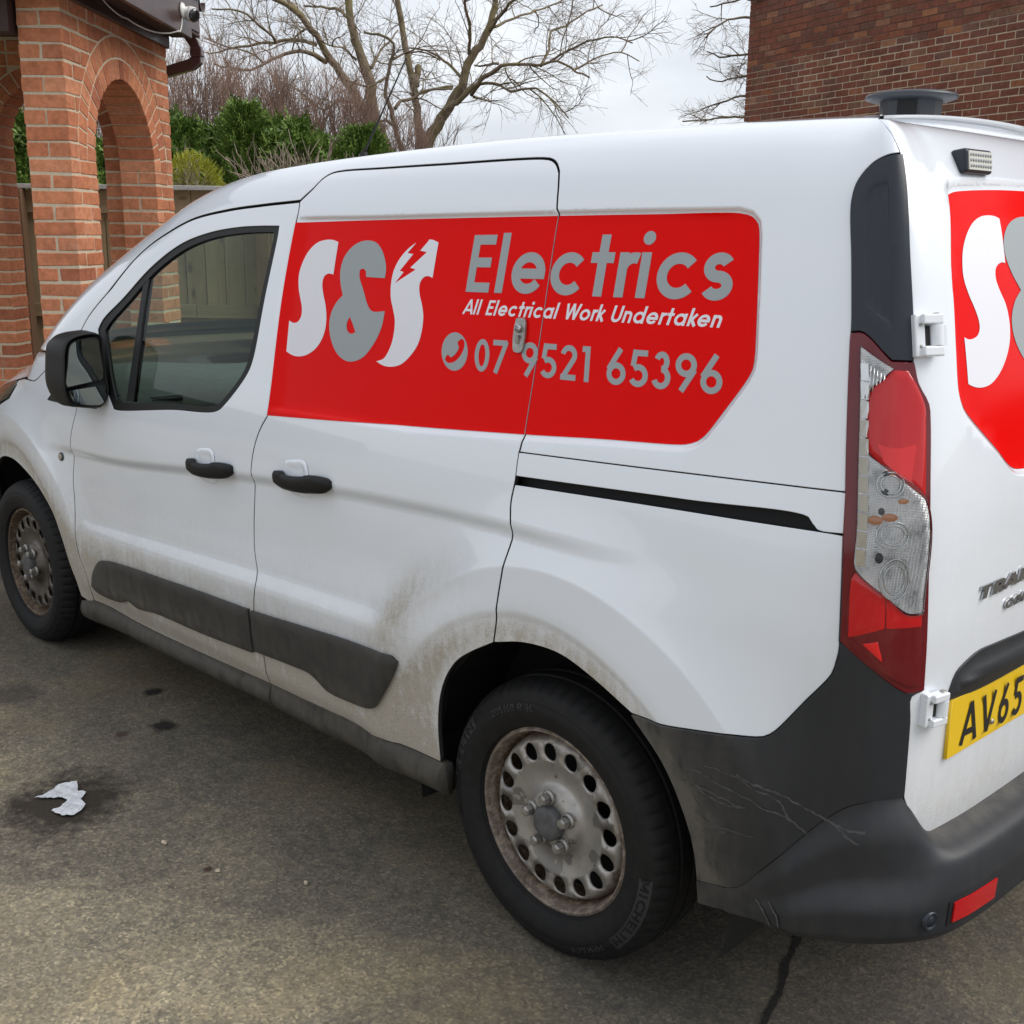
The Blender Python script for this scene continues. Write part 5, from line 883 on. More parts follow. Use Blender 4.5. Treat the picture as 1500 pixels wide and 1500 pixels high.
# pillar trim and tail light
pil=J('L2','D2','-P2','-P1')
def pil_off(a,b):
    pi_=ccw(np.array(OUT['pillarin']));return .006-.004*ss(0,.006,pdist(np.stack([a,b],1),pi_))
piP=corner_crv(ccw(np.array(OUT['pillarin'])),60,.01)
panel('pillar_trim',pil,'pillar',van,offn=pil_off,res=.016,dirt=False,feat_pts=False,extra=np.vstack([piP,offset(piP,.006),offset(piP,.003)]),mirror=True)
tlo=J('P1','P2','D3','LB',[tuple(ed['Q2'][0])],'L1')
tlo=J('-P2','-P1','-L1',[tuple(OUT['K2'][-1])],[(float(ed['LB'][-1][0]),float(ed['LB'][-1][1]))],'-LB','-D3')
TOFF=.006
tl=panel('tail_light',tlo,'lens_dark',van,off=TOFF,rim=.03,gap=.0025,res=.02,dirt=False,feat_pts=False,rd=.003)
clear=corner_crv(OUT['clear'],55,.008);redu=corner_crv(OUT['redup'],55,.008);rl=corner_crv(OUT['redlow'],55,.008)
panel('reflector_bowl',clear,'prism',tl,off=TOFF+.0022,gap=0.0,res=.012,rim=0,dirt=False,feat_pts=False)
# stepped reflector cells down the outer side and ribs above
cellm=MB()
L_=np.array([p for p in OUT['clear']]);
lefts=np.array(OUT['clear'])[-4:]
y0,y1=1.41,1.045
cl=ccw(clear)
def left_edge(u_):
    c_=cl;best=9
    for i in range(len(c_)):
        a,b=c_[i],c_[(i+1)%len(c_)]
        if (a[1]-u_)*(b[1]-u_)<=0 and a[1]!=b[1]:
            best=min(best,a[0]+(b[0]-a[0])*(u_-a[1])/(b[1]-a[1]))
    return best
ncell=11
ys=np.linspace(1.392,1.062,ncell+1)
for i in range(ncell):
    a,b=ys[i]-.0015,ys[i+1]+.0015
    la,lb=left_edge(a)+.002,left_edge(b)+.002
    w_=.015
    q=[sp(np.array(x),np.array(y),o_) for x,y,o_ in((la,a,TOFF+.0062),(la+w_,a,TOFF+.0052),(lb+w_,b,TOFF+.0028),(lb,b,TOFF+.0032))]
    k=[sp(np.array(x),np.array(y),TOFF+.0024) for x,y in((la,a),(la+w_,a),(lb+w_,b),(lb,b))]
    cellm.add(np.array(q+k),[[3,2,1,0],[0,1,5,4],[1,2,6,5],[2,3,7,6],[3,0,4,7]])
cellm.build('reflector_cell','chrome',tl)
rb=MB()
for x in np.linspace(.684,.716,6):
    top=1.402-(x-.665)*.55;bot=1.335 if x<.70 else 1.335+(x-.70)*1.4
    a=sp(np.array(x),np.array(top),TOFF+.002);b=sp(np.array(x),np.array(bot),TOFF+.002);rb.tube([a,b],.0018,6)
rb.build('reflector_rib','chrome',tl,smooth=True)
# two round bulb bowls with amber and grey bulbs
def bulb_lozenge(s_,u_,ra,rb,mt,h,name='bulb'):
    th=np.linspace(0,2*math.pi,29)[:-1];g=np.stack([s_+ra*np.cos(th),u_+rb*np.sin(th)],1)
    panel(name,g,mt,tl,offn=lambda a,b:TOFF+.0025+h*np.sqrt(np.clip(1-((a-s_)/ra)**2-((b-u_)/rb)**2,0,1)),gap=0,res=.004,rim=0,dirt=False,feat_pts=False)
bulb_lozenge(OUT['l_am1'][0]-.001,OUT['l_am1'][1],.012,.0075,'amber',.004);bulb_lozenge(OUT['l_am2'][0]-.004,OUT['l_am2'][1]-.001,.013,.0065,'amber',.004)
bulb_lozenge(.757,1.173,.010,.0045,'amber',.002);bulb_lozenge(.733,1.219,.012,.004,'amber',.002)
for s_,u_,ra,rb in ((.727,1.217,.006,.005),(.726,1.187,.006,.006),(.722,1.156,.005,.006),(.722,1.080,.006,.009)): bulb_lozenge(s_,u_,ra,rb,'vent',.004,'bulb_holder')
for s_,u_,ra,rb in ((.735,1.200,.022,.020),(.742,1.118,.026,.022),(.748,1.045,.024,.034)):
    th=np.linspace(0,2*math.pi,41)[:-1]
    for k,(q,h) in enumerate(((1.,.0016),(.72,.0012))):
        m=MB();m.tube([sp(np.array(s_+ra*q*math.cos(t)),np.array(u_+rb*q*math.sin(t)),TOFF+.0018+h) for t in np.r_[th,th[:1]]],.0013,6,False);m.build('reflector_ring','chrome',tl,smooth=True)
for k in range(6):
    m=MB();m.tube([sp(np.array(.715),np.array(1.122-.008*k),TOFF+.003),sp(np.array(.768),np.array(1.119-.008*k),TOFF+.003)],.0012,6,False);m.build('reflector_rib','chrome',tl,smooth=True)
def coff(g,h=.0035,o0=TOFF+.002): return lambda a,b:o0+h*np.sqrt(np.clip(pdist(np.stack([a,b],1),g)/.008,0,1))
panel('brake_lens',redu,'lens_red',tl,offn=coff(ccw(redu)),gap=.0008,res=.009,rim=.004,dirt=False,feat_pts=False,rd=.001)
panel('fog_lens',rl,'lens_dark',tl,offn=coff(ccw(rl),.0012),gap=.0008,res=.012,rim=.004,dirt=False,feat_pts=False)
for k_,mt in (('redlowA','lens_red'),('redlowB','lens_red'),('redlowC','lens_red2')):
    g=corner_crv(OUT[k_],40,.008);panel('reflex_lens',g,mt,tl,offn=coff(ccw(g),.0012,TOFF+.0035),gap=.0005,res=.01,rim=.003,dirt=False,feat_pts=False)
# red lens fan detail
c0=np.array([.735,1.262])
g=[(.711,1.264),(.776,1.264),(.768,1.203),(.748,1.213),(.722,1.236)]
panel('lens_fan',np.array(g),'lens_red2',tl,off=TOFF+.0063,gap=0,res=.01,rim=0,dirt=False,feat_pts=False)
cg=offset(ccw(clear),.0005)
panel('clear_lens',cg,'lens_clear',tl,off=TOFF+.0085,gap=0,res=.014,rim=.006,dirt=False,feat_pts=False)
mirror_tree(tl,van)
# rear doors
sE=S_END
botp=np.array([(.8661,.5278),(.9941,.521),(1.1309,.515),(1.2861,.5124),(1.45,.511),(sE-.003,.511)])
topr=[(sE-.003,1.80),(1.3,1.797),(1.0,1.792),(.8,1.785)]
rdo=np.vstack([J('-D1','D2','D3','D4','D5'),crv(botp),topr])
ctr=np.array(OUT['rear_red']);mx=2*1.42-ctr[:,0]
redr=ctr[ctr[:,0]<1.19]
L0=np.array(OUT['rear_red'])
left=L0[6:];left=np.vstack([left,L0[:1]])   # bottom -> up the left side
rr=np.vstack([[(1.40,L0[4][1])],L0[3:0:-1],L0[:1],L0[:5:-1],[(1.20,L0[5][1]-.004),(1.40,L0[5][1]-.012)]])
rr=ccw(np.array(rr));rrs=corner_crv(rr,55,.012)
rec_r=offset(rrs,-.012)
def rd_off(a,b): return -.008*ss(.001,.012,pdist(np.stack([a,b],1),rec_r))*ss(1.45,1.40,a)
rdoor=panel('rear_door',rdo,'paint',van,offn=rd_off,res=.028,mirror=False,extra=np.vstack([offset(rec_r,q) for q in(0,.004,.008,.012)]))
mirror_tree(rdoor,van)
# hinges
def hinge(s_,u_,hh,k=.74):
    c=sp(np.array(s_),np.array(u_));nv=N(np.array(s_),np.array(u_));ts=P(np.array(s_+.002),np.array(u_))-P(np.array(s_-.002),np.array(u_));ts/=np.linalg.norm(ts);up=np.cross(nv,ts);
    ax=np.stack([ts,nv,up])
    m=MB()
    m.box(c-ts*.022*k+nv*.006,(.026*k,.016,hh),ax)
    m.box(c+ts*.005*k+up*hh*.37+nv*.013,(.052*k,.020,hh*.24),ax);m.box(c+ts*.005*k-up*hh*.37+nv*.013,(.052*k,.020,hh*.24),ax)
    hg=m.build('hinge','paint',rdoor,attr=np.full(24,.15))
    b=hg.modifiers.new('bevel','BEVEL');b.width=.0028;b.segments=3
    m=MB();pts=[c+ts*.020*k+nv*.013-up*hh*.24,c+ts*.020*k+nv*.013+up*hh*.24];m.tube(pts,.0115,18);m.box(c+ts*.030*k+nv*.007,(.034*k,.012,hh*.46),ax)
    m.build('hinge_knuckle','paint',hg,attr=np.full(44,.15))
    m=MB();m.box(c-ts*.004*k+nv*.007,(.014*k,.010,hh*.46),ax);m.build('hinge_gap','black',hg)
    m=MB();m.lathe([(0,.002),(.005,.002),(.0065,0)],c+ts*.020*k+nv*.013+up*hh*.49,up,14);m.build('hinge_pin','nut',hg,smooth=True)
    m=MB();
    for q in (-.25,.25): m.lathe([(0,.0015),(.0025,.0012),(.003,0)],c-ts*.022*k+nv*.0142+up*hh*q,nv,10)
    m.build('hinge_rivet','nut',hg)
hinge(.800,1.437,.070);hinge(.852,.806,.060)
# LED light bar
lbq=np.array(OUT['lightbar']);s0,u0=lbq.mean(0)
c=sp(np.array(s0-.006),np.array(u0));nv=N(np.array(s0),np.array(u0));nv=nv*[1,1,.25];nv/=np.linalg.norm(nv)
ts=P(np.array(s0+.03),np.array(u0))-P(np.array(s0-.03),np.array(u0));ts/=np.linalg.norm(ts);ts-=nv*(ts@nv);ts/=np.linalg.norm(ts);up=np.cross(nv,ts)
if up[2]<0: up=-up
ax=np.stack([ts,nv,up]);m=MB();m.box(c+nv*.005,(.098,.030,.042),ax);lb=m.build('light_bar','pillar',rdoor);b=lb.modifiers.new('bevel','BEVEL');b.width=.006;b.segments=3
m=MB();m.box(c+nv*.0205,(.084,.003,.032),ax);lf=m.build('light_lens','led',lb)
m=MB()
for i in range(9):
    for j in range(3):
        m.lathe([(.003,.0003),(.0022,.0014),(0,.0018)],c+nv*.022+ts*(-.036+.009*i)+up*(-.0095+.0095*j),nv,8)
m.build('led','badge',lb)
# number plate and its dark hood
TP=np.array(OUT['trimplate'])
hood=np.vstack([TP,[(1.30,.8755),(1.46,.872),(1.46,.806),(1.30,.8075),(.902,.809)]])
g=ccw(corner_crv(hood,50,.012))
panel('plate_hood',g,'plastic',rdoor,offn=lambda a,b:.004+.026*ss(.0,.05,pdist(np.stack([a,b],1),g))*ss(.90,.79,b),res=.014,gap=0,dirt=lambda s_,u_:.12+0*s_,feat_pts=False,rim=.02)
pq=np.array([(.9075,.695),(1.4275,.695),(1.4275,.806),(.9075,.806)])
plt=panel('number_plate',pq,'plate',rdoor,off=.008,gap=0,res=.05,rim=.006,dirt=False,feat_pts=False,rd=.0015)
# plate characters are condensed: rescale advance to 50 mm glyph pitch
text_chars('letter','AV65',.155,(.9075+.036,.711),(.060*4-.010,0),(0,.079),'ink',plt,.0092,.17)
m=MB();m.lathe([(0,.004),(.004,.0035),(.0055,.001)],sp(np.array(1.052),np.array(.728),.009),N(np.array(1.05),np.array(.728)),12);m.build('plate_screw','nut',plt,smooth=True)
# badges
def badge(txt,o_,ex,ey,w):
    text_chars('badge_letter',txt,w,o_,ex,ey,'badge',rdoor,.0015,.03,.003)
b1_=np.array(OUT['badge1']);
badge('TRANSIT',b1_[0],(.315,.012),(.010,.024),.26)
badge('CONNECT',(b1_[0][0]+.098,b1_[0][1]-.036),(.20,.004),(.006,.017),.26)
# red panel on the rear door, traced letters carried over from the side
rv=panel('rear_graphic',offset(rrs,.001),'red',rdoor,offn=lambda a,b:rd_off(a,b)+.0012,gap=0,res=.03,rim=0,dirt=False,feat_pts=False)
def on_rear(name,adds,mat,off=.002):
    v,f=poly2(None,adds,(),.04);o_=rd_off(v[:,0],v[:,1])+off
    return obj(name,P(v[:,0],v[:,1])+N(v[:,0],v[:,1])*o_[:,None],f,mat,rv,normals=N(v[:,0],v[:,1]))
on_rear('letter',[corner_crv(OUT['rear_S'],60,.008)],'lwhite')
A_=np.array(OUT['S_a']);B_=np.array(OUT['rear_S'])
Mx=np.linalg.lstsq(np.hstack([A_,np.ones((len(A_),1))]),B_,rcond=None)[0] if len(A_)==len(B_) else None
if Mx is None:
    la,ha=A_.min(0),A_.max(0);lb_,hb=B_.min(0),B_.max(0);k=(hb-lb_)/(ha-la);tf=lambda q:lb_+(np.asarray(q)-la)*k
else: tf=lambda q:np.hstack([np.asarray(q),np.ones((len(q),1))])@Mx
am=tf(OUT['amp']);am=am-[am[:,0].min()-np.array(OUT['rear_amp'])[:,0].min(),0]
on_rear('letter',[corner_crv(am,50,.008)],'lgrey')
# side graphic: one vinyl, cut at the door gap
red=corner_crv(OUT['red'],60,.012)
sgp=[];gapx=ed['C2']
redp=ccw(red)
def split(poly,left):
    # clip by the shut line
    c2=gapx[np.argsort(gapx[:,1])];
    xs=np.interp(poly[:,1],c2[:,1],c2[:,0]);k=poly[:,0]<xs if left else poly[:,0]>xs
    seg=poly[k];
    # roll so that the cut is at the ends
    i=np.where(k&~np.roll(k,1))[0][0];seg=np.roll(poly,-i,0);kk=np.roll(k,-i);seg=seg[kk]
    a,b=seg[-1][1],seg[0][1]
    us=np.linspace(a,b,30);cut=np.stack([np.interp(us,c2[:,1],c2[:,0])+(-.0012 if left else .0012),us],1)
    return np.vstack([seg,cut])
gl=panel('side_graphic',offset(ccw(split(redp,True)),.0005),'red',sld,off=.0015,gap=0,res=.02,rim=0,dirt=False)
gr=panel('side_graphic',offset(ccw(split(redp,False)),.0005),'red',van,off=.0015,gap=0,res=.02,rim=0,dirt=False)
decal('letter',[corner_crv(OUT['S_a'],60,.008)],[],'lwhite',gl,.0023,.04)
decal('letter',[corner_crv(OUT['amp'],50,.008)],[corner_crv(OUT['amph'],50,.006)],'lgrey',gl,.0023,.04)
decal('letter',[corner_crv(OUT['S_b'],60,.008)],[np.array(OUT['bolt'])],'lwhite',gl,.0023,.04)
ph=np.array(OUT['phone']);pc=ph.mean(0);aa=(ph[3]-ph[1])/2;bb=(ph[2]-ph[0])/2;th=np.linspace(0,2*math.pi,61)[:-1];phc=pc+np.cos(th)[:,None]*aa+np.sin(th)[:,None]*bb
decal('phone_symbol',[phc],[corner_crv(OUT['phicon'],170,.006)],'lgrey',gl,.0023,.04)
for txt,key,w,mt,trk in (('Electrics','tx1',.17,'lgrey',.03),('All Electrical Work Undertaken','tx2',.165,'lwhite',.03),('07 9521 65396','tx3',.165,'lgrey',.045)):
    o_,e_,t_=[np.array(q) for q in OUT[key]]
    if key=='tx1': o_,e_=o_,e_
    ey=t_-o_
    ey=ey+np.array([{'tx1':.004,'tx2':.006,'tx3':.0}[key],0])
    text_chars('letter',txt,w,o_,(e_-o_)*{'tx1':1.032}.get(key,1.),ey,mt,gl,.0023,trk)
# bumper: upper corner trims and lower bumper
up_=J('Q3','-Q2')
ut=np.vstack([J('R3'),ed['bseam'][::-1],J('-D4')[:],J('LB')[:],J('Q2'),J('Q3')])
ut=dedupe(ut,.0015)
panel('bumper_corner',ut,'plastic',van,off=.004,res=.02,gap=.0012,rim=.012,feat_pts=False,mirror=True,dirt=lambda s_,u_:.9*np.exp(-((np.hypot(s_,u_-.318)-.445)/.05)**2)+.06+.25*ss(.62,.42,s_)*ss(.35,.2,np.abs(u_-.5)))
def bprof(v_):
    k=[0,.15,.45,.52,.72,.78,.93,1.0]
    z=ip(v_,k,[.556,.545,.530,.522,.476,.462,.395,.372]);o_=ip(v_,k,[-.012,.020,.058,.066,.080,.082,.080,.064]);return z,o_
bs=ed['bseam'];bs_s=bs[::-1]
rows=[];ss_=np.concatenate([np.linspace(.4215,.8,60),np.linspace(.806,.95,30),np.linspace(.97,sE,24)]);vv=np.linspace(0,1,46)
order=np.argsort(bs[:,0])
topz=lambda s_:np.interp(s_,bs[order][:,0],bs[order][:,1])
for s_ in ss_:
    w=float(ss(.70,.93,s_));zr,orr=bprof(vv)
    zt_=float(topz(s_)) if s_<.82 else .644
    # side profile: flush corner piece
    zb=float(ip(np.array(s_),[.42,.55,.65,.75,.9],[.318,.345,.365,.378,.372]))
    zs=zt_-(zt_-zb)*np.clip(vv,0,1)
    os_=.005+.016*ss(.0,.30,vv)*ss(.50,.68,s_)+.026*ss(.50,.76,vv)*ss(.50,.75,s_)-.012*ss(.92,1,vv)
    kk=float(ss(.80,.90,s_))
    z=zs*(1-kk)+zr*kk;o_=os_*(1-w)+orr*w
    o_=np.where(kk<1,o_*(1-0*kk),o_)
    # horizontal outward direction
    nv=N(np.array(s_),np.array(.6));nv=nv*[1,1,0];nv/=np.linalg.norm(nv)
    p=P(np.full_like(z,s_),z)+nv*o_[:,None];rows.append(p)
rows=np.array(rows);nv_=len(vv);half=np.concatenate(rows)
fc=grid_faces(len(ss_),nv_)
full=np.vstack([half,half*[1,-1,1]+[0,YM,0]]);nh=len(half)
F=[q[::-1] for q in fc]+[[i+nh for i in q] for q in fc]
dz=np.concatenate([np.full(nv_,.0)+(.35*float(ss(.62,.45,s_)))+.10+.5*ss(.33,.1,vv)*float(ss(.83,.9,s_)) for s_ in ss_])
bump_o=obj('rear_bumper',full,F,'plastic',van,smooth=True,attr=np.r_[dz,dz])
def on_b(s_,v_):
    i=np.interp(s_,ss_,range(len(ss_)));j=np.interp(v_,vv,range(nv_));i0=int(min(i,len(ss_)-2));j0=int(min(j,nv_-2));a=i-i0;b=j-j0
    return (rows[i0,j0]*(1-a)*(1-b)+rows[i0+1,j0]*a*(1-b)+rows[i0,j0+1]*(1-a)*b+rows[i0+1,j0+1]*a*b)
def bpatch(name,s0,s1,v0,v1,mat,off,th):
    sg=np.linspace(s0,s1,10);vg=np.linspace(v0,v1,4);pts=[];
    for a in sg:
        for b in vg:
            e=.004;t1=on_b(a+e,b)-on_b(a-e,b);t2=on_b(a,b-e*2)-on_b(a,b+e*2);nn=np.cross(t1,t2);nn/=np.linalg.norm(nn)
            pts.append(on_b(a,b)+nn*off)
    n_=len(pts);pts=np.array(pts);q=pts.copy()
    f=grid_faces(10,4);f=[x[::-1] for x in f] if False else f
    t1=pts[4]-pts[0];nn=np.cross(pts[4]-pts[0],pts[0]-pts[3]);nn/=np.linalg.norm(nn)
    F=[x[::-1] for x in f];ec={}
    for t in F:
        for i in range(4): ec[(t[i],t[(i+1)%4])]=1
    F+=[[b,a,a+n_,b+n_] for (a,b) in ec if (b,a) not in ec]
    return obj(name,np.vstack([pts,pts-nn*th]),F,mat,bump_o)
bpatch('reflector',.880,1.005,.80,.885,'lens_red',.005,.012)
bpatch('reflector_surround',.872,1.014,.785,.90,'black',.002,.012)
c=on_b(.838,.84);m=MB();m.lathe([(.0,.002),(.010,.002),(.011,-.001),(.013,-.001),(.014,.004),(.018,.003),(.019,-.004)],c,N(np.array(.85),np.array(.6)),24);m.build('parking_sensor','pillar',bump_o,smooth=True)
# dark body structure behind the gaps, arch liners, floor
ins=np.vstack([[(-2.62,1.04),(-2.62,.74),(-2.36,.60),(-2.30,.25)],[(-.34,.25),(-.34,.42),(-.30,.58),(-.18,.72),(0,.77),(.18,.75),(.32,.66),(.40,.55),(.46,.36)],[(1.45,.45),(1.45,1.72),(.8,1.70),(.6,1.72),(-.9,1.72),(-1.3,1.67),(-1.6,1.585),(-1.9,1.43),(-2.2,1.27)]])
oldf=FEAT[0]
frm=panel('body_frame',ins,'black',van,holes=[offset(ccw(win),-.004)],off=-.030,gap=0,res=.05,rim=0,dirt=False,feat_pts=False,mirror=True)
for cx,r0 in ((0.,.455),(-2.8,.47)):
    m=MB();prof=[]
    t=np.linspace(math.radians(-12),math.radians(192),40)
    for yy in (.03,.30): prof+= [(cx+.03*(cx==0)+r0*math.cos(a),yy,.318+r0*math.sin(a)) for a in t]
    m.add(prof,grid_faces(2,40));n_=len(prof)
    m.add([(cx+.03*(cx==0)+r0*math.cos(a),.30,.318+r0*math.sin(a)) for a in t]+[(cx,.30,.25)],[[i,i+1,40] for i in range(39)])
    o=m.build('arch_liner','black',van)
    mirror_tree(o,van)
m=MB();m.box((-1.5,.9175,.33),(3.8,1.30,.10));m.box((-1.35,.9175,.335),(1.9,1.66,.09));m.box((.50,.9175,.46),(.5,1.36,.08));m.build('underbody','black',van)
# load-space bulkhead, cabin
m=MB();m.box((-.98,.9175,.97),(.03,1.50,1.1));m.build('bulkhead','cabin',van)
rows=[]
for x,z in ((-2.66,1.06),(-2.4,1.10),(-2.15,1.075),(-2.0,1.045),(-1.93,.99),(-1.93,.80),(-2.0,.62)):
    yy=np.linspace(.06,1.775,15);rows.append(np.stack([np.full(15,x)+.05*np.cos(yy*5),yy,z+.02*np.sin(yy*6)],1))
dash=obj('dashboard',np.concatenate(rows),grid_faces(7,15),'cabin',van,smooth=True)
for yc in (.22,.80,1.05,1.62):
    m=MB();m.box((-1.97,yc,1.03),(.05,.13,.05));o=m.build('air_vent','pillar',dash);b=o.modifiers.new('bevel','BEVEL');b.width=.015;b.segments=3
    m=MB()
    for k in range(3): m.box((-1.943,yc,1.015+.014*k),(.006,.11,.004))
    m.build('vent_slat','nut',dash)
m=MB();t=np.linspace(0,2*math.pi,33);cw=np.array([-1.72,1.36,1.0])
ring=[cw+.185*(np.array([0,1,0])*math.cos(a)+np.array([.42,0,.9])*math.sin(a)) for a in t];m.tube(ring,.015,8,False);m.tube([cw+[-.3,0,-.1],cw],.03,10)
for a in (0,math.pi,-math.pi/2): m.tube([cw,cw+.18*(np.array([0,1,0])*math.cos(a)+np.array([.42,0,.9])*math.sin(a))],.014,6)
m.build('steering_wheel','cabin',van,smooth=True)
for yc in (.46,1.36):
    def cush(name,pts,w,parent):
        pr=np.array(pts);yy=np.linspace(-1,1,9);v=[]
        for y_ in yy:
            k=1-.12*y_**4;c_=pr.mean(0);q=c_+(pr-c_)*k;v+= [(x,yc+y_*w/2,z) for x,z in q]
        n_=len(pr);f=[[i*n_+j,i*n_+(j+1)%n_,(i+1)*n_+(j+1)%n_,(i+1)*n_+j] for i in range(8) for j in range(n_)]+[list(range(n_)),[8*n_+j for j in range(n_)][::-1]]
        return obj(name,v,f,'seat',parent,smooth=True)
    st_=cush('seat',[(-1.72,.62),(-1.70,.72),(-1.3,.68),(-1.2,.66),(-1.2,.55),(-1.7,.52)],.5,van)
    cush('seat_backrest',[(-1.30,.64),(-1.22,.9),(-1.13,1.22),(-1.06,1.22),(-1.10,.9),(-1.18,.6)],.48,st_)
    cush('headrest',[(-1.16,1.27),(-1.14,1.40),(-1.08,1.42),(-1.05,1.30),(-1.08,1.26)],.25,st_)
# door mirror
def mirror_part(poly,x,k=1.,c=None,dz=0):
    q=np.array(poly);c=q.mean(0) if c is None else c;q=c+(q-c)*k;return np.stack([np.full(len(q),x)+.12*(q[:,0]-c[0]),q[:,0],q[:,1]+dz],1)
RM=corner_crv(OUT['mirror']['rim'],70,.008);cc=RM.mean(0);nm=len(RM)
secs=[(-1.967,.93),(-1.955,.965),(-1.958,1.0),(-1.975,1.02),(-2.03,1.04),(-2.08,.99),(-2.12,.86),(-2.145,.62),(-2.15,.2)]
v=np.concatenate([mirror_part(RM,x,k,cc,dz=0) for x,k in secs])
f=[[i*nm+j,i*nm+(j+1)%nm,(i+1)*nm+(j+1)%nm,(i+1)*nm+j] for i in range(len(secs)-1) for j in range(nm)]
f.append([(len(secs)-1)*nm+j for j in range(nm)]);f.append(list(range(nm))[::-1])
mir_o=obj('door_mirror','x' and v,f,'trim',fd,smooth=True)
for k_ in ('g1','g2'):
    g=corner_crv(OUT['mirror'][k_],70,.008);c_=g.mean(0)
    q=np.array(g);px=-1.9635+.12*(q[:,0]-cc[0])
    V=np.stack([-1.948+.12*(c_[0]-cc[0])+.14*(q[:,0]-c_[0])+.03*(q[:,1]-c_[1]),q[:,0],q[:,1]],1)
    obj('mirror_glass',V,[list(range(len(V)))],'mirror',mir_o)
    q2=c_+(q-c_)*1.05;V2=np.stack([-1.9495+.12*(c_[0]-cc[0])+.14*(q2[:,0]-c_[0])+.03*(q2[:,1]-c_[1]),q2[:,0],q2[:,1]],1)
    if area2(q2)<0: pass
    obj('mirror_bezel',V2,[list(range(len(V2)))],'black',mir_o)
m=MB();m.tube([(-2.09,-.03,1.065),(-2.04,.0,1.055),(-1.975,.06,1.045)],[.026,.030,.028],14);m.build('mirror_arm','pillar',mir_o,smooth=True)
# triangular sail at window corner and foot
sail=corner_crv([(-2.425,1.006),(-2.2,1.008),(-2.03,1.020),(-2.05,1.055),(-2.10,1.10),(-2.14,1.24),(-2.19,1.20),(-2.27,1.10),(-2.36,1.05)],50)
panel('mirror_sail',sail,'trim',fd,off=.003,gap=0,dirt=False,feat_pts=False,rim=.008)
mirror_tree(fd,van)
mirror_tree(sld,van) if False else panel('sliding_door',sd_out*[1,1],'paint',van,mirror=False) if False else None
q,w_=mir(sld);q.parent=van;q.location=Vector(w_-WL['van'])
# wheels
def wheel_meshes():
    root_axis=np.array([0,-1,0])     # outward
    NA=300
    # tyre profile: (r, y inward) y=0 at rim lip plane
    prof=[(.214,.012),(.2195,.003),(.222,-.004),(.228,-.007),(.240,-.013),(.258,-.018),(.272,-.019),(.276,-.0165),(.284,-.0165),(.287,-.014),(.300,-.009),(.308,-.003),(.314,.006),(.320,.018),(.3235,.028),(.3245,.044),(.3175,.046),(.3175,.054),(.3255,.056),(.326,.084),(.3185,.086),(.3185,.096),(.326,.098),(.3255,.128),(.3175,.130),(.3175,.138),(.3245,.140),(.3235,.158),(.318,.175),(.300,.192),(.26,.198),(.222,.185)]
    v=[];
    for r,y in prof:
        for k in range(NA):
            a=2*math.pi*k/NA;rr=r
            if .302<r<.3236 and y<.04:
                rr=r-(.005 if k%5==0 else 0)*(1 if r>.305 else .5)
            v.append((rr*math.cos(a),y,rr*math.sin(a)))
    n_=NA;f=[[i*n_+k,i*n_+(k+1)%n_,(i+1)*n_+(k+1)%n_,(i+1)*n_+k] for i in range(len(prof)-1) for k in range(n_)]
    tyre=(np.array(v),f)
    # rim barrel + disc
    m=MB();lp=[(.2215,-.002),(.2205,.006),(.2155,.008),(.2125,.004),(.209,.003),(.2065,.010),(.204,.026),(.199,.040),(.196,.055),(.194,.10)]
    nn=96;v=[];at=[]
    for r,y in lp:
        for k in range(nn): a=2*math.pi*k/nn;v.append((r*math.cos(a),y,r*math.sin(a)));at.append(.55 if r>.2 else .8)
    f=[[i*nn+k,i*nn+(k+1)%nn,(i+1)*nn+(k+1)%nn,(i+1)*nn+k] for i in range(len(lp)-1) for k in range(nn)]
    rimb=(np.array(v),f,at)
    # disc with 16 holes
    outer=arc(0,0,.197,.197,0,360,97)[:-1];cen=arc(0,0,.033,.033,0,360,33)[:-1]
    holes=[arc(.158*math.cos(a),.158*math.sin(a),.0155,.0195,0,360,25)[:-1] for a in np.linspace(0,2*math.pi,17)[:-1]]
    hs=[]
    for i,a in enumerate(np.linspace(0,2*math.pi,17)[:-1]):
        q=arc(0,0,.0210,.0200,0,360,25)[:-1];R_=np.array([[math.cos(a),-math.sin(a)],[math.sin(a),math.cos(a)]]);hs.append(q@R_.T+[.158*math.cos(a),.158*math.sin(a)])
    g=[]
    for r in (.045,.055,.065,.072,.078,.085,.095,.105,.115,.125,.133,.18,.186,.192):
        k=int(2*math.pi*r/.009);g+= [(r*math.cos(t),r*math.sin(t)) for t in np.linspace(0,2*math.pi,k+1)[:-1]]
    def keep(c):
        k=inside(c,outer)&~inside(c,cen)
        for h in hs: k&=~inside(c,h)
        return k
    g=np.array(g);ok=np.ones(len(g),bool)
    for h in hs: ok&=pdist(g,h)<-.003
    v2,f2=cdt([outer,cen]+hs,g[ok],keep)
    rr=np.hypot(v2[:,0],v2[:,1])
    y=ip(rr,[.03,.055,.066,.074,.082,.10,.12,.14,.158,.175,.184,.190,.197],[.006,.006,.010,.022,.030,.031,.026,.019,.0165,.0185,.025,.036,.050])
    bv=np.stack([v2[:,0],y,v2[:,1]],1)
    # hole rims
    ec={}
    for t in f2:
        for a,b in((t[0],t[1]),(t[1],t[2]),(t[2],t[0])): ec[(a,b)]=1
    F=[[t[0],t[2],t[1]] for t in f2] if False else [list(t) for t in f2]
    nb=len(bv);F+=[[b,a,a+nb,b+nb] for (a,b) in ec if (b,a) not in ec]
    at=.12+.75*ss(.172,.196,rr)+.10*ss(.09,.06,rr)
    disc=(np.vstack([bv,bv+[0,.006,0]]),F,np.r_[at,at])
    return tyre,rimb,disc
WT=wheel_meshes()
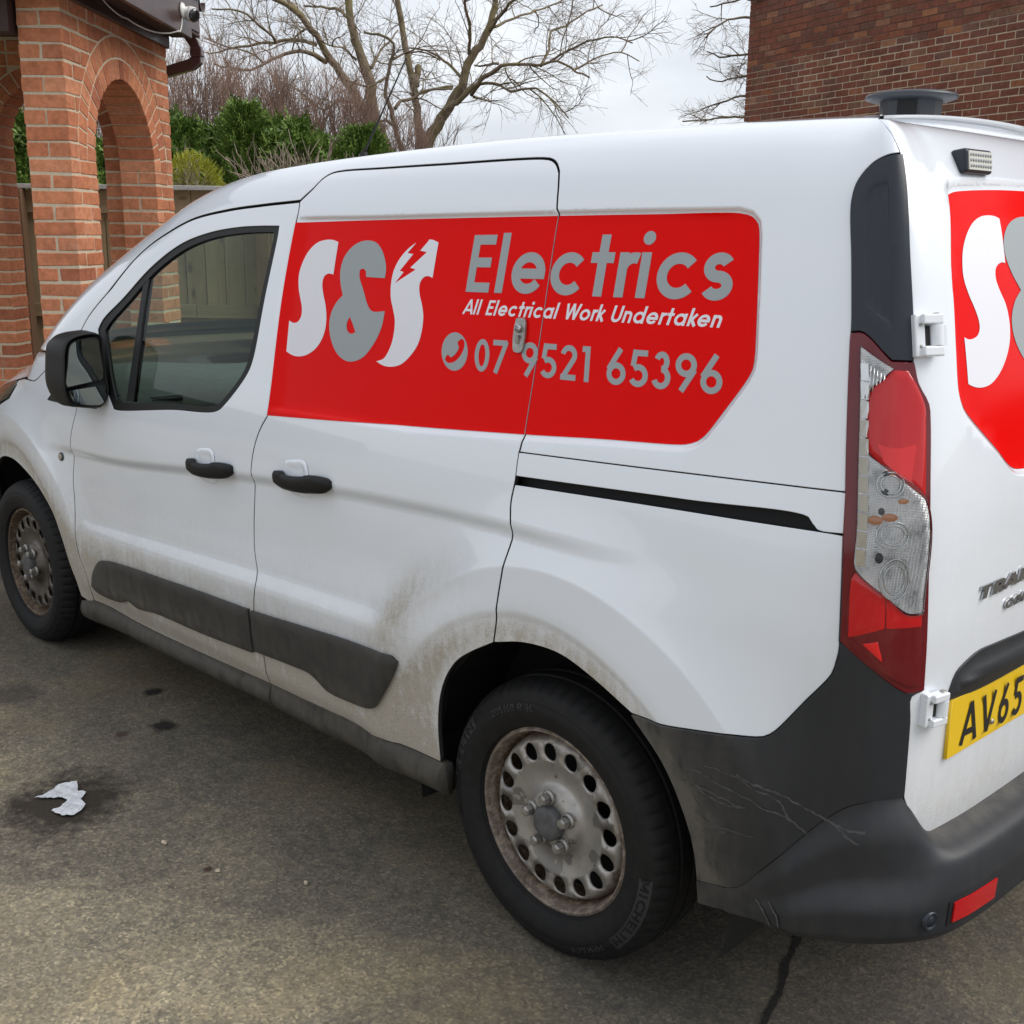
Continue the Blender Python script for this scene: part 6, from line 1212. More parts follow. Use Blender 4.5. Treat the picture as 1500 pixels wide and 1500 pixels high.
def wheel(cx,side,rot,flat=True,text=False):
    # side -1: near side (outward -y), lip plane at y=.045
    y0=.045 if side<0 else YM-.045
    loc=np.array([cx,y0,.318])
    w=obj('wheel',*[(WT[0][0]*[1,-side,1]) if False else None][:0],mat='tyre') if False else None
    e=bpy.data.objects.new('wheel',None);COL.objects.link(e);e.parent=van;e.location=Vector(loc-WL['van']);WL[e.name]=loc
    sg=1 if side<0 else -1
    R_=np.array([[math.cos(rot),0,-math.sin(rot)],[0,1,0],[math.sin(rot),0,math.cos(rot)]])
    def tr_(v): q=(np.asarray(v)@R_.T)*[1,sg,1]+loc;q[:,2]=np.maximum(q[:,2],.0015);return q
    ff=lambda f:[q[::-1] for q in f] if sg>0 else f
    ty=obj('tyre',tr_(WT[0][0]),ff(WT[0][1]),'tyre',e,smooth=True,origin=loc);ty.data.set_sharp_from_angle(angle=math.radians(38))
    ex=.06
    obj('rim',tr_(WT[1][0]),ff(WT[1][1]),'rim' if cx>-1 else 'rim_dark',e,smooth=True,attr=np.array(WT[1][2])+.25,origin=loc)
    d=obj('wheel_disc',tr_(WT[2][0]),WT[2][1],'rim' if cx>-1 else 'rim_dark',e,smooth=True,attr=np.array(WT[2][2])+ex,origin=loc)
    for k in range(5):
        a=rot+2*math.pi*k/5+.3;c=loc+np.array([.058*math.cos(a),0,.058*math.sin(a)])
        m=MB();m.lathe([(.0185,.006),(.0185,.001),(.0155,-.003),(.014,-.003)],c*[1,1,1]*1.0,(0,sg,0),20)
        m.lathe([(.0128,.0),(.0125,-.019),(.0095,-.023),(0,-.0235)],c,(0,sg,0),6)
        m.build('wheel_nut','nut',e)
    m=MB();m.lathe([(.040,.008),(.0395,-.009),(.035,-.014),(.026,-.0155),(.0,-.0155)],loc,(0,sg,0),32);m.build('hub_cap','cap',e,smooth=True)
    m=MB();m.lathe([(.26,.10),(.0,.10)],loc,(0,sg,0),32);m.build('brake_backplate','black',e)
    if text:
        def ring_text(txt,rm,hgt,a0,a1,w,trk,flip=True,mat='tyretext'):
            pol=text_polys(txt,w,(0,0),(1,0),(0,1),trk);v,f=text_mesh(pol)
            r=rm+v[:,1]*hgt;a=a0+(a1-a0)*v[:,0]
            yy=np.interp(r,[.222,.24,.258,.272,.2765,.284,.300,.308],[-.004,-.013,-.018,-.019,-.0165,-.0165,-.009,-.003])-.0026
            q=np.stack([r*np.cos(a),yy,r*np.sin(a)],1)+loc
            obj('tyre_lettering',q,f,mat,ty)
        def block(r0,r1,a0,a1):
            a=np.linspace(a0,a1,24);r=np.linspace(r0,r1,6);A_,R2=np.meshgrid(a,r,indexing='ij')
            yy=np.interp(R2,[.222,.24,.258,.272,.2765,.284,.300,.308],[-.004,-.013,-.018,-.019,-.0165,-.0165,-.009,-.003])-.0007
            q=np.stack([R2*np.cos(A_),yy,R2*np.sin(A_)],-1).reshape(-1,3)+loc
            obj('tyre_label_patch',q,grid_faces(24,6),'tyretext',ty)
        rd=math.radians
        ring_text('205/60 R 16',.262,.016,rd(128),rd(98),.13,.10)
        block(.272,.300,rd(172),rd(143));ring_text('MICHELIN',.277,.018,rd(197),rd(145),.17,.10,mat='tyre')
        block(.272,.300,rd(-2),rd(-44));ring_text('MICHELIN',.277,.018,rd(-2),rd(-43),.17,.10,mat='tyre')
        ring_text('PRIMACY',.274,.015,rd(-50),rd(-71),.15,.10)
    return e
wheel(0.,-1,.12,text=True);wheel(-2.8,-1,.55);wheel(0.,1,.2);wheel(-2.8,1,.9)
# roof vent and aerial
vc=np.array([.30,.85,1.822])
m=MB();
pr=[(.068,.0),(.066,.03),(.068,.066)]
n8=12;v=[]
for r,h in pr:
    for k in range(n8):
        a=2*math.pi*(k+.5)/n8;v.append(vc+[r*math.cos(a),r*math.sin(a),h])
vent=obj('roof_vent',v,[[i*n8+k,i*n8+(k+1)%n8,(i+1)*n8+(k+1)%n8,(i+1)*n8+k] for i in range(2) for k in range(n8)],'vent',van)
m=MB();m.lathe([(.05,.062),(.084,.065),(.0965,.069),(.0985,.073),(.096,.078),(.08,.082),(.04,.085),(0,.0855)],vc,(0,0,1),56);m.build('vent_cap','vent',vent,smooth=True)
m=MB();m.lathe([(.082,-.012),(.082,.004),(.073,.008),(.068,.008)],vc,(0,0,1),40);m.build('vent_flange','vent',vent,smooth=True)
m=MB();m.box(vc+[.022,-.060,.036],(.040,.012,.056),np.array([[.96,.26,0],[-.26,.96,0],[0,0,1]]));m.build('vent_slot','black',vent)
a0=np.array([-1.337,.6,1.828]);a1=np.array([-1.131,.6,2.083]);m=MB();m.tube([a0,a0+(a1-a0)*.12,a1],[.0045,.0032,.002],8);m.lathe([(.012,-.01),(.011,.003),(.005,.010)],a0,(0,0,1),16);m.build('aerial','black',van,smooth=True)

# pale dried drips on the bumper plastic
sm=[];r_=random.Random(4)
for l in OUT['streaks'][:7]+OUT['streaks'][8:]:
    c_=crv(np.array(l),False,.006);w_=.0021*np.array([r_.uniform(.35,1.25) for _ in c_]);w_[-1]=.0004
    d_=np.gradient(c_,axis=0);d_/=np.maximum(np.linalg.norm(d_,axis=1,keepdims=True),1e-9);n2=np.stack([-d_[:,1],d_[:,0]],1)
    c_=c_+n2*np.array([[r_.uniform(-.0015,.0015)] for _ in c_])
    sm.append((c_,w_,n2))
MT['streak']=simple('dried_drip',(.062,.062,.062),.8,var=.3,vs=80)
V=[];F=[]
for c_,w_,n2 in sm:
    for sg in(-1,1): pass
    b=len(V);m_=len(c_)
    for k in range(m_):
        for sg in (1,-1):
            q=c_[k]+n2[k]*w_[k]*sg
            off_=.0046
            if q[1]<float(topz(q[0])) and q[0]>.45:
                zt_=float(topz(q[0]));zb=float(ip(np.array(q[0]),[.42,.55,.65,.75,.9],[.318,.345,.365,.378,.372]));vvv=(zt_-q[1])/(zt_-zb)
                off_=.0058+.016*float(ss(0,.30,vvv)*ss(.50,.68,q[0]))+.026*float(ss(.50,.76,vvv)*ss(.50,.75,q[0]))
            V.append(P(q[0],q[1])+N(q[0],q[1])*off_)
    F+=[[b+2*k,b+2*k+1,b+2*k+3,b+2*k+2] for k in range(m_-1)]
tag(obj('dried_drips',np.array(V),F,'streak',bump_o),kind='stuff')

# ---------------------------------------------------------------- ground
def concrete_mat():
    m,t,p,n,L=newmat('worn_concrete')
    g=n('ShaderNodeNewGeometry').outputs['Position']
    big=noise(t,.55,5,.6,g);mid=noise(t,2.6,5,.6,g);fine=noise(t,26,4,.65,g)
    vo=n('ShaderNodeTexVoronoi');vo.inputs['Scale'].default_value=150;L(g,vo.inputs['Vector'])
    vo2=n('ShaderNodeTexVoronoi');vo2.inputs['Scale'].default_value=62;L(g,vo2.inputs['Vector'])
    base=ramp(t,[(.33,(.098,.090,.079)),(.47,(.200,.182,.146)),(.62,(.40,.355,.255))]);L(math_(t,'ADD',math_(t,'MULTIPLY',big.outputs[0],.6),math_(t,'MULTIPLY',mid.outputs[0],.4)),base.inputs[0])
    sep=n('ShaderNodeSeparateColor');L(vo.outputs['Color'],sep.inputs[0])
    st=ramp(t,[(0,(.40,.40,.42)),(.35,(.75,.74,.74)),(.7,(1.12,1.08,1.0)),(.9,(1.5,1.42,1.25)),(1,(2.1,1.98,1.72))]);L(sep.outputs[0],st.inputs[0])
    mx=n('ShaderNodeMix');mx.data_type='RGBA';mx.blend_type='MULTIPLY';mx.inputs[0].default_value=.6;L(base.outputs[0],mx.inputs[6]);L(st.outputs[0],mx.inputs[7])
    fr=ramp(t,[(.32,(.74,.73,.72)),(.62,(1.10,1.08,1.05))]);L(fine.outputs[0],fr.inputs[0])
    m2=n('ShaderNodeMix');m2.data_type='RGBA';m2.blend_type='MULTIPLY';m2.inputs[0].default_value=1;L(mx.outputs[2],m2.inputs[6]);L(fr.outputs[0],m2.inputs[7])
    # ochre lichen bloom
    li=noise(t,1.1,5,.65,mapping(t,(1,1,1),g));lr=ramp(t,[(.50,(0,0,0)),(.68,(1,1,1))]);L(li.outputs[0],lr.inputs[0])
    c=mixc(t,math_(t,'MULTIPLY',math_(t,'MULTIPLY',lr.outputs[0],fine.outputs[0]),.8),m2.outputs[2],(.23,.165,.062))
    # black grit
    bl=ramp(t,[(.27,(1,1,1)),(.33,(0,0,0))]);L(mid.outputs[0],bl.inputs[0])
    c=mixc(t,math_(t,'MULTIPLY',bl.outputs[0],.6),c,(.035,.032,.030))
    # van's soft shade painted into the concrete under and beside it
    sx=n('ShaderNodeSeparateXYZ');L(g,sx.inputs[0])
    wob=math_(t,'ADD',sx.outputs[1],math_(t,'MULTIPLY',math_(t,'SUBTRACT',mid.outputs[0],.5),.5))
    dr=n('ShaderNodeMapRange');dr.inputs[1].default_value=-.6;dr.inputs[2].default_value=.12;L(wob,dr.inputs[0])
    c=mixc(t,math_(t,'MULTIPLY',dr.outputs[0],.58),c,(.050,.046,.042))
    # local stains
    def spot(x,y,r,col,s,soft=.6):
        nonlocal c
        d=n('ShaderNodeVectorMath');d.operation='DISTANCE';L(g,d.inputs[0]);d.inputs[1].default_value=(x,y,0)
        q=math_(t,'ADD',d.outputs['Value'],math_(t,'MULTIPLY',math_(t,'SUBTRACT',fine.outputs[0],.5),r*.9))
        q=math_(t,'ADD',q,math_(t,'MULTIPLY',math_(t,'SUBTRACT',mid.outputs[0],.5),r*1.2))
        k=n('ShaderNodeMapRange');k.inputs[1].default_value=r;k.inputs[2].default_value=r*(1-soft);L(q,k.inputs[0])
        c=mixc(t,math_(t,'MULTIPLY',k.outputs[0],s),c,col)
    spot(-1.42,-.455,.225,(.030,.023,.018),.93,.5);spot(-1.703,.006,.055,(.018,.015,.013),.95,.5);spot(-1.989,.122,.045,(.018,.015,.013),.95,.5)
    spot(-1.74,-.12,.03,(.05,.025,.018),.7);spot(-.83,-.34,.018,(.05,.022,.015),.9);spot(-2.3,-.25,.12,(.05,.045,.04),.6)
    spot(-.95,-.95,.30,(.27,.22,.14),.35,.9);spot(.15,-.3,.35,(.06,.055,.05),.5,.9);spot(.95,.25,.4,(.06,.055,.05),.35,.9)
    L(c,p.inputs['Base Color'])
    rr=ramp(t,[(.3,(.95,)*3),(.7,(.72,)*3)]);L(big.outputs[0],rr.inputs[0]);L(rr.outputs[0],p.inputs['Roughness']);p.inputs['Specular IOR Level'].default_value=.3
    h=math_(t,'ADD',math_(t,'MULTIPLY',vo.outputs['Distance'],.5),math_(t,'ADD',math_(t,'MULTIPLY',vo2.outputs['Distance'],.4),fine.outputs[0]))
    bump(t,p,h,.38,.004);return m
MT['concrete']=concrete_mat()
xs=np.concatenate([[-400,-60],np.linspace(-12,8,3),[60,400]]);ys=np.concatenate([[-400,-60],np.linspace(-8,9,3),[60,400]])
vv_=[(x,y,0) for x in xs for y in ys]
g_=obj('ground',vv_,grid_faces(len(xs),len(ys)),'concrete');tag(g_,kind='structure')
# slab joint
jm=MB();R2=random.Random(3)
p0=np.array([.386,.511]);p1=np.array([.494,.183]);d_=(p1-p0)/np.linalg.norm(p1-p0);q_=np.array([-d_[1],d_[0]])
ts=np.arange(-3.0,1.6,.02);lft=[];rgt=[];wv=0;wd=.006
for t_ in ts:
    wv+=R2.uniform(-.004,.004);wv*=.93;wd+=R2.uniform(-.0022,.0022);wd=min(max(wd,.0025),.011)
    a=p0+d_*t_+q_*wv;lft.append((*(a+q_*wd),.004));rgt.append((*(a-q_*wd),.004))
jv=lft+rgt;nj=len(ts);jm.add(jv,[[i,i+1,nj+i+1,nj+i] for i in range(nj-1)])
MT['joint']=simple('joint_dirt',(.014,.013,.011),.95,var=.5,vs=60)
tag(jm.build('slab_joint','joint'),kind='structure')
# ---------------------------------------------------------------- porch
PO=np.array([-4.06735,.92016,0.]);PA=math.radians(133.509);A3=np.array([math.cos(PA),math.sin(PA),0]);T3=np.array([-A3[1],A3[0],0]);Z3=np.array([0,0,1.])
PZ0=1.1094;CH=.075;JT=.0115
def pw(l,t,z): return PO+A3*l+T3*t+Z3*z
def brick_mesh(name,dx,dy,dz,mat,seed,n=1):
    r=random.Random(seed);c=.004;vs=[]
    # chamfered, slightly uneven block
    def j(): return r.uniform(-.0027,.0027)
    P8=[]
    bm=bmesh.new();bmesh.ops.create_cube(bm,size=1)
    for v in bm.verts: v.co=Vector((v.co.x*dx+j(),v.co.y*dy+j(),v.co.z*dz+j()))
    bmesh.ops.bevel(bm,geom=list(bm.edges),offset=c,segments=1,affect='EDGES')
    me=bpy.data.meshes.new(name);bm.to_mesh(me);bm.free();me.materials.append(MT[mat]);return me
BM={}
def brick_me(key,dx,dy,dz,mat):
    if key not in BM: BM[key]=[brick_mesh('brick',dx,dy,dz,mat,hash(key)%1000+i if False else i*7+len(BM)) for i in range(4)]
    return RND.choice(BM[key])
def frame(a,b,c,o): return Matrix(((a[0],b[0],c[0],o[0]),(a[1],b[1],c[1],o[1]),(a[2],b[2],c[2],o[2]),(0,0,0,1)))
porch=empty('brick_porch',tuple(pw(.785,.1,0)),'orange red brick porch wall with a round double ringed arch opening','porch')
def add_brick(parent,l0,l1,t0,t1,zb,frm,mat,proud=0):
    dx,dy=l1-l0,t1-t0;key=(round(dx,3),round(dy,3),mat)
    me=brick_me(key,dx,dy,CH-JT,mat)
    o=frm((l0+l1)/2,(t0+t1)/2,zb+CH/2)+np.array([RND.uniform(-1,1),RND.uniform(-1,1),0])*.0012
    ax=frm(1,0,0)-frm(0,0,0);ay=frm(0,1,0)-frm(0,0,0)
    return place('brick',me,frame(ax,ay,Z3,o),parent)
TH=.215;cL,cR=.325,1.245;SPR=1.93;RA=.46;LC=.785;LEN=1.57
# mortar core with arch opening
def arch_core(frm,l0,l1,a0,a1,spr,top,th,ins=.0035):
    R_=(a1-a0)/2+.010;lc=(a0+a1)/2
    out=[(l0+ins,0),(a0-ins,0),(a0-ins,spr)]+[(lc-R_*math.cos(x),spr+R_*math.sin(x)) for x in np.linspace(0,math.pi,33)[1:-1]]+[(a1+ins,spr),(a1+ins,0),(l1-ins,0),(l1-ins,top),(l0+ins,top)]
    out=np.array(out);P_=ccw(out);v,f=cdt([P_],np.zeros((0,2)),lambda c:inside(c,P_))
    V=[frm(x,ins,z) for x,z in v]+[frm(x,th-ins,z) for x,z in v];n_=len(v);F=[list(t) for t in f]+[[q+n_ for q in t[::-1]] for t in f];ec={}
    for t in f:
        for a,b in((t[0],t[1]),(t[1],t[2]),(t[2],t[0])): ec[(a,b)]=1
    F+=[[b,a,a+n_,b+n_] for (a,b) in ec if (b,a) not in ec];return V,F
V,F=arch_core(pw,0,LEN,cL,cR,SPR,2.70,TH);obj('mortar',V,F,'mortar',porch)
low=MB()
def course(c,z):
    A_=c%2==0;bk=[]
    for base,flip in((0.,False),(cR,True)):
        seq=[(0,.1025,'h'),(.1125,.325,'s')] if A_ else [(0,.215,'s'),(.225,.325,'h')]
        for a,b,k in seq:
            if flip: a,b=cR+(LEN-cR)-b-0.0,cR+(LEN-cR)-a
            bk+= [(a,b,0,TH)] if k=='h' else [(a,b,0,.1025),(a,b,.1125,TH)]
    return bk
for c in range(-14,11):
    z=PZ0+c*CH
    for (a,b,t0,t1) in course(c,z):
        if z<.86: low.box(pw((a+b)/2,(t0+t1)/2,z+CH/2),(b-a,t1-t0,CH-JT),np.stack([A3,T3,Z3]))
        else: add_brick(porch,a,b,t0,t1,z+JT/2*0,pw,'pbrick')
tag(low.build('brick','pbrick_s',porch),kind='stuff')
# arch rings
def ring(frm,parent,lc,spr,r0,r1,nb,t0,t1,ph=0):
    da=math.pi/nb;j=.009
    r=random.Random(int(r0*1000));vs=[];
    h=[];
    for sgn in(-1,1):
        for rr in(r0,r1):
            x=sgn*(rr*da/2-j/2)
            h.append((x,rr))
    # wedge in local frame: x tangential, z radial, y through wall
    (xa,za),(xb,zb),(xc,zc),(xd,zd)=h
    zin,zout=r0,r1-.004
    bm=bmesh.new();v=[bm.verts.new(q) for q in((xa,t0,zin),(xc,t0,zin),(xd,t0,zout),(xb,t0,zout),(xa,t1,zin),(xc,t1,zin),(xd,t1,zout),(xb,t1,zout))]
    for q in((0,1,2,3),(7,6,5,4),(4,5,1,0),(5,6,2,1),(6,7,3,2),(7,4,0,3)): bm.faces.new([v[i] for i in q])
    bmesh.ops.recalc_face_normals(bm,faces=bm.faces)
    bmesh.ops.bevel(bm,geom=list(bm.edges),offset=.003,segments=1,affect='EDGES')
    me=bpy.data.meshes.new('voussoir');bm.to_mesh(me);bm.free();me.materials.append(MT['pbrick'])
    ax=frm(1,0,0)-frm(0,0,0);ay=frm(0,1,0)-frm(0,0,0)
    for i in range(nb):
        a=da*(i+.5);tx=-ax*math.sin(a)+Z3*math.cos(a);rz=ax*math.cos(a)+Z3*math.sin(a)
        place('arch_brick',me,frame(-tx,ay,rz,frm(lc,0,spr)+rz*r.uniform(-.001,.001)),parent)
ring(pw,porch,LC,SPR,RA,RA+.107,21,0,TH);ring(pw,porch,LC,SPR,RA+.113,RA+.218,26,0,.105)
# spandrel
def clip_brick(parent,frm,a,b,z0_,z1_,t0,t1,lc,spr,rad,mat='pbrick'):
    pts=[]
    for q0,q1 in(((a,z0_),(b,z0_)),((b,z0_),(b,z1_)),((b,z1_),(a,z1_)),((a,z1_),(a,z0_))):
        for k in np.linspace(0,1,24,endpoint=False): pts.append((q0[0]+(q1[0]-q0[0])*k,q0[1]+(q1[1]-q0[1])*k))
    p=np.array(pts);r=np.hypot(p[:,0]-lc,p[:,1]-spr);ok=(r>rad)|(p[:,1]<spr)
    if not ok.any(): return
    if ok.all(): add_brick(parent,a,b,t0,t1,z0_-JT/2,frm,mat);return
    k=p[ok];th=np.linspace(0,math.pi,400);cc_=np.stack([lc+rad*np.cos(th),spr+rad*np.sin(th)],1);cc_=cc_[(cc_[:,0]>a)&(cc_[:,0]<b)&(cc_[:,1]>z0_)&(cc_[:,1]<z1_)][::4]
    i=np.where(ok&~np.roll(ok,1))[0]
    if len(i)!=1: return
    seg=np.roll(p,-i[0],0)[np.roll(ok,-i[0])]
    if len(cc_) and np.hypot(*(cc_[0]-seg[-1]))>np.hypot(*(cc_[-1]-seg[-1])): cc_=cc_[::-1]
    keepi=[0]+[q for q in range(1,len(seg)-1) if abs(np.cross(seg[q]-seg[q-1],seg[q+1]-seg[q]))>1e-7]+[len(seg)-1]
    poly=dedupe(ccw(np.vstack([seg[keepi],cc_])),.0015)
    if area2(poly)<.0009: return
    n_=len(poly);V=[frm(x,t0,z) for x,z in poly]+[frm(x,t1,z) for x,z in poly]
    F=[list(range(n_)),[n_+q for q in range(n_)][::-1]]+[[(q+1)%n_,q,q+n_,(q+1)%n_+n_] for q in range(n_)]
    obj('brick',V,F,mat,parent)
for c in range(11,21):
    z=PZ0+c*CH;z1=min(z+CH,2.69)
    if z1-z<.04: continue
    x=0;i=0
    seq=[.1025,.215] if c%2==0 else [.215,.1025]
    while x<LEN-.02:
        w_=seq[i%2];b=min(x+w_,LEN)
        if LEN-b<.05: b=LEN
        end=x<.001 and c%2==0 or (b>=LEN-.001 and c%2==0)
        clip_brick(porch,pw,x,b,z+JT/2,z1-JT/2,0,TH if end else .1025,LC,SPR,RA+.226)
        if (x<.001 or b>=LEN-.001) and not end: clip_brick(porch,pw,x,b,z+JT/2,z1-JT/2,.1125,TH,LC,SPR,RA+.226)
        x=b+JT;i+=1
# back wall of the porch with its own small arch
def bw(l,t,z): return pw(1.36+t,TH+l,z)
bwall=empty('porch_back_wall',tuple(bw(1.0,.1,0)),'shaded brick wall at the back of the porch with a narrow arch','wall')
BA0,BA1,BSP=.135,.775,2.13
V,F=arch_core(bw,.002,2.4,BA0,BA1,BSP,2.70,TH);obj('mortar',V,F,'mortar',bwall)
ring(bw,bwall,(BA0+BA1)/2,BSP,(BA1-BA0)/2,(BA1-BA0)/2+.107,15,0,TH)
bl=MB()
for c in range(-14,21):
    z=PZ0+c*CH;z1=min(z+CH,2.69)
    if z1-z<.04: continue
    rows_=[(.004,BA0),(BA1,2.396)] if z<BSP else [(.004,2.396)]
    for x0,x1 in rows_:
        x=x0;i=0;seq=[.1025,.215] if c%2==0 else [.215,.1025]
        while x<x1-.03:
            b=min(x+seq[i%2],x1)
            if x1-b<.05: b=x1
            if x<1.25 and z>.8: clip_brick(bwall,bw,x,b,z+JT/2,z1-JT/2,0,TH,(BA0+BA1)/2,BSP,(BA1-BA0)/2+.115)
            elif z<BSP-.1 or x>1.2: bl.box(bw((x+b)/2,TH/2,(z+z1)/2),(b-x,TH,z1-z-JT),np.stack([bw(1,0,0)-bw(0,0,0),bw(0,1,0)-bw(0,0,0),Z3]))
            x=b+JT;i+=1
tag(bl.build('brick','pbrick_s',bwall),kind='stuff')
# timber: wall plate, ceiling, overhanging fascia
axp=np.stack([A3,T3,Z3])
def pbox(name,l0,l1,t0,t1,z0_,z1_,mat,parent):
    m=MB();m.box(pw((l0+l1)/2,(t0+t1)/2,(z0_+z1_)/2),(l1-l0,t1-t0,z1_-z0_),axp);o=m.build(name,mat,parent);b=o.modifiers.new('bevel','BEVEL');b.width=.004;b.segments=2;return o
proof=empty('porch_roof',tuple(pw(.7,.9,2.69)),'dark brown timber fascia and soffit over the brick porch','roof')
pbox('wall_plate',-.25,1.585,-.022,.003,2.672,2.765,'fascia',proof)
pbox('ceiling',-.3,1.62,.006,2.7,2.703,2.74,'soffit',proof)
pbox('soffit',-.3,1.62,-.20,-.024,2.742,2.762,'soffit',proof)
pbox('fascia_board',-.32,1.38,-.222,-.198,2.70,2.96,'fascia',proof)
pbox('fascia_board',1.36,1.60,-.18,-.15,2.69,2.96,'whiteplastic',proof) if False else None
pbox('end_board',1.383,1.62,-.20,-.02,2.766,2.95,'fascia',proof)
m=MB();ra=[pw(-.4,-.24,2.97),pw(1.7,-.24,2.97),pw(1.7,2.8,3.75),pw(-.4,2.8,3.75)];m.add(ra+[q+Z3*.05 for q in ra],[[0,1,2,3],[7,6,5,4],[0,4,5,1],[1,5,6,2],[2,6,7,3],[3,7,4,0]]);m.build('roof_slope','soffit',proof)
for l_ in (-.33,1.635):
    m=MB();q=[pw(l_,-.19,2.77),pw(l_,2.75,2.77),pw(l_,2.75,3.72),pw(l_,-.19,2.98)];m.add(q+[p_+A3*.02 for p_ in q],[[0,1,2,3],[7,6,5,4],[0,4,5,1],[1,5,6,2],[2,6,7,3],[3,7,4,0]]);m.build('gable_board','fascia',proof)
# porch beam across the front at the left (dark lintel seen top left)
pbox('beam',-.06,.06,.225,2.7,2.50,2.70,'soffit',proof)
# gutter and swan-neck pipe
gut=empty('gutter_pipe',tuple(pw(1.8,-.08,2.55)),'dark brown square gutter pipe with a swan neck bend at the porch corner','gutter')
def sqpipe(name,pts,w,d,parent,mat='upvc'):
    m=MB();pts=[np.asarray(p,float) for p in pts];vs=[]
    for i,p in enumerate(pts):
        dd=pts[min(i+1,len(pts)-1)]-pts[max(i-1,0)];dd/=np.linalg.norm(dd);a=np.cross(dd,A3);a/=np.linalg.norm(a);b=A3
        k=1/max(.6,abs(dd@((pts[i]-pts[i-1])/np.linalg.norm(pts[i]-pts[i-1])))) if 0<i<len(pts)-1 else 1
        vs+= [p+a*w/2*k*s1+b*d/2*s2 for s1,s2 in((-1,-1),(1,-1),(1,1),(-1,1))]
    f=[[i*4+k,i*4+(k+1)%4,(i+1)*4+(k+1)%4,(i+1)*4+k] for i in range(len(pts)-1) for k in range(4)]+[[3,2,1,0],[len(vs)-4+k for k in range(4)]]
    m.add(vs,f);o=m.build(name,mat,parent);b=o.modifiers.new('bevel','BEVEL');b.width=.006;b.segments=2;return o
G=lambda t,z:pw(1.78,t,z)
sqpipe('down_pipe',[G(-.060,2.93),G(-.060,2.83),G(-.075,2.795),G(-.118,2.735),G(-.130,2.700)],.062,.062,gut)
sqpipe('pipe_collar',[G(-.130,2.705),G(-.130,2.655)],.074,.074,gut)
sqpipe('down_pipe',[G(-.130,2.66),G(-.128,2.635),G(-.100,2.612),G(.06,2.567),G(.20,2.53)],.062,.062,gut)
for zz in (2.88,):
    sqpipe('pipe_collar',[G(-.060,zz+.02),G(-.060,zz-.02)],.072,.072,gut)
rows=[]
for t_ in (-.175,1.8):
    for a in np.linspace(math.pi*1.0,math.pi*2.0,13): rows.append(pw(1.80+.062*math.cos(a),t_,2.985+.062*math.sin(a)))
    for a in np.linspace(math.pi*2.0,math.pi*1.0,13): rows.append(pw(1.80+.056*math.cos(a),t_,2.985+.056*math.sin(a)))
m=MB();m.add(rows,[[i,(i+1)%26,26+(i+1)%26,26+i] for i in range(26)]+[list(range(26))[::-1],list(range(26,52))]);m.build('gutter_channel','upvc',gut)
# security camera
cc0=pw(1.235,-.235,2.80)
scam=empty('security_camera',tuple(cc0),'white round security camera with a dark lens on the porch fascia','camera')
m=MB();m.lathe([(0,.0),(.040,.0),(.042,.006),(.036,.014),(.02,.02),(.016,.04)],pw(1.20,-.223,2.825),-T3,28);m.build('camera_base','whiteplastic',scam,smooth=True)
vdir=-A3*.55-T3*.75-Z3*.28;vdir/=np.linalg.norm(vdir)
cb=pw(1.235,-.265,2.81)
m=MB();m.lathe([(0,-.045),(.02,-.043),(.036,-.03),(.042,-.008),(.042,.02),(.038,.032)],cb,vdir,32);m.build('camera_body','whiteplastic',scam,smooth=True)
m=MB();m.lathe([(.038,.030),(.036,.038),(.02,.044),(0,.046)],cb,vdir,32);m.build('camera_lens','darkglass',scam,smooth=True)
def sag(a,b,s,n=10): return [a+(b-a)*t-Z3*s*4*t*(1-t) for t in np.linspace(0,1,n)]
cab=MB();cab.tube(sag(pw(1.20,-.225,2.79),pw(1.12,-.222,2.70),.03)+sag(pw(1.10,-.21,2.69),pw(.75,-.06,2.70),.03)[1:]+sag(pw(.74,-.05,2.70),pw(.45,-.03,2.755),.012)[1:],.0042,6)
tag(cab.build('cable','cable'),'thin white cable hanging slack under the porch fascia','cable')
# ---------------------------------------------------------------- house wall at the right
HO=np.array([-7.1932,11.3423,0.]);hA=-.326746;HA=np.array([math.cos(hA),math.sin(hA),0]);HN=np.array([HA[1],-HA[0],0]);HZ=3.5637
def hw(l,d,z): return HO+HA*l+HN*d+Z3*z
house=empty('brick_house',tuple(hw(5,-3,0)),'brown brick house with a blank gable wall behind the white van','house')
m=MB();m.box(hw(5.5,-3.0035,3.3),(10.984,6.0,6.6),np.stack([HA,HN,Z3]));m.build('wall','hmortar',house)
m=MB();rv_=[hw(-.2,.25,6.605),hw(11.2,.25,6.605),hw(11.2,-6.25,6.605),hw(-.2,-6.25,6.605),hw(-.2,-3,9.2),hw(11.2,-3,9.2)];m.add(rv_,[[0,1,5,4],[2,3,4,5],[0,4,3],[1,2,5],[3,2,1,0]]);m.build('roof','soffit',house)
bl_=[]
for c in range(-32,40):
    z=HZ+c*.075;off=(.1125 if c%2 else 0);x=0
    first=.1025 if c%2 else .215
    ws=[first]+[.215]*47
    for w_ in ws:
        bl_.append((x,x+w_,z));x+=w_+.010
        if x>10.9: break
def cpx(p):
    d=p-CAM;zf=d@_f;return np.array([750+FPX*(d@_r)/zf,750-FPX*(d@_u)/zf,zf])
sc_=[]
for i,(a,b,z) in enumerate(bl_):
    q=cpx(hw((a+b)/2,0,z+.0375))
    if -10<q[0]<1510 and -10<q[1]<185: sc_.append((q[2],i))
sc_.sort();near=set(i for _,i in sc_[:300])
BMh=[brick_mesh('brick',.215,.05,.065,'hbrick',i) for i in range(5)];BMq=[brick_mesh('brick',.1025,.05,.065,'hbrick',i+20) for i in range(2)]
st_=MB()
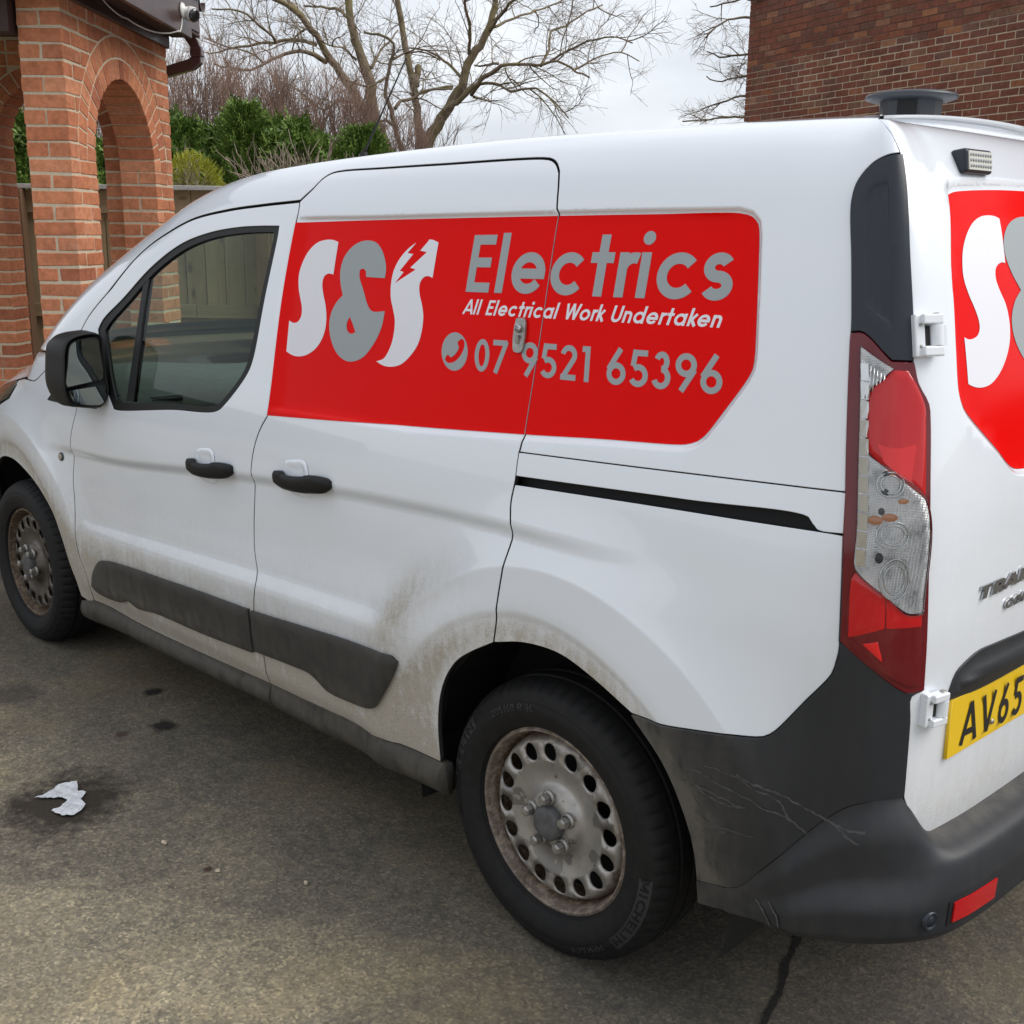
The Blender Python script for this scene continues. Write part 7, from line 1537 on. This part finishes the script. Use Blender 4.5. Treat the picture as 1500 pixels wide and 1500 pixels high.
for i,(a,b,z) in enumerate(bl_):
    o_=hw((a+b)/2,-.025+RND.uniform(-.0015,.0015),z+.0375)
    if i in near: place('brick',RND.choice(BMh if b-a>.15 else BMq),frame(HA,HN,Z3,o_),house)
    else: st_.box(o_,(b-a,.05,.065),np.stack([HA,HN,Z3]))
tag(st_.build('brick','hbrick_s',house),kind='stuff')
fl=empty('floodlight',tuple(hw(.17,.10,4.47)),'small black floodlight at the top corner of the brown brick house','light')
m=MB();m.box(hw(.17,.10,4.56),(.17,.06,.16),np.stack([HA,HN,Z3]));o=m.build('lamp_body','black',fl);b=o.modifiers.new('bevel','BEVEL');b.width=.012;b.segments=2
m=MB();m.box(hw(.17,.132,4.56),(.14,.006,.125),np.stack([HA,HN,Z3]));m.build('lamp_glass','rotor',fl)
m=MB();m.box(hw(.17,.03,4.66),(.03,.09,.03),np.stack([HA,HN,Z3]));m.build('bracket','black',fl)
# ---------------------------------------------------------------- fence and bank
FWD=np.array([-math.sin(YAW),math.cos(YAW),0]);RGT=np.array([math.cos(YAW),math.sin(YAW),0]);C0=np.array([CAM[0],CAM[1],0])
def fw_(x,d,z): return C0+RGT*x+FWD*d+Z3*z
axf=np.stack([RGT,FWD,Z3])
fen=empty('board_fence',tuple(fw_(-2.2,8.7,0)),'weathered brown board fence with a pale capping behind the porch','fence')
x=-7.8;bmesh_b=[]
FX1=2.6
def fbox(name,x0,x1,d0,d1,z0_,z1_,mat,bev=.003):
    m=MB();m.box(fw_((x0+x1)/2,(d0+d1)/2,(z0_+z1_)/2),(x1-x0,d1-d0,z1_-z0_),axf);o=m.build(name,mat,fen)
    # local frame so that the grain follows the board
    return o
def fmesh(dx,dy,dz,mat):
    bm=bmesh.new();bmesh.ops.create_cube(bm,size=1)
    for v in bm.verts: v.co=Vector((v.co.x*dx,v.co.y*dy,(v.co.z+.5)*dz))
    bmesh.ops.bevel(bm,geom=list(bm.edges),offset=.003,segments=1,affect='EDGES')
    me=bpy.data.meshes.new('board');bm.to_mesh(me);bm.free();me.materials.append(MT[mat]);return me
bmv=fmesh(.142,.016,1.66,'fence')
while x<FX1:
    t_=math.radians(RND.uniform(2.5,4));a=RGT*math.cos(t_)+FWD*math.sin(t_);b=np.cross(Z3,a)
    place('board',bmv,frame(a,b,Z3,fw_(x,8.655+RND.uniform(-.002,.002),.06)),fen);x+=.146
pl=1.8;x=-7.8
while x<FX1-.2:
    x1=min(x+pl,FX1)
    for nm,d0,z0_,hh,dd,mt in(('capping',8.60,1.885,.032,.11,'capping'),('top_rail',8.625,1.715,.165,.03,'rail'),('rail',8.62,.955,.10,.035,'rail'),('rail',8.62,.30,.10,.035,'rail')):
        place(nm,fmesh(x1-x-.004,dd,hh,mt),frame(RGT,FWD,Z3,fw_((x+x1)/2,d0,z0_)),fen)
    x=x1
pm=fmesh(.098,.098,1.88,'post')
for xp in (-7.3,-5.45,-3.66,-1.86,-.06,1.74): place('post',pm,frame(RGT,FWD,Z3,fw_(xp,8.55,0.002)),fen)
rows=[];
for d in (8.75,9.6,11,14,20,40,90):
    for x in np.linspace(-60,60,41): rows.append(fw_(x*(1 if d>8.8 else 1),d,{8.75:1.72,9.6:1.80,11:1.82}.get(d,1.8)+.02*math.sin(x*3+d)))
for x in np.linspace(-60,60,41): rows.insert(int((x+60)/3+.01),fw_(x,8.74,0.0))
bk=obj('garden_bank',rows,[q[::-1] for q in grid_faces(8,41)],'soil');tag(bk,kind='structure')
# ---------------------------------------------------------------- plants
def tubes(paths,r0,r1,sides=3):
    """paths [N,K,3] -> verts, faces of many thin tapered stems"""
    p=np.asarray(paths,float);Nn,K,_=p.shape
    d=np.gradient(p,axis=1);d/=np.maximum(np.linalg.norm(d,axis=2,keepdims=True),1e-9)
    up=np.where(np.abs(d[...,2:3])<.9,np.array([0,0,1.]),np.array([1.,0,0]))
    a=np.cross(d,up);a/=np.maximum(np.linalg.norm(a,axis=2,keepdims=True),1e-9);b=np.cross(d,a)
    t=np.linspace(0,1,K)[None,:,None];r=np.asarray(r0).reshape(-1,1,1)*(1-t)+np.asarray(r1).reshape(-1,1,1)*t
    ang=2*np.pi*np.arange(sides)/sides
    v=p[:,:,None,:]+r[:,:,None,:]*(a[:,:,None,:]*np.cos(ang)[None,None,:,None]+b[:,:,None,:]*np.sin(ang)[None,None,:,None])
    i=np.arange(Nn)[:,None,None]*K*sides;k=np.arange(K-1)[None,:,None]*sides;s=np.arange(sides)[None,None,:];s2=(s+1)%sides
    f=np.stack([i+k+s,i+k+s2,i+k+sides+s2,i+k+sides+s],-1).reshape(-1,4)
    return v.reshape(-1,3),f
def fast(name,v,f,mat,parent,smooth=True):
    me=bpy.data.meshes.new(name);nf=len(f);k=f.shape[1];o0=v.mean(0);o0[2]=v[:,2].min()
    me.vertices.add(len(v));me.vertices.foreach_set('co',(v-o0).ravel());me.loops.add(nf*k);me.loops.foreach_set('vertex_index',f.ravel().astype(np.int32))
    me.polygons.add(nf);me.polygons.foreach_set('loop_start',np.arange(nf,dtype=np.int32)*k);me.polygons.foreach_set('loop_total',np.full(nf,k,np.int32))
    if smooth: me.polygons.foreach_set('use_smooth',np.ones(nf,bool))
    me.materials.append(MT[mat]);me.update(calc_edges=True);me.validate()
    o=bpy.data.objects.new(name,me);COL.objects.link(o);WL[o.name]=o0
    if parent is not None: o.parent=parent;o.location=Vector(o0-WL[parent.name])
    else: o.location=Vector(o0)
    return o
NR=np.random.default_rng(5)
def rdir(n): d=NR.normal(size=(n,3));return d/np.linalg.norm(d,axis=1,keepdims=True)
def sprout(p,tan,frac,L0,L1,wander,K,droop,spread,outer=None):
    """grow one generation of side shoots from points p along tangents tan"""
    n_=len(p);d=rdir(n_);d-=tan*(d*tan).sum(1,keepdims=True);d/=np.maximum(np.linalg.norm(d,axis=1,keepdims=True),1e-6)
    d=tan*math.cos(spread)+d*math.sin(spread)+np.array([0,0,.16]);d/=np.linalg.norm(d,axis=1,keepdims=True)
    l=NR.uniform(L0,L1,n_)*frac;path=[p];cur=d.copy()
    for k in range(1,K):
        cur=cur+rdir(n_)*wander+np.array([0,0,-droop])*k/K;cur/=np.linalg.norm(cur,axis=1,keepdims=True)
        path.append(path[-1]+cur*(l/(K-1))[:,None])
    return np.stack(path,1)
def sample(paths,per,lo=.15):
    Nn,K,_=paths.shape;n_=Nn*per;i=np.repeat(np.arange(Nn),per);t=NR.uniform(lo,1,n_)*(K-1);k=np.minimum(t.astype(int),K-2);f=(t-k)[:,None]
    p=paths[i,k]*(1-f)+paths[i,k+1]*f;d=paths[i,k+1]-paths[i,k];d/=np.maximum(np.linalg.norm(d,axis=1,keepdims=True),1e-9);return p,d,i,t/(K-1)
def smooth3(p,n=8):
    p=np.asarray(p,float);o=[]
    for i in range(len(p)-1):
        p1,p2=p[i],p[i+1];p0=p[i-1] if i else 2*p1-p2;p3=p[i+2] if i+2<len(p) else 2*p2-p1
        for t in np.linspace(0,1,n,endpoint=False):
            o.append(.5*((2*p1)+(p2-p0)*t+(2*p0-5*p1+4*p2-p3)*t*t+(3*p1-p0-3*p2+p3)*t**3))
    return np.array(o+[p[-1]])
def build_tree(name,limbs,label,mat,l1=5.0,scale=1.,ground=1.7):
    base=np.array(limbs[0][0][0]);rt=empty(name,(float(base[0]),float(base[1]),ground),label,'tree')
    tr_=MB();lp=[];lt=[];lf=[]
    for i,(pts,r0,r1) in enumerate(limbs):
        if i==0: pts=[[pts[0][0],pts[0][1],ground-.1]]+pts
        c=smooth3(pts,7);seg=np.linalg.norm(np.diff(c,axis=0),axis=1);s=np.r_[0,np.cumsum(seg)];nn=max(8,int(s[-1]/.12));q=np.stack([np.interp(np.linspace(0,s[-1],nn),s,c[:,k]) for k in range(3)],1)
        q[1:-1]+=NR.normal(size=(nn-2,3))*.012*min(1,r0*20)
        rad=r0+(r1-r0)*np.linspace(0,1,nn)**.8
        if i==0: rad=rad*(1+.25*np.exp(-np.linspace(0,8,nn)))
        rad=rad*NR.uniform(.94,1.06,nn)
        tr_.tube(list(q),list(rad),9 if r0>.06 else 6)
        # shoots along limb
        L_=s[-1];cnt=int(L_*l1*(.52 if r0<.09 else .34))+2
        t=NR.uniform(.12 if r0<.1 else .30,1,cnt);k=np.minimum((t*(nn-1)).astype(int),nn-2);lp.append(q[k]);d=q[k+1]-q[k];lt.append(d/np.linalg.norm(d,axis=1,keepdims=True));lf.append(np.clip(1.15-.5*t,.5,1)*NR.uniform(.6,1.1,cnt))
    tr_.build('trunk',mat,rt,smooth=True)
    p=np.concatenate(lp);t=np.concatenate(lt);f=np.concatenate(lf)
    g1=sprout(p,t,f,.6*scale,1.8*scale,.26,8,.02,math.radians(46))
    p,d,i,tt=sample(g1,6);g2=sprout(p,d,np.clip(1.1-.6*tt,.4,1),.3*scale,.85*scale,.24,5,.14,math.radians(42))
    p,d,i,tt=sample(g2,3);g3=sprout(p,d,np.ones(len(p)),.15*scale,.42*scale,.2,4,.12,math.radians(38))
    v1,f1=tubes(g1,NR.uniform(.008,.016,len(g1)),.0045);v2,f2=tubes(g2,.0046,.0027);v3,f3=tubes(g3,.0031,.0018)
    fast('branches',v1,f1,mat,rt);
    fast('twigs',np.vstack([v2,v3]),np.vstack([f2,f3+len(v2)]),'twig',rt)
    return rt
build_tree('bare_tree',TREES['A'],'mossy leaning bare tree with a forked trunk, left of the three','bark')
build_tree('bare_tree',TREES['B'],'thin dark bare tree between the two thicker trunks','bark2',l1=2.6,scale=.6)
build_tree('bare_tree',TREES['C'],'bare tree with a straight stem and a limb leaning far right','bark')
build_tree('bare_tree',TREES['D'],'bare tree half hidden behind the left edge of the brick house','bark2',l1=6,scale=.62)
# brown thicket
def thicket(name,x0,x1,d,zt_,n_,label,mat,group=None,zb=1.7,r=.0050):
    c=fw_((x0+x1)/2,d,zb);rt=empty(name,tuple(c),label,'shrub',group)
    nst=n_//6;xb=NR.uniform(x0,x1,nst);bp=np.array([fw_(a,d+NR.uniform(-.6,.6),zb) for a in xb])
    h=(zt_-zb)*NR.uniform(.72,1.04,nst)
    path=[bp];cur=np.tile([0,0,1.],(nst,1))+rdir(nst)*.16
    for k in range(1,8):
        cur=cur+rdir(nst)*.085;cur/=np.linalg.norm(cur,axis=1,keepdims=True);path.append(path[-1]+cur*(h/7)[:,None])
    g0=np.stack(path,1);v0,f0=tubes(g0,r*1.6,r*.6)
    p,dd,i,tt=sample(g0,6,.3);g1=sprout(p,dd,np.clip(1.2-tt,.25,1),.45,1.1,.12,5,-.10,math.radians(24))
    p,dd,i,tt=sample(g1,3,.2);g2=sprout(p,dd,np.ones(len(p)),.15,.5,.14,4,-.05,math.radians(26))
    v1,f1=tubes(g1,r*.8,r*.4);v2,f2=tubes(g2,r*.5,r*.35)
    fast('stems',np.vstack([v0,v1,v2]),np.vstack([f0,f1+len(v0),f2+len(v0)+len(v1)]),mat,rt)
thicket('bare_thicket',-4.6,-2.75,14.2,3.55,820,'red brown leafless thicket behind the green hedge, beside the gutter pipe','twigr')
thicket('bare_thicket',-3.1,-1.75,14.8,3.35,600,'red brown leafless thicket behind the pointed conifer','twigr')
thicket('bare_thicket',-6.6,-4.5,14.6,3.3,600,'red brown leafless thicket beyond the porch arch','twigr')
thicket('bare_thicket',-1.9,-1.05,15.2,2.95,160,'thin leafless thicket at the foot of the leaning tree','twigr')
# conifer foliage : feathery sprays
def sprays(centres,dirs,size,nf=7):
    n_=len(centres);up=rdir(n_);d=dirs/np.linalg.norm(dirs,axis=1,keepdims=True);s=np.cross(d,up);s/=np.maximum(np.linalg.norm(s,axis=1,keepdims=True),1e-6)
    V=[];Fq=[]
    idx=0
    allv=[];
    for k in range(nf):
        t=(k+.3)/nf;sg=1 if k%2 else -1;w=size*(.34*(1-t)+.10)
        root=centres+d*(size*t)[:,None];tip=root+(d*.75+s*sg*.75)*w[:,None];mid=(root+tip)/2;nrm=np.cross(d,s);wd=(size*.055)[:,None]
        side=np.cross(nrm,tip-root);side/=np.maximum(np.linalg.norm(side,axis=1,keepdims=True),1e-6)
        allv.append(np.stack([root,mid+side*wd,tip+nrm*(.1*size)[:,None]*-.4,mid-side*wd],1))
    # leader
    tip=centres+d*(size*1.15)[:,None];side=s*(size*.05)[:,None];mid=centres+d*(size*.6)[:,None];allv.append(np.stack([centres,mid+side,tip,mid-side],1))
    v=np.concatenate([a[:,None] for a in allv],1).reshape(-1,3);nq=n_*(nf+1);f=np.arange(nq*4).reshape(-1,4)
    return v,f
def hedge_profile(x):
    return 2.40+.10*np.sin(x*2.1+1)+.08*np.sin(x*5.3)+.05*np.sin(x*11)
HZB=1.78
hd=empty('conifer_hedge',tuple(fw_(-3.3,11.2,HZB)),'feathery green conifer hedge along the bank behind the fence','hedge')
n_=11000;xx=NR.uniform(-5.6,-1.18,n_);dd=NR.uniform(10.75,11.9,n_)
pr=hedge_profile(xx)*np.where(xx>-1.7,1-.10*(xx+1.7)/.5,1);u=NR.uniform(0,1,n_)**.6;zz=HZB+u*(pr+.06-HZB)-.04
surf_=NR.uniform(0,1,n_)<.75;dd=np.where(surf_,10.75+.25*u**2+NR.uniform(0,.18,n_)+.10*np.sin(xx*7+zz*9),dd);
c=C0+RGT*xx[:,None]+FWD*dd[:,None]+Z3*zz[:,None]
dr=-FWD*.5+Z3*NR.uniform(-.1,1.0,n_)[:,None]+RGT*NR.uniform(-.9,.9,n_)[:,None]
v,f=sprays(c,dr,NR.uniform(.10,.24,n_));fast('foliage',v,f,'conifer',hd,False)
bpth=[]
for a in np.linspace(-5.5,-1.3,36):
    b=fw_(a,11.3,HZB-.05);bpth.append([b,b+Z3*.35+RGT*NR.uniform(-.1,.1),b+Z3*.65+RGT*NR.uniform(-.2,.2)])
v,f=tubes(np.array(bpth),.02,.006,5);fast('stems',v,f,'bark2',hd)
def conifer(x,d,zt_,r,label,n_=1600):
    rt=empty('conifer_tree',tuple(fw_(x,d,HZB)),label,'conifer')
    u=NR.uniform(0,1,n_)**.7;a=NR.uniform(0,2*np.pi,n_);rr=r*(1-u**1.6)*NR.uniform(.55,1.0,n_)+.02;zz=HZB+u*(zt_-HZB)-.05
    rad=RGT*np.cos(a)[:,None]+FWD*np.sin(a)[:,None];c=C0+RGT*x+FWD*d+rad*rr[:,None]+Z3*zz[:,None]
    v,f=sprays(c,rad*.7+Z3*NR.uniform(.2,1.2,n_)[:,None],NR.uniform(.10,.20,n_));fast('foliage',v,f,'conifer',rt,False)
    m=MB();m.tube([fw_(x,d,HZB-.1),fw_(x,d,zt_-.15)],[.04,.008],7);m.build('trunk','bark2',rt)
conifer(-2.50,10.9,2.70,.32,'pointed green conifer standing above the hedge top')
conifer(-4.55,11.0,2.60,.40,'green conifer close to the right side of the porch pillar')
conifer(-1.45,11.1,2.52,.36,'green conifer at the right end of the hedge by the leaning trunk')
# golden round bush
gb=empty('golden_bush',tuple(fw_(-2.60,9.35,1.78)),'small round yellow green bush just above the fence capping','bush')
n_=2600;d=rdir(n_);rr=np.array([.25,.25,.235]);c=fw_(-2.60,9.35,1.945)+d*rr*NR.uniform(.72,1.02,n_)[:,None]
v,f=sprays(c,d+Z3*.5,NR.uniform(.022,.055,n_),5);fast('foliage',v,f,'golden',gb,False)
st0=fw_(-2.60,9.35,1.74);pth=np.stack([np.stack([st0+0*q,st0+q*.12+Z3*.06,st0+Z3*.20+q*.22]) for q in rdir(60)]);v,f=tubes(pth,.006,.003,4);fast('stems',v,f,'twigg',gb)
def pruned(x,d,w,h,n_,label):
    rt=empty('pruned_shrub',tuple(fw_(x,d,1.76)),label,'shrub')
    bp=np.array([fw_(x+NR.uniform(-w,w)*.8,d+NR.uniform(-.12,.12),1.76) for _ in range(n_)]);cur=np.tile([0,0,1.],(n_,1))+RGT*NR.uniform(-.7,.7,n_)[:,None]+FWD*NR.uniform(-.4,.3,n_)[:,None];path=[bp];l=h*NR.uniform(.6,1.1,n_)
    for k in range(1,6):
        cur=cur+rdir(n_)*.22;cur/=np.linalg.norm(cur,axis=1,keepdims=True);path.append(path[-1]+cur*(l/5)[:,None])
    g0=np.stack(path,1);p,dd,i,tt=sample(g0,4,.3);g1=sprout(p,dd,np.ones(len(p)),.08,.25,.2,4,0,math.radians(35))
    v0,f0=tubes(g0,.013,.005,5);v1,f1=tubes(g1,.006,.003);fast('stems',np.vstack([v0,v1]),np.vstack([f0,f1+len(v0)]),'twigg',rt)
pruned(-1.95,10.0,.42,.52,52,'cut back grey stems of a pruned shrub in front of the hedge')
pruned(-2.86,9.6,.16,.45,22,'grey bare stems of a small shrub left of the golden bush')
pruned(-1.35,10.3,.30,.40,26,'short grey twiggy stems at the right end of the hedge')
def lump(name,c,r,mat,label,cat,seed=1):
    bm=bmesh.new();bmesh.ops.create_icosphere(bm,subdivisions=3,radius=1);rg=np.random.default_rng(seed);ph=rg.uniform(0,6,6)
    for v in bm.verts:
        p=v.co;k=1+.16*math.sin(p.x*3+ph[0])+.13*math.sin(p.y*4+ph[1])+.12*math.sin(p.z*5+ph[2]);v.co=Vector((p.x*r[0]*k,p.y*r[1]*k,p.z*r[2]*k))
    me=bpy.data.meshes.new(name);bm.to_mesh(me);bm.free();me.materials.append(MT[mat]);me.polygons.foreach_set('use_smooth',[True]*len(me.polygons))
    o=bpy.data.objects.new(name,me);COL.objects.link(o);o.location=Vector(c);tag(o,label,cat)
lump('garden_rock',fw_(-2.74,9.05,1.84),(.12,.09,.10),'twigg','rounded grey rock beside the golden bush','rock',2)
lump('tree_stump',fw_(-2.0,9.35,1.86),(.09,.08,.16),'bark2','broken brown stump among the grey pruned stems','stump',5)
# ---------------------------------------------------------------- litter
tis=[(-1.497,-.509),(-1.50,-.47),(-1.53,-.42),(-1.515,-.375),(-1.475,-.39),(-1.455,-.40),(-1.43,-.385),(-1.40,-.415),(-1.36,-.42),(-1.335,-.445),(-1.325,-.475),(-1.345,-.495),(-1.39,-.505),(-1.395,-.475),(-1.415,-.455),(-1.45,-.455),(-1.475,-.485)]
tp_=corner_crv(ccw(np.array(tis)),30,.006);v,f=poly2(None,[tp_],[np.array([(-1.452,-.468),(-1.425,-.475),(-1.405,-.462),(-1.42,-.445),(-1.445,-.452)])],.006)
rg=np.random.default_rng(9)
z=.0045+.0035*np.abs(np.sin(v[:,0]*95+v[:,1]*40)*np.sin(v[:,1]*80-v[:,0]*30))+.003*rg.uniform(size=len(v))
tag(obj('tissue',np.c_[v,z],f,'tissue',smooth=True),'torn white wet tissue on a dark patch of the concrete','litter')
for i,(px_,py_,r_,lb_) in enumerate([(-1.02,-.36,.009,'pale stone chip lying nearest the torn white tissue'),(-.80,-.33,.007,'pale stone chip midway between the tissue and the rear wheel'),(-.60,-.20,.007,'pale stone chip lying nearest the rear wheel')]):
    lump('pebble',(px_,py_,.004),(r_,r_*.8,r_*.6),'stone',lb_,'stone',i)
    COL.objects[-1]['group']='pale stone chips on the drive'
for o in COL.objects:
    if o.parent and o.name.split('.')[0] in ('twigs','branches','foliage','stems'): o['kind']='stuff'
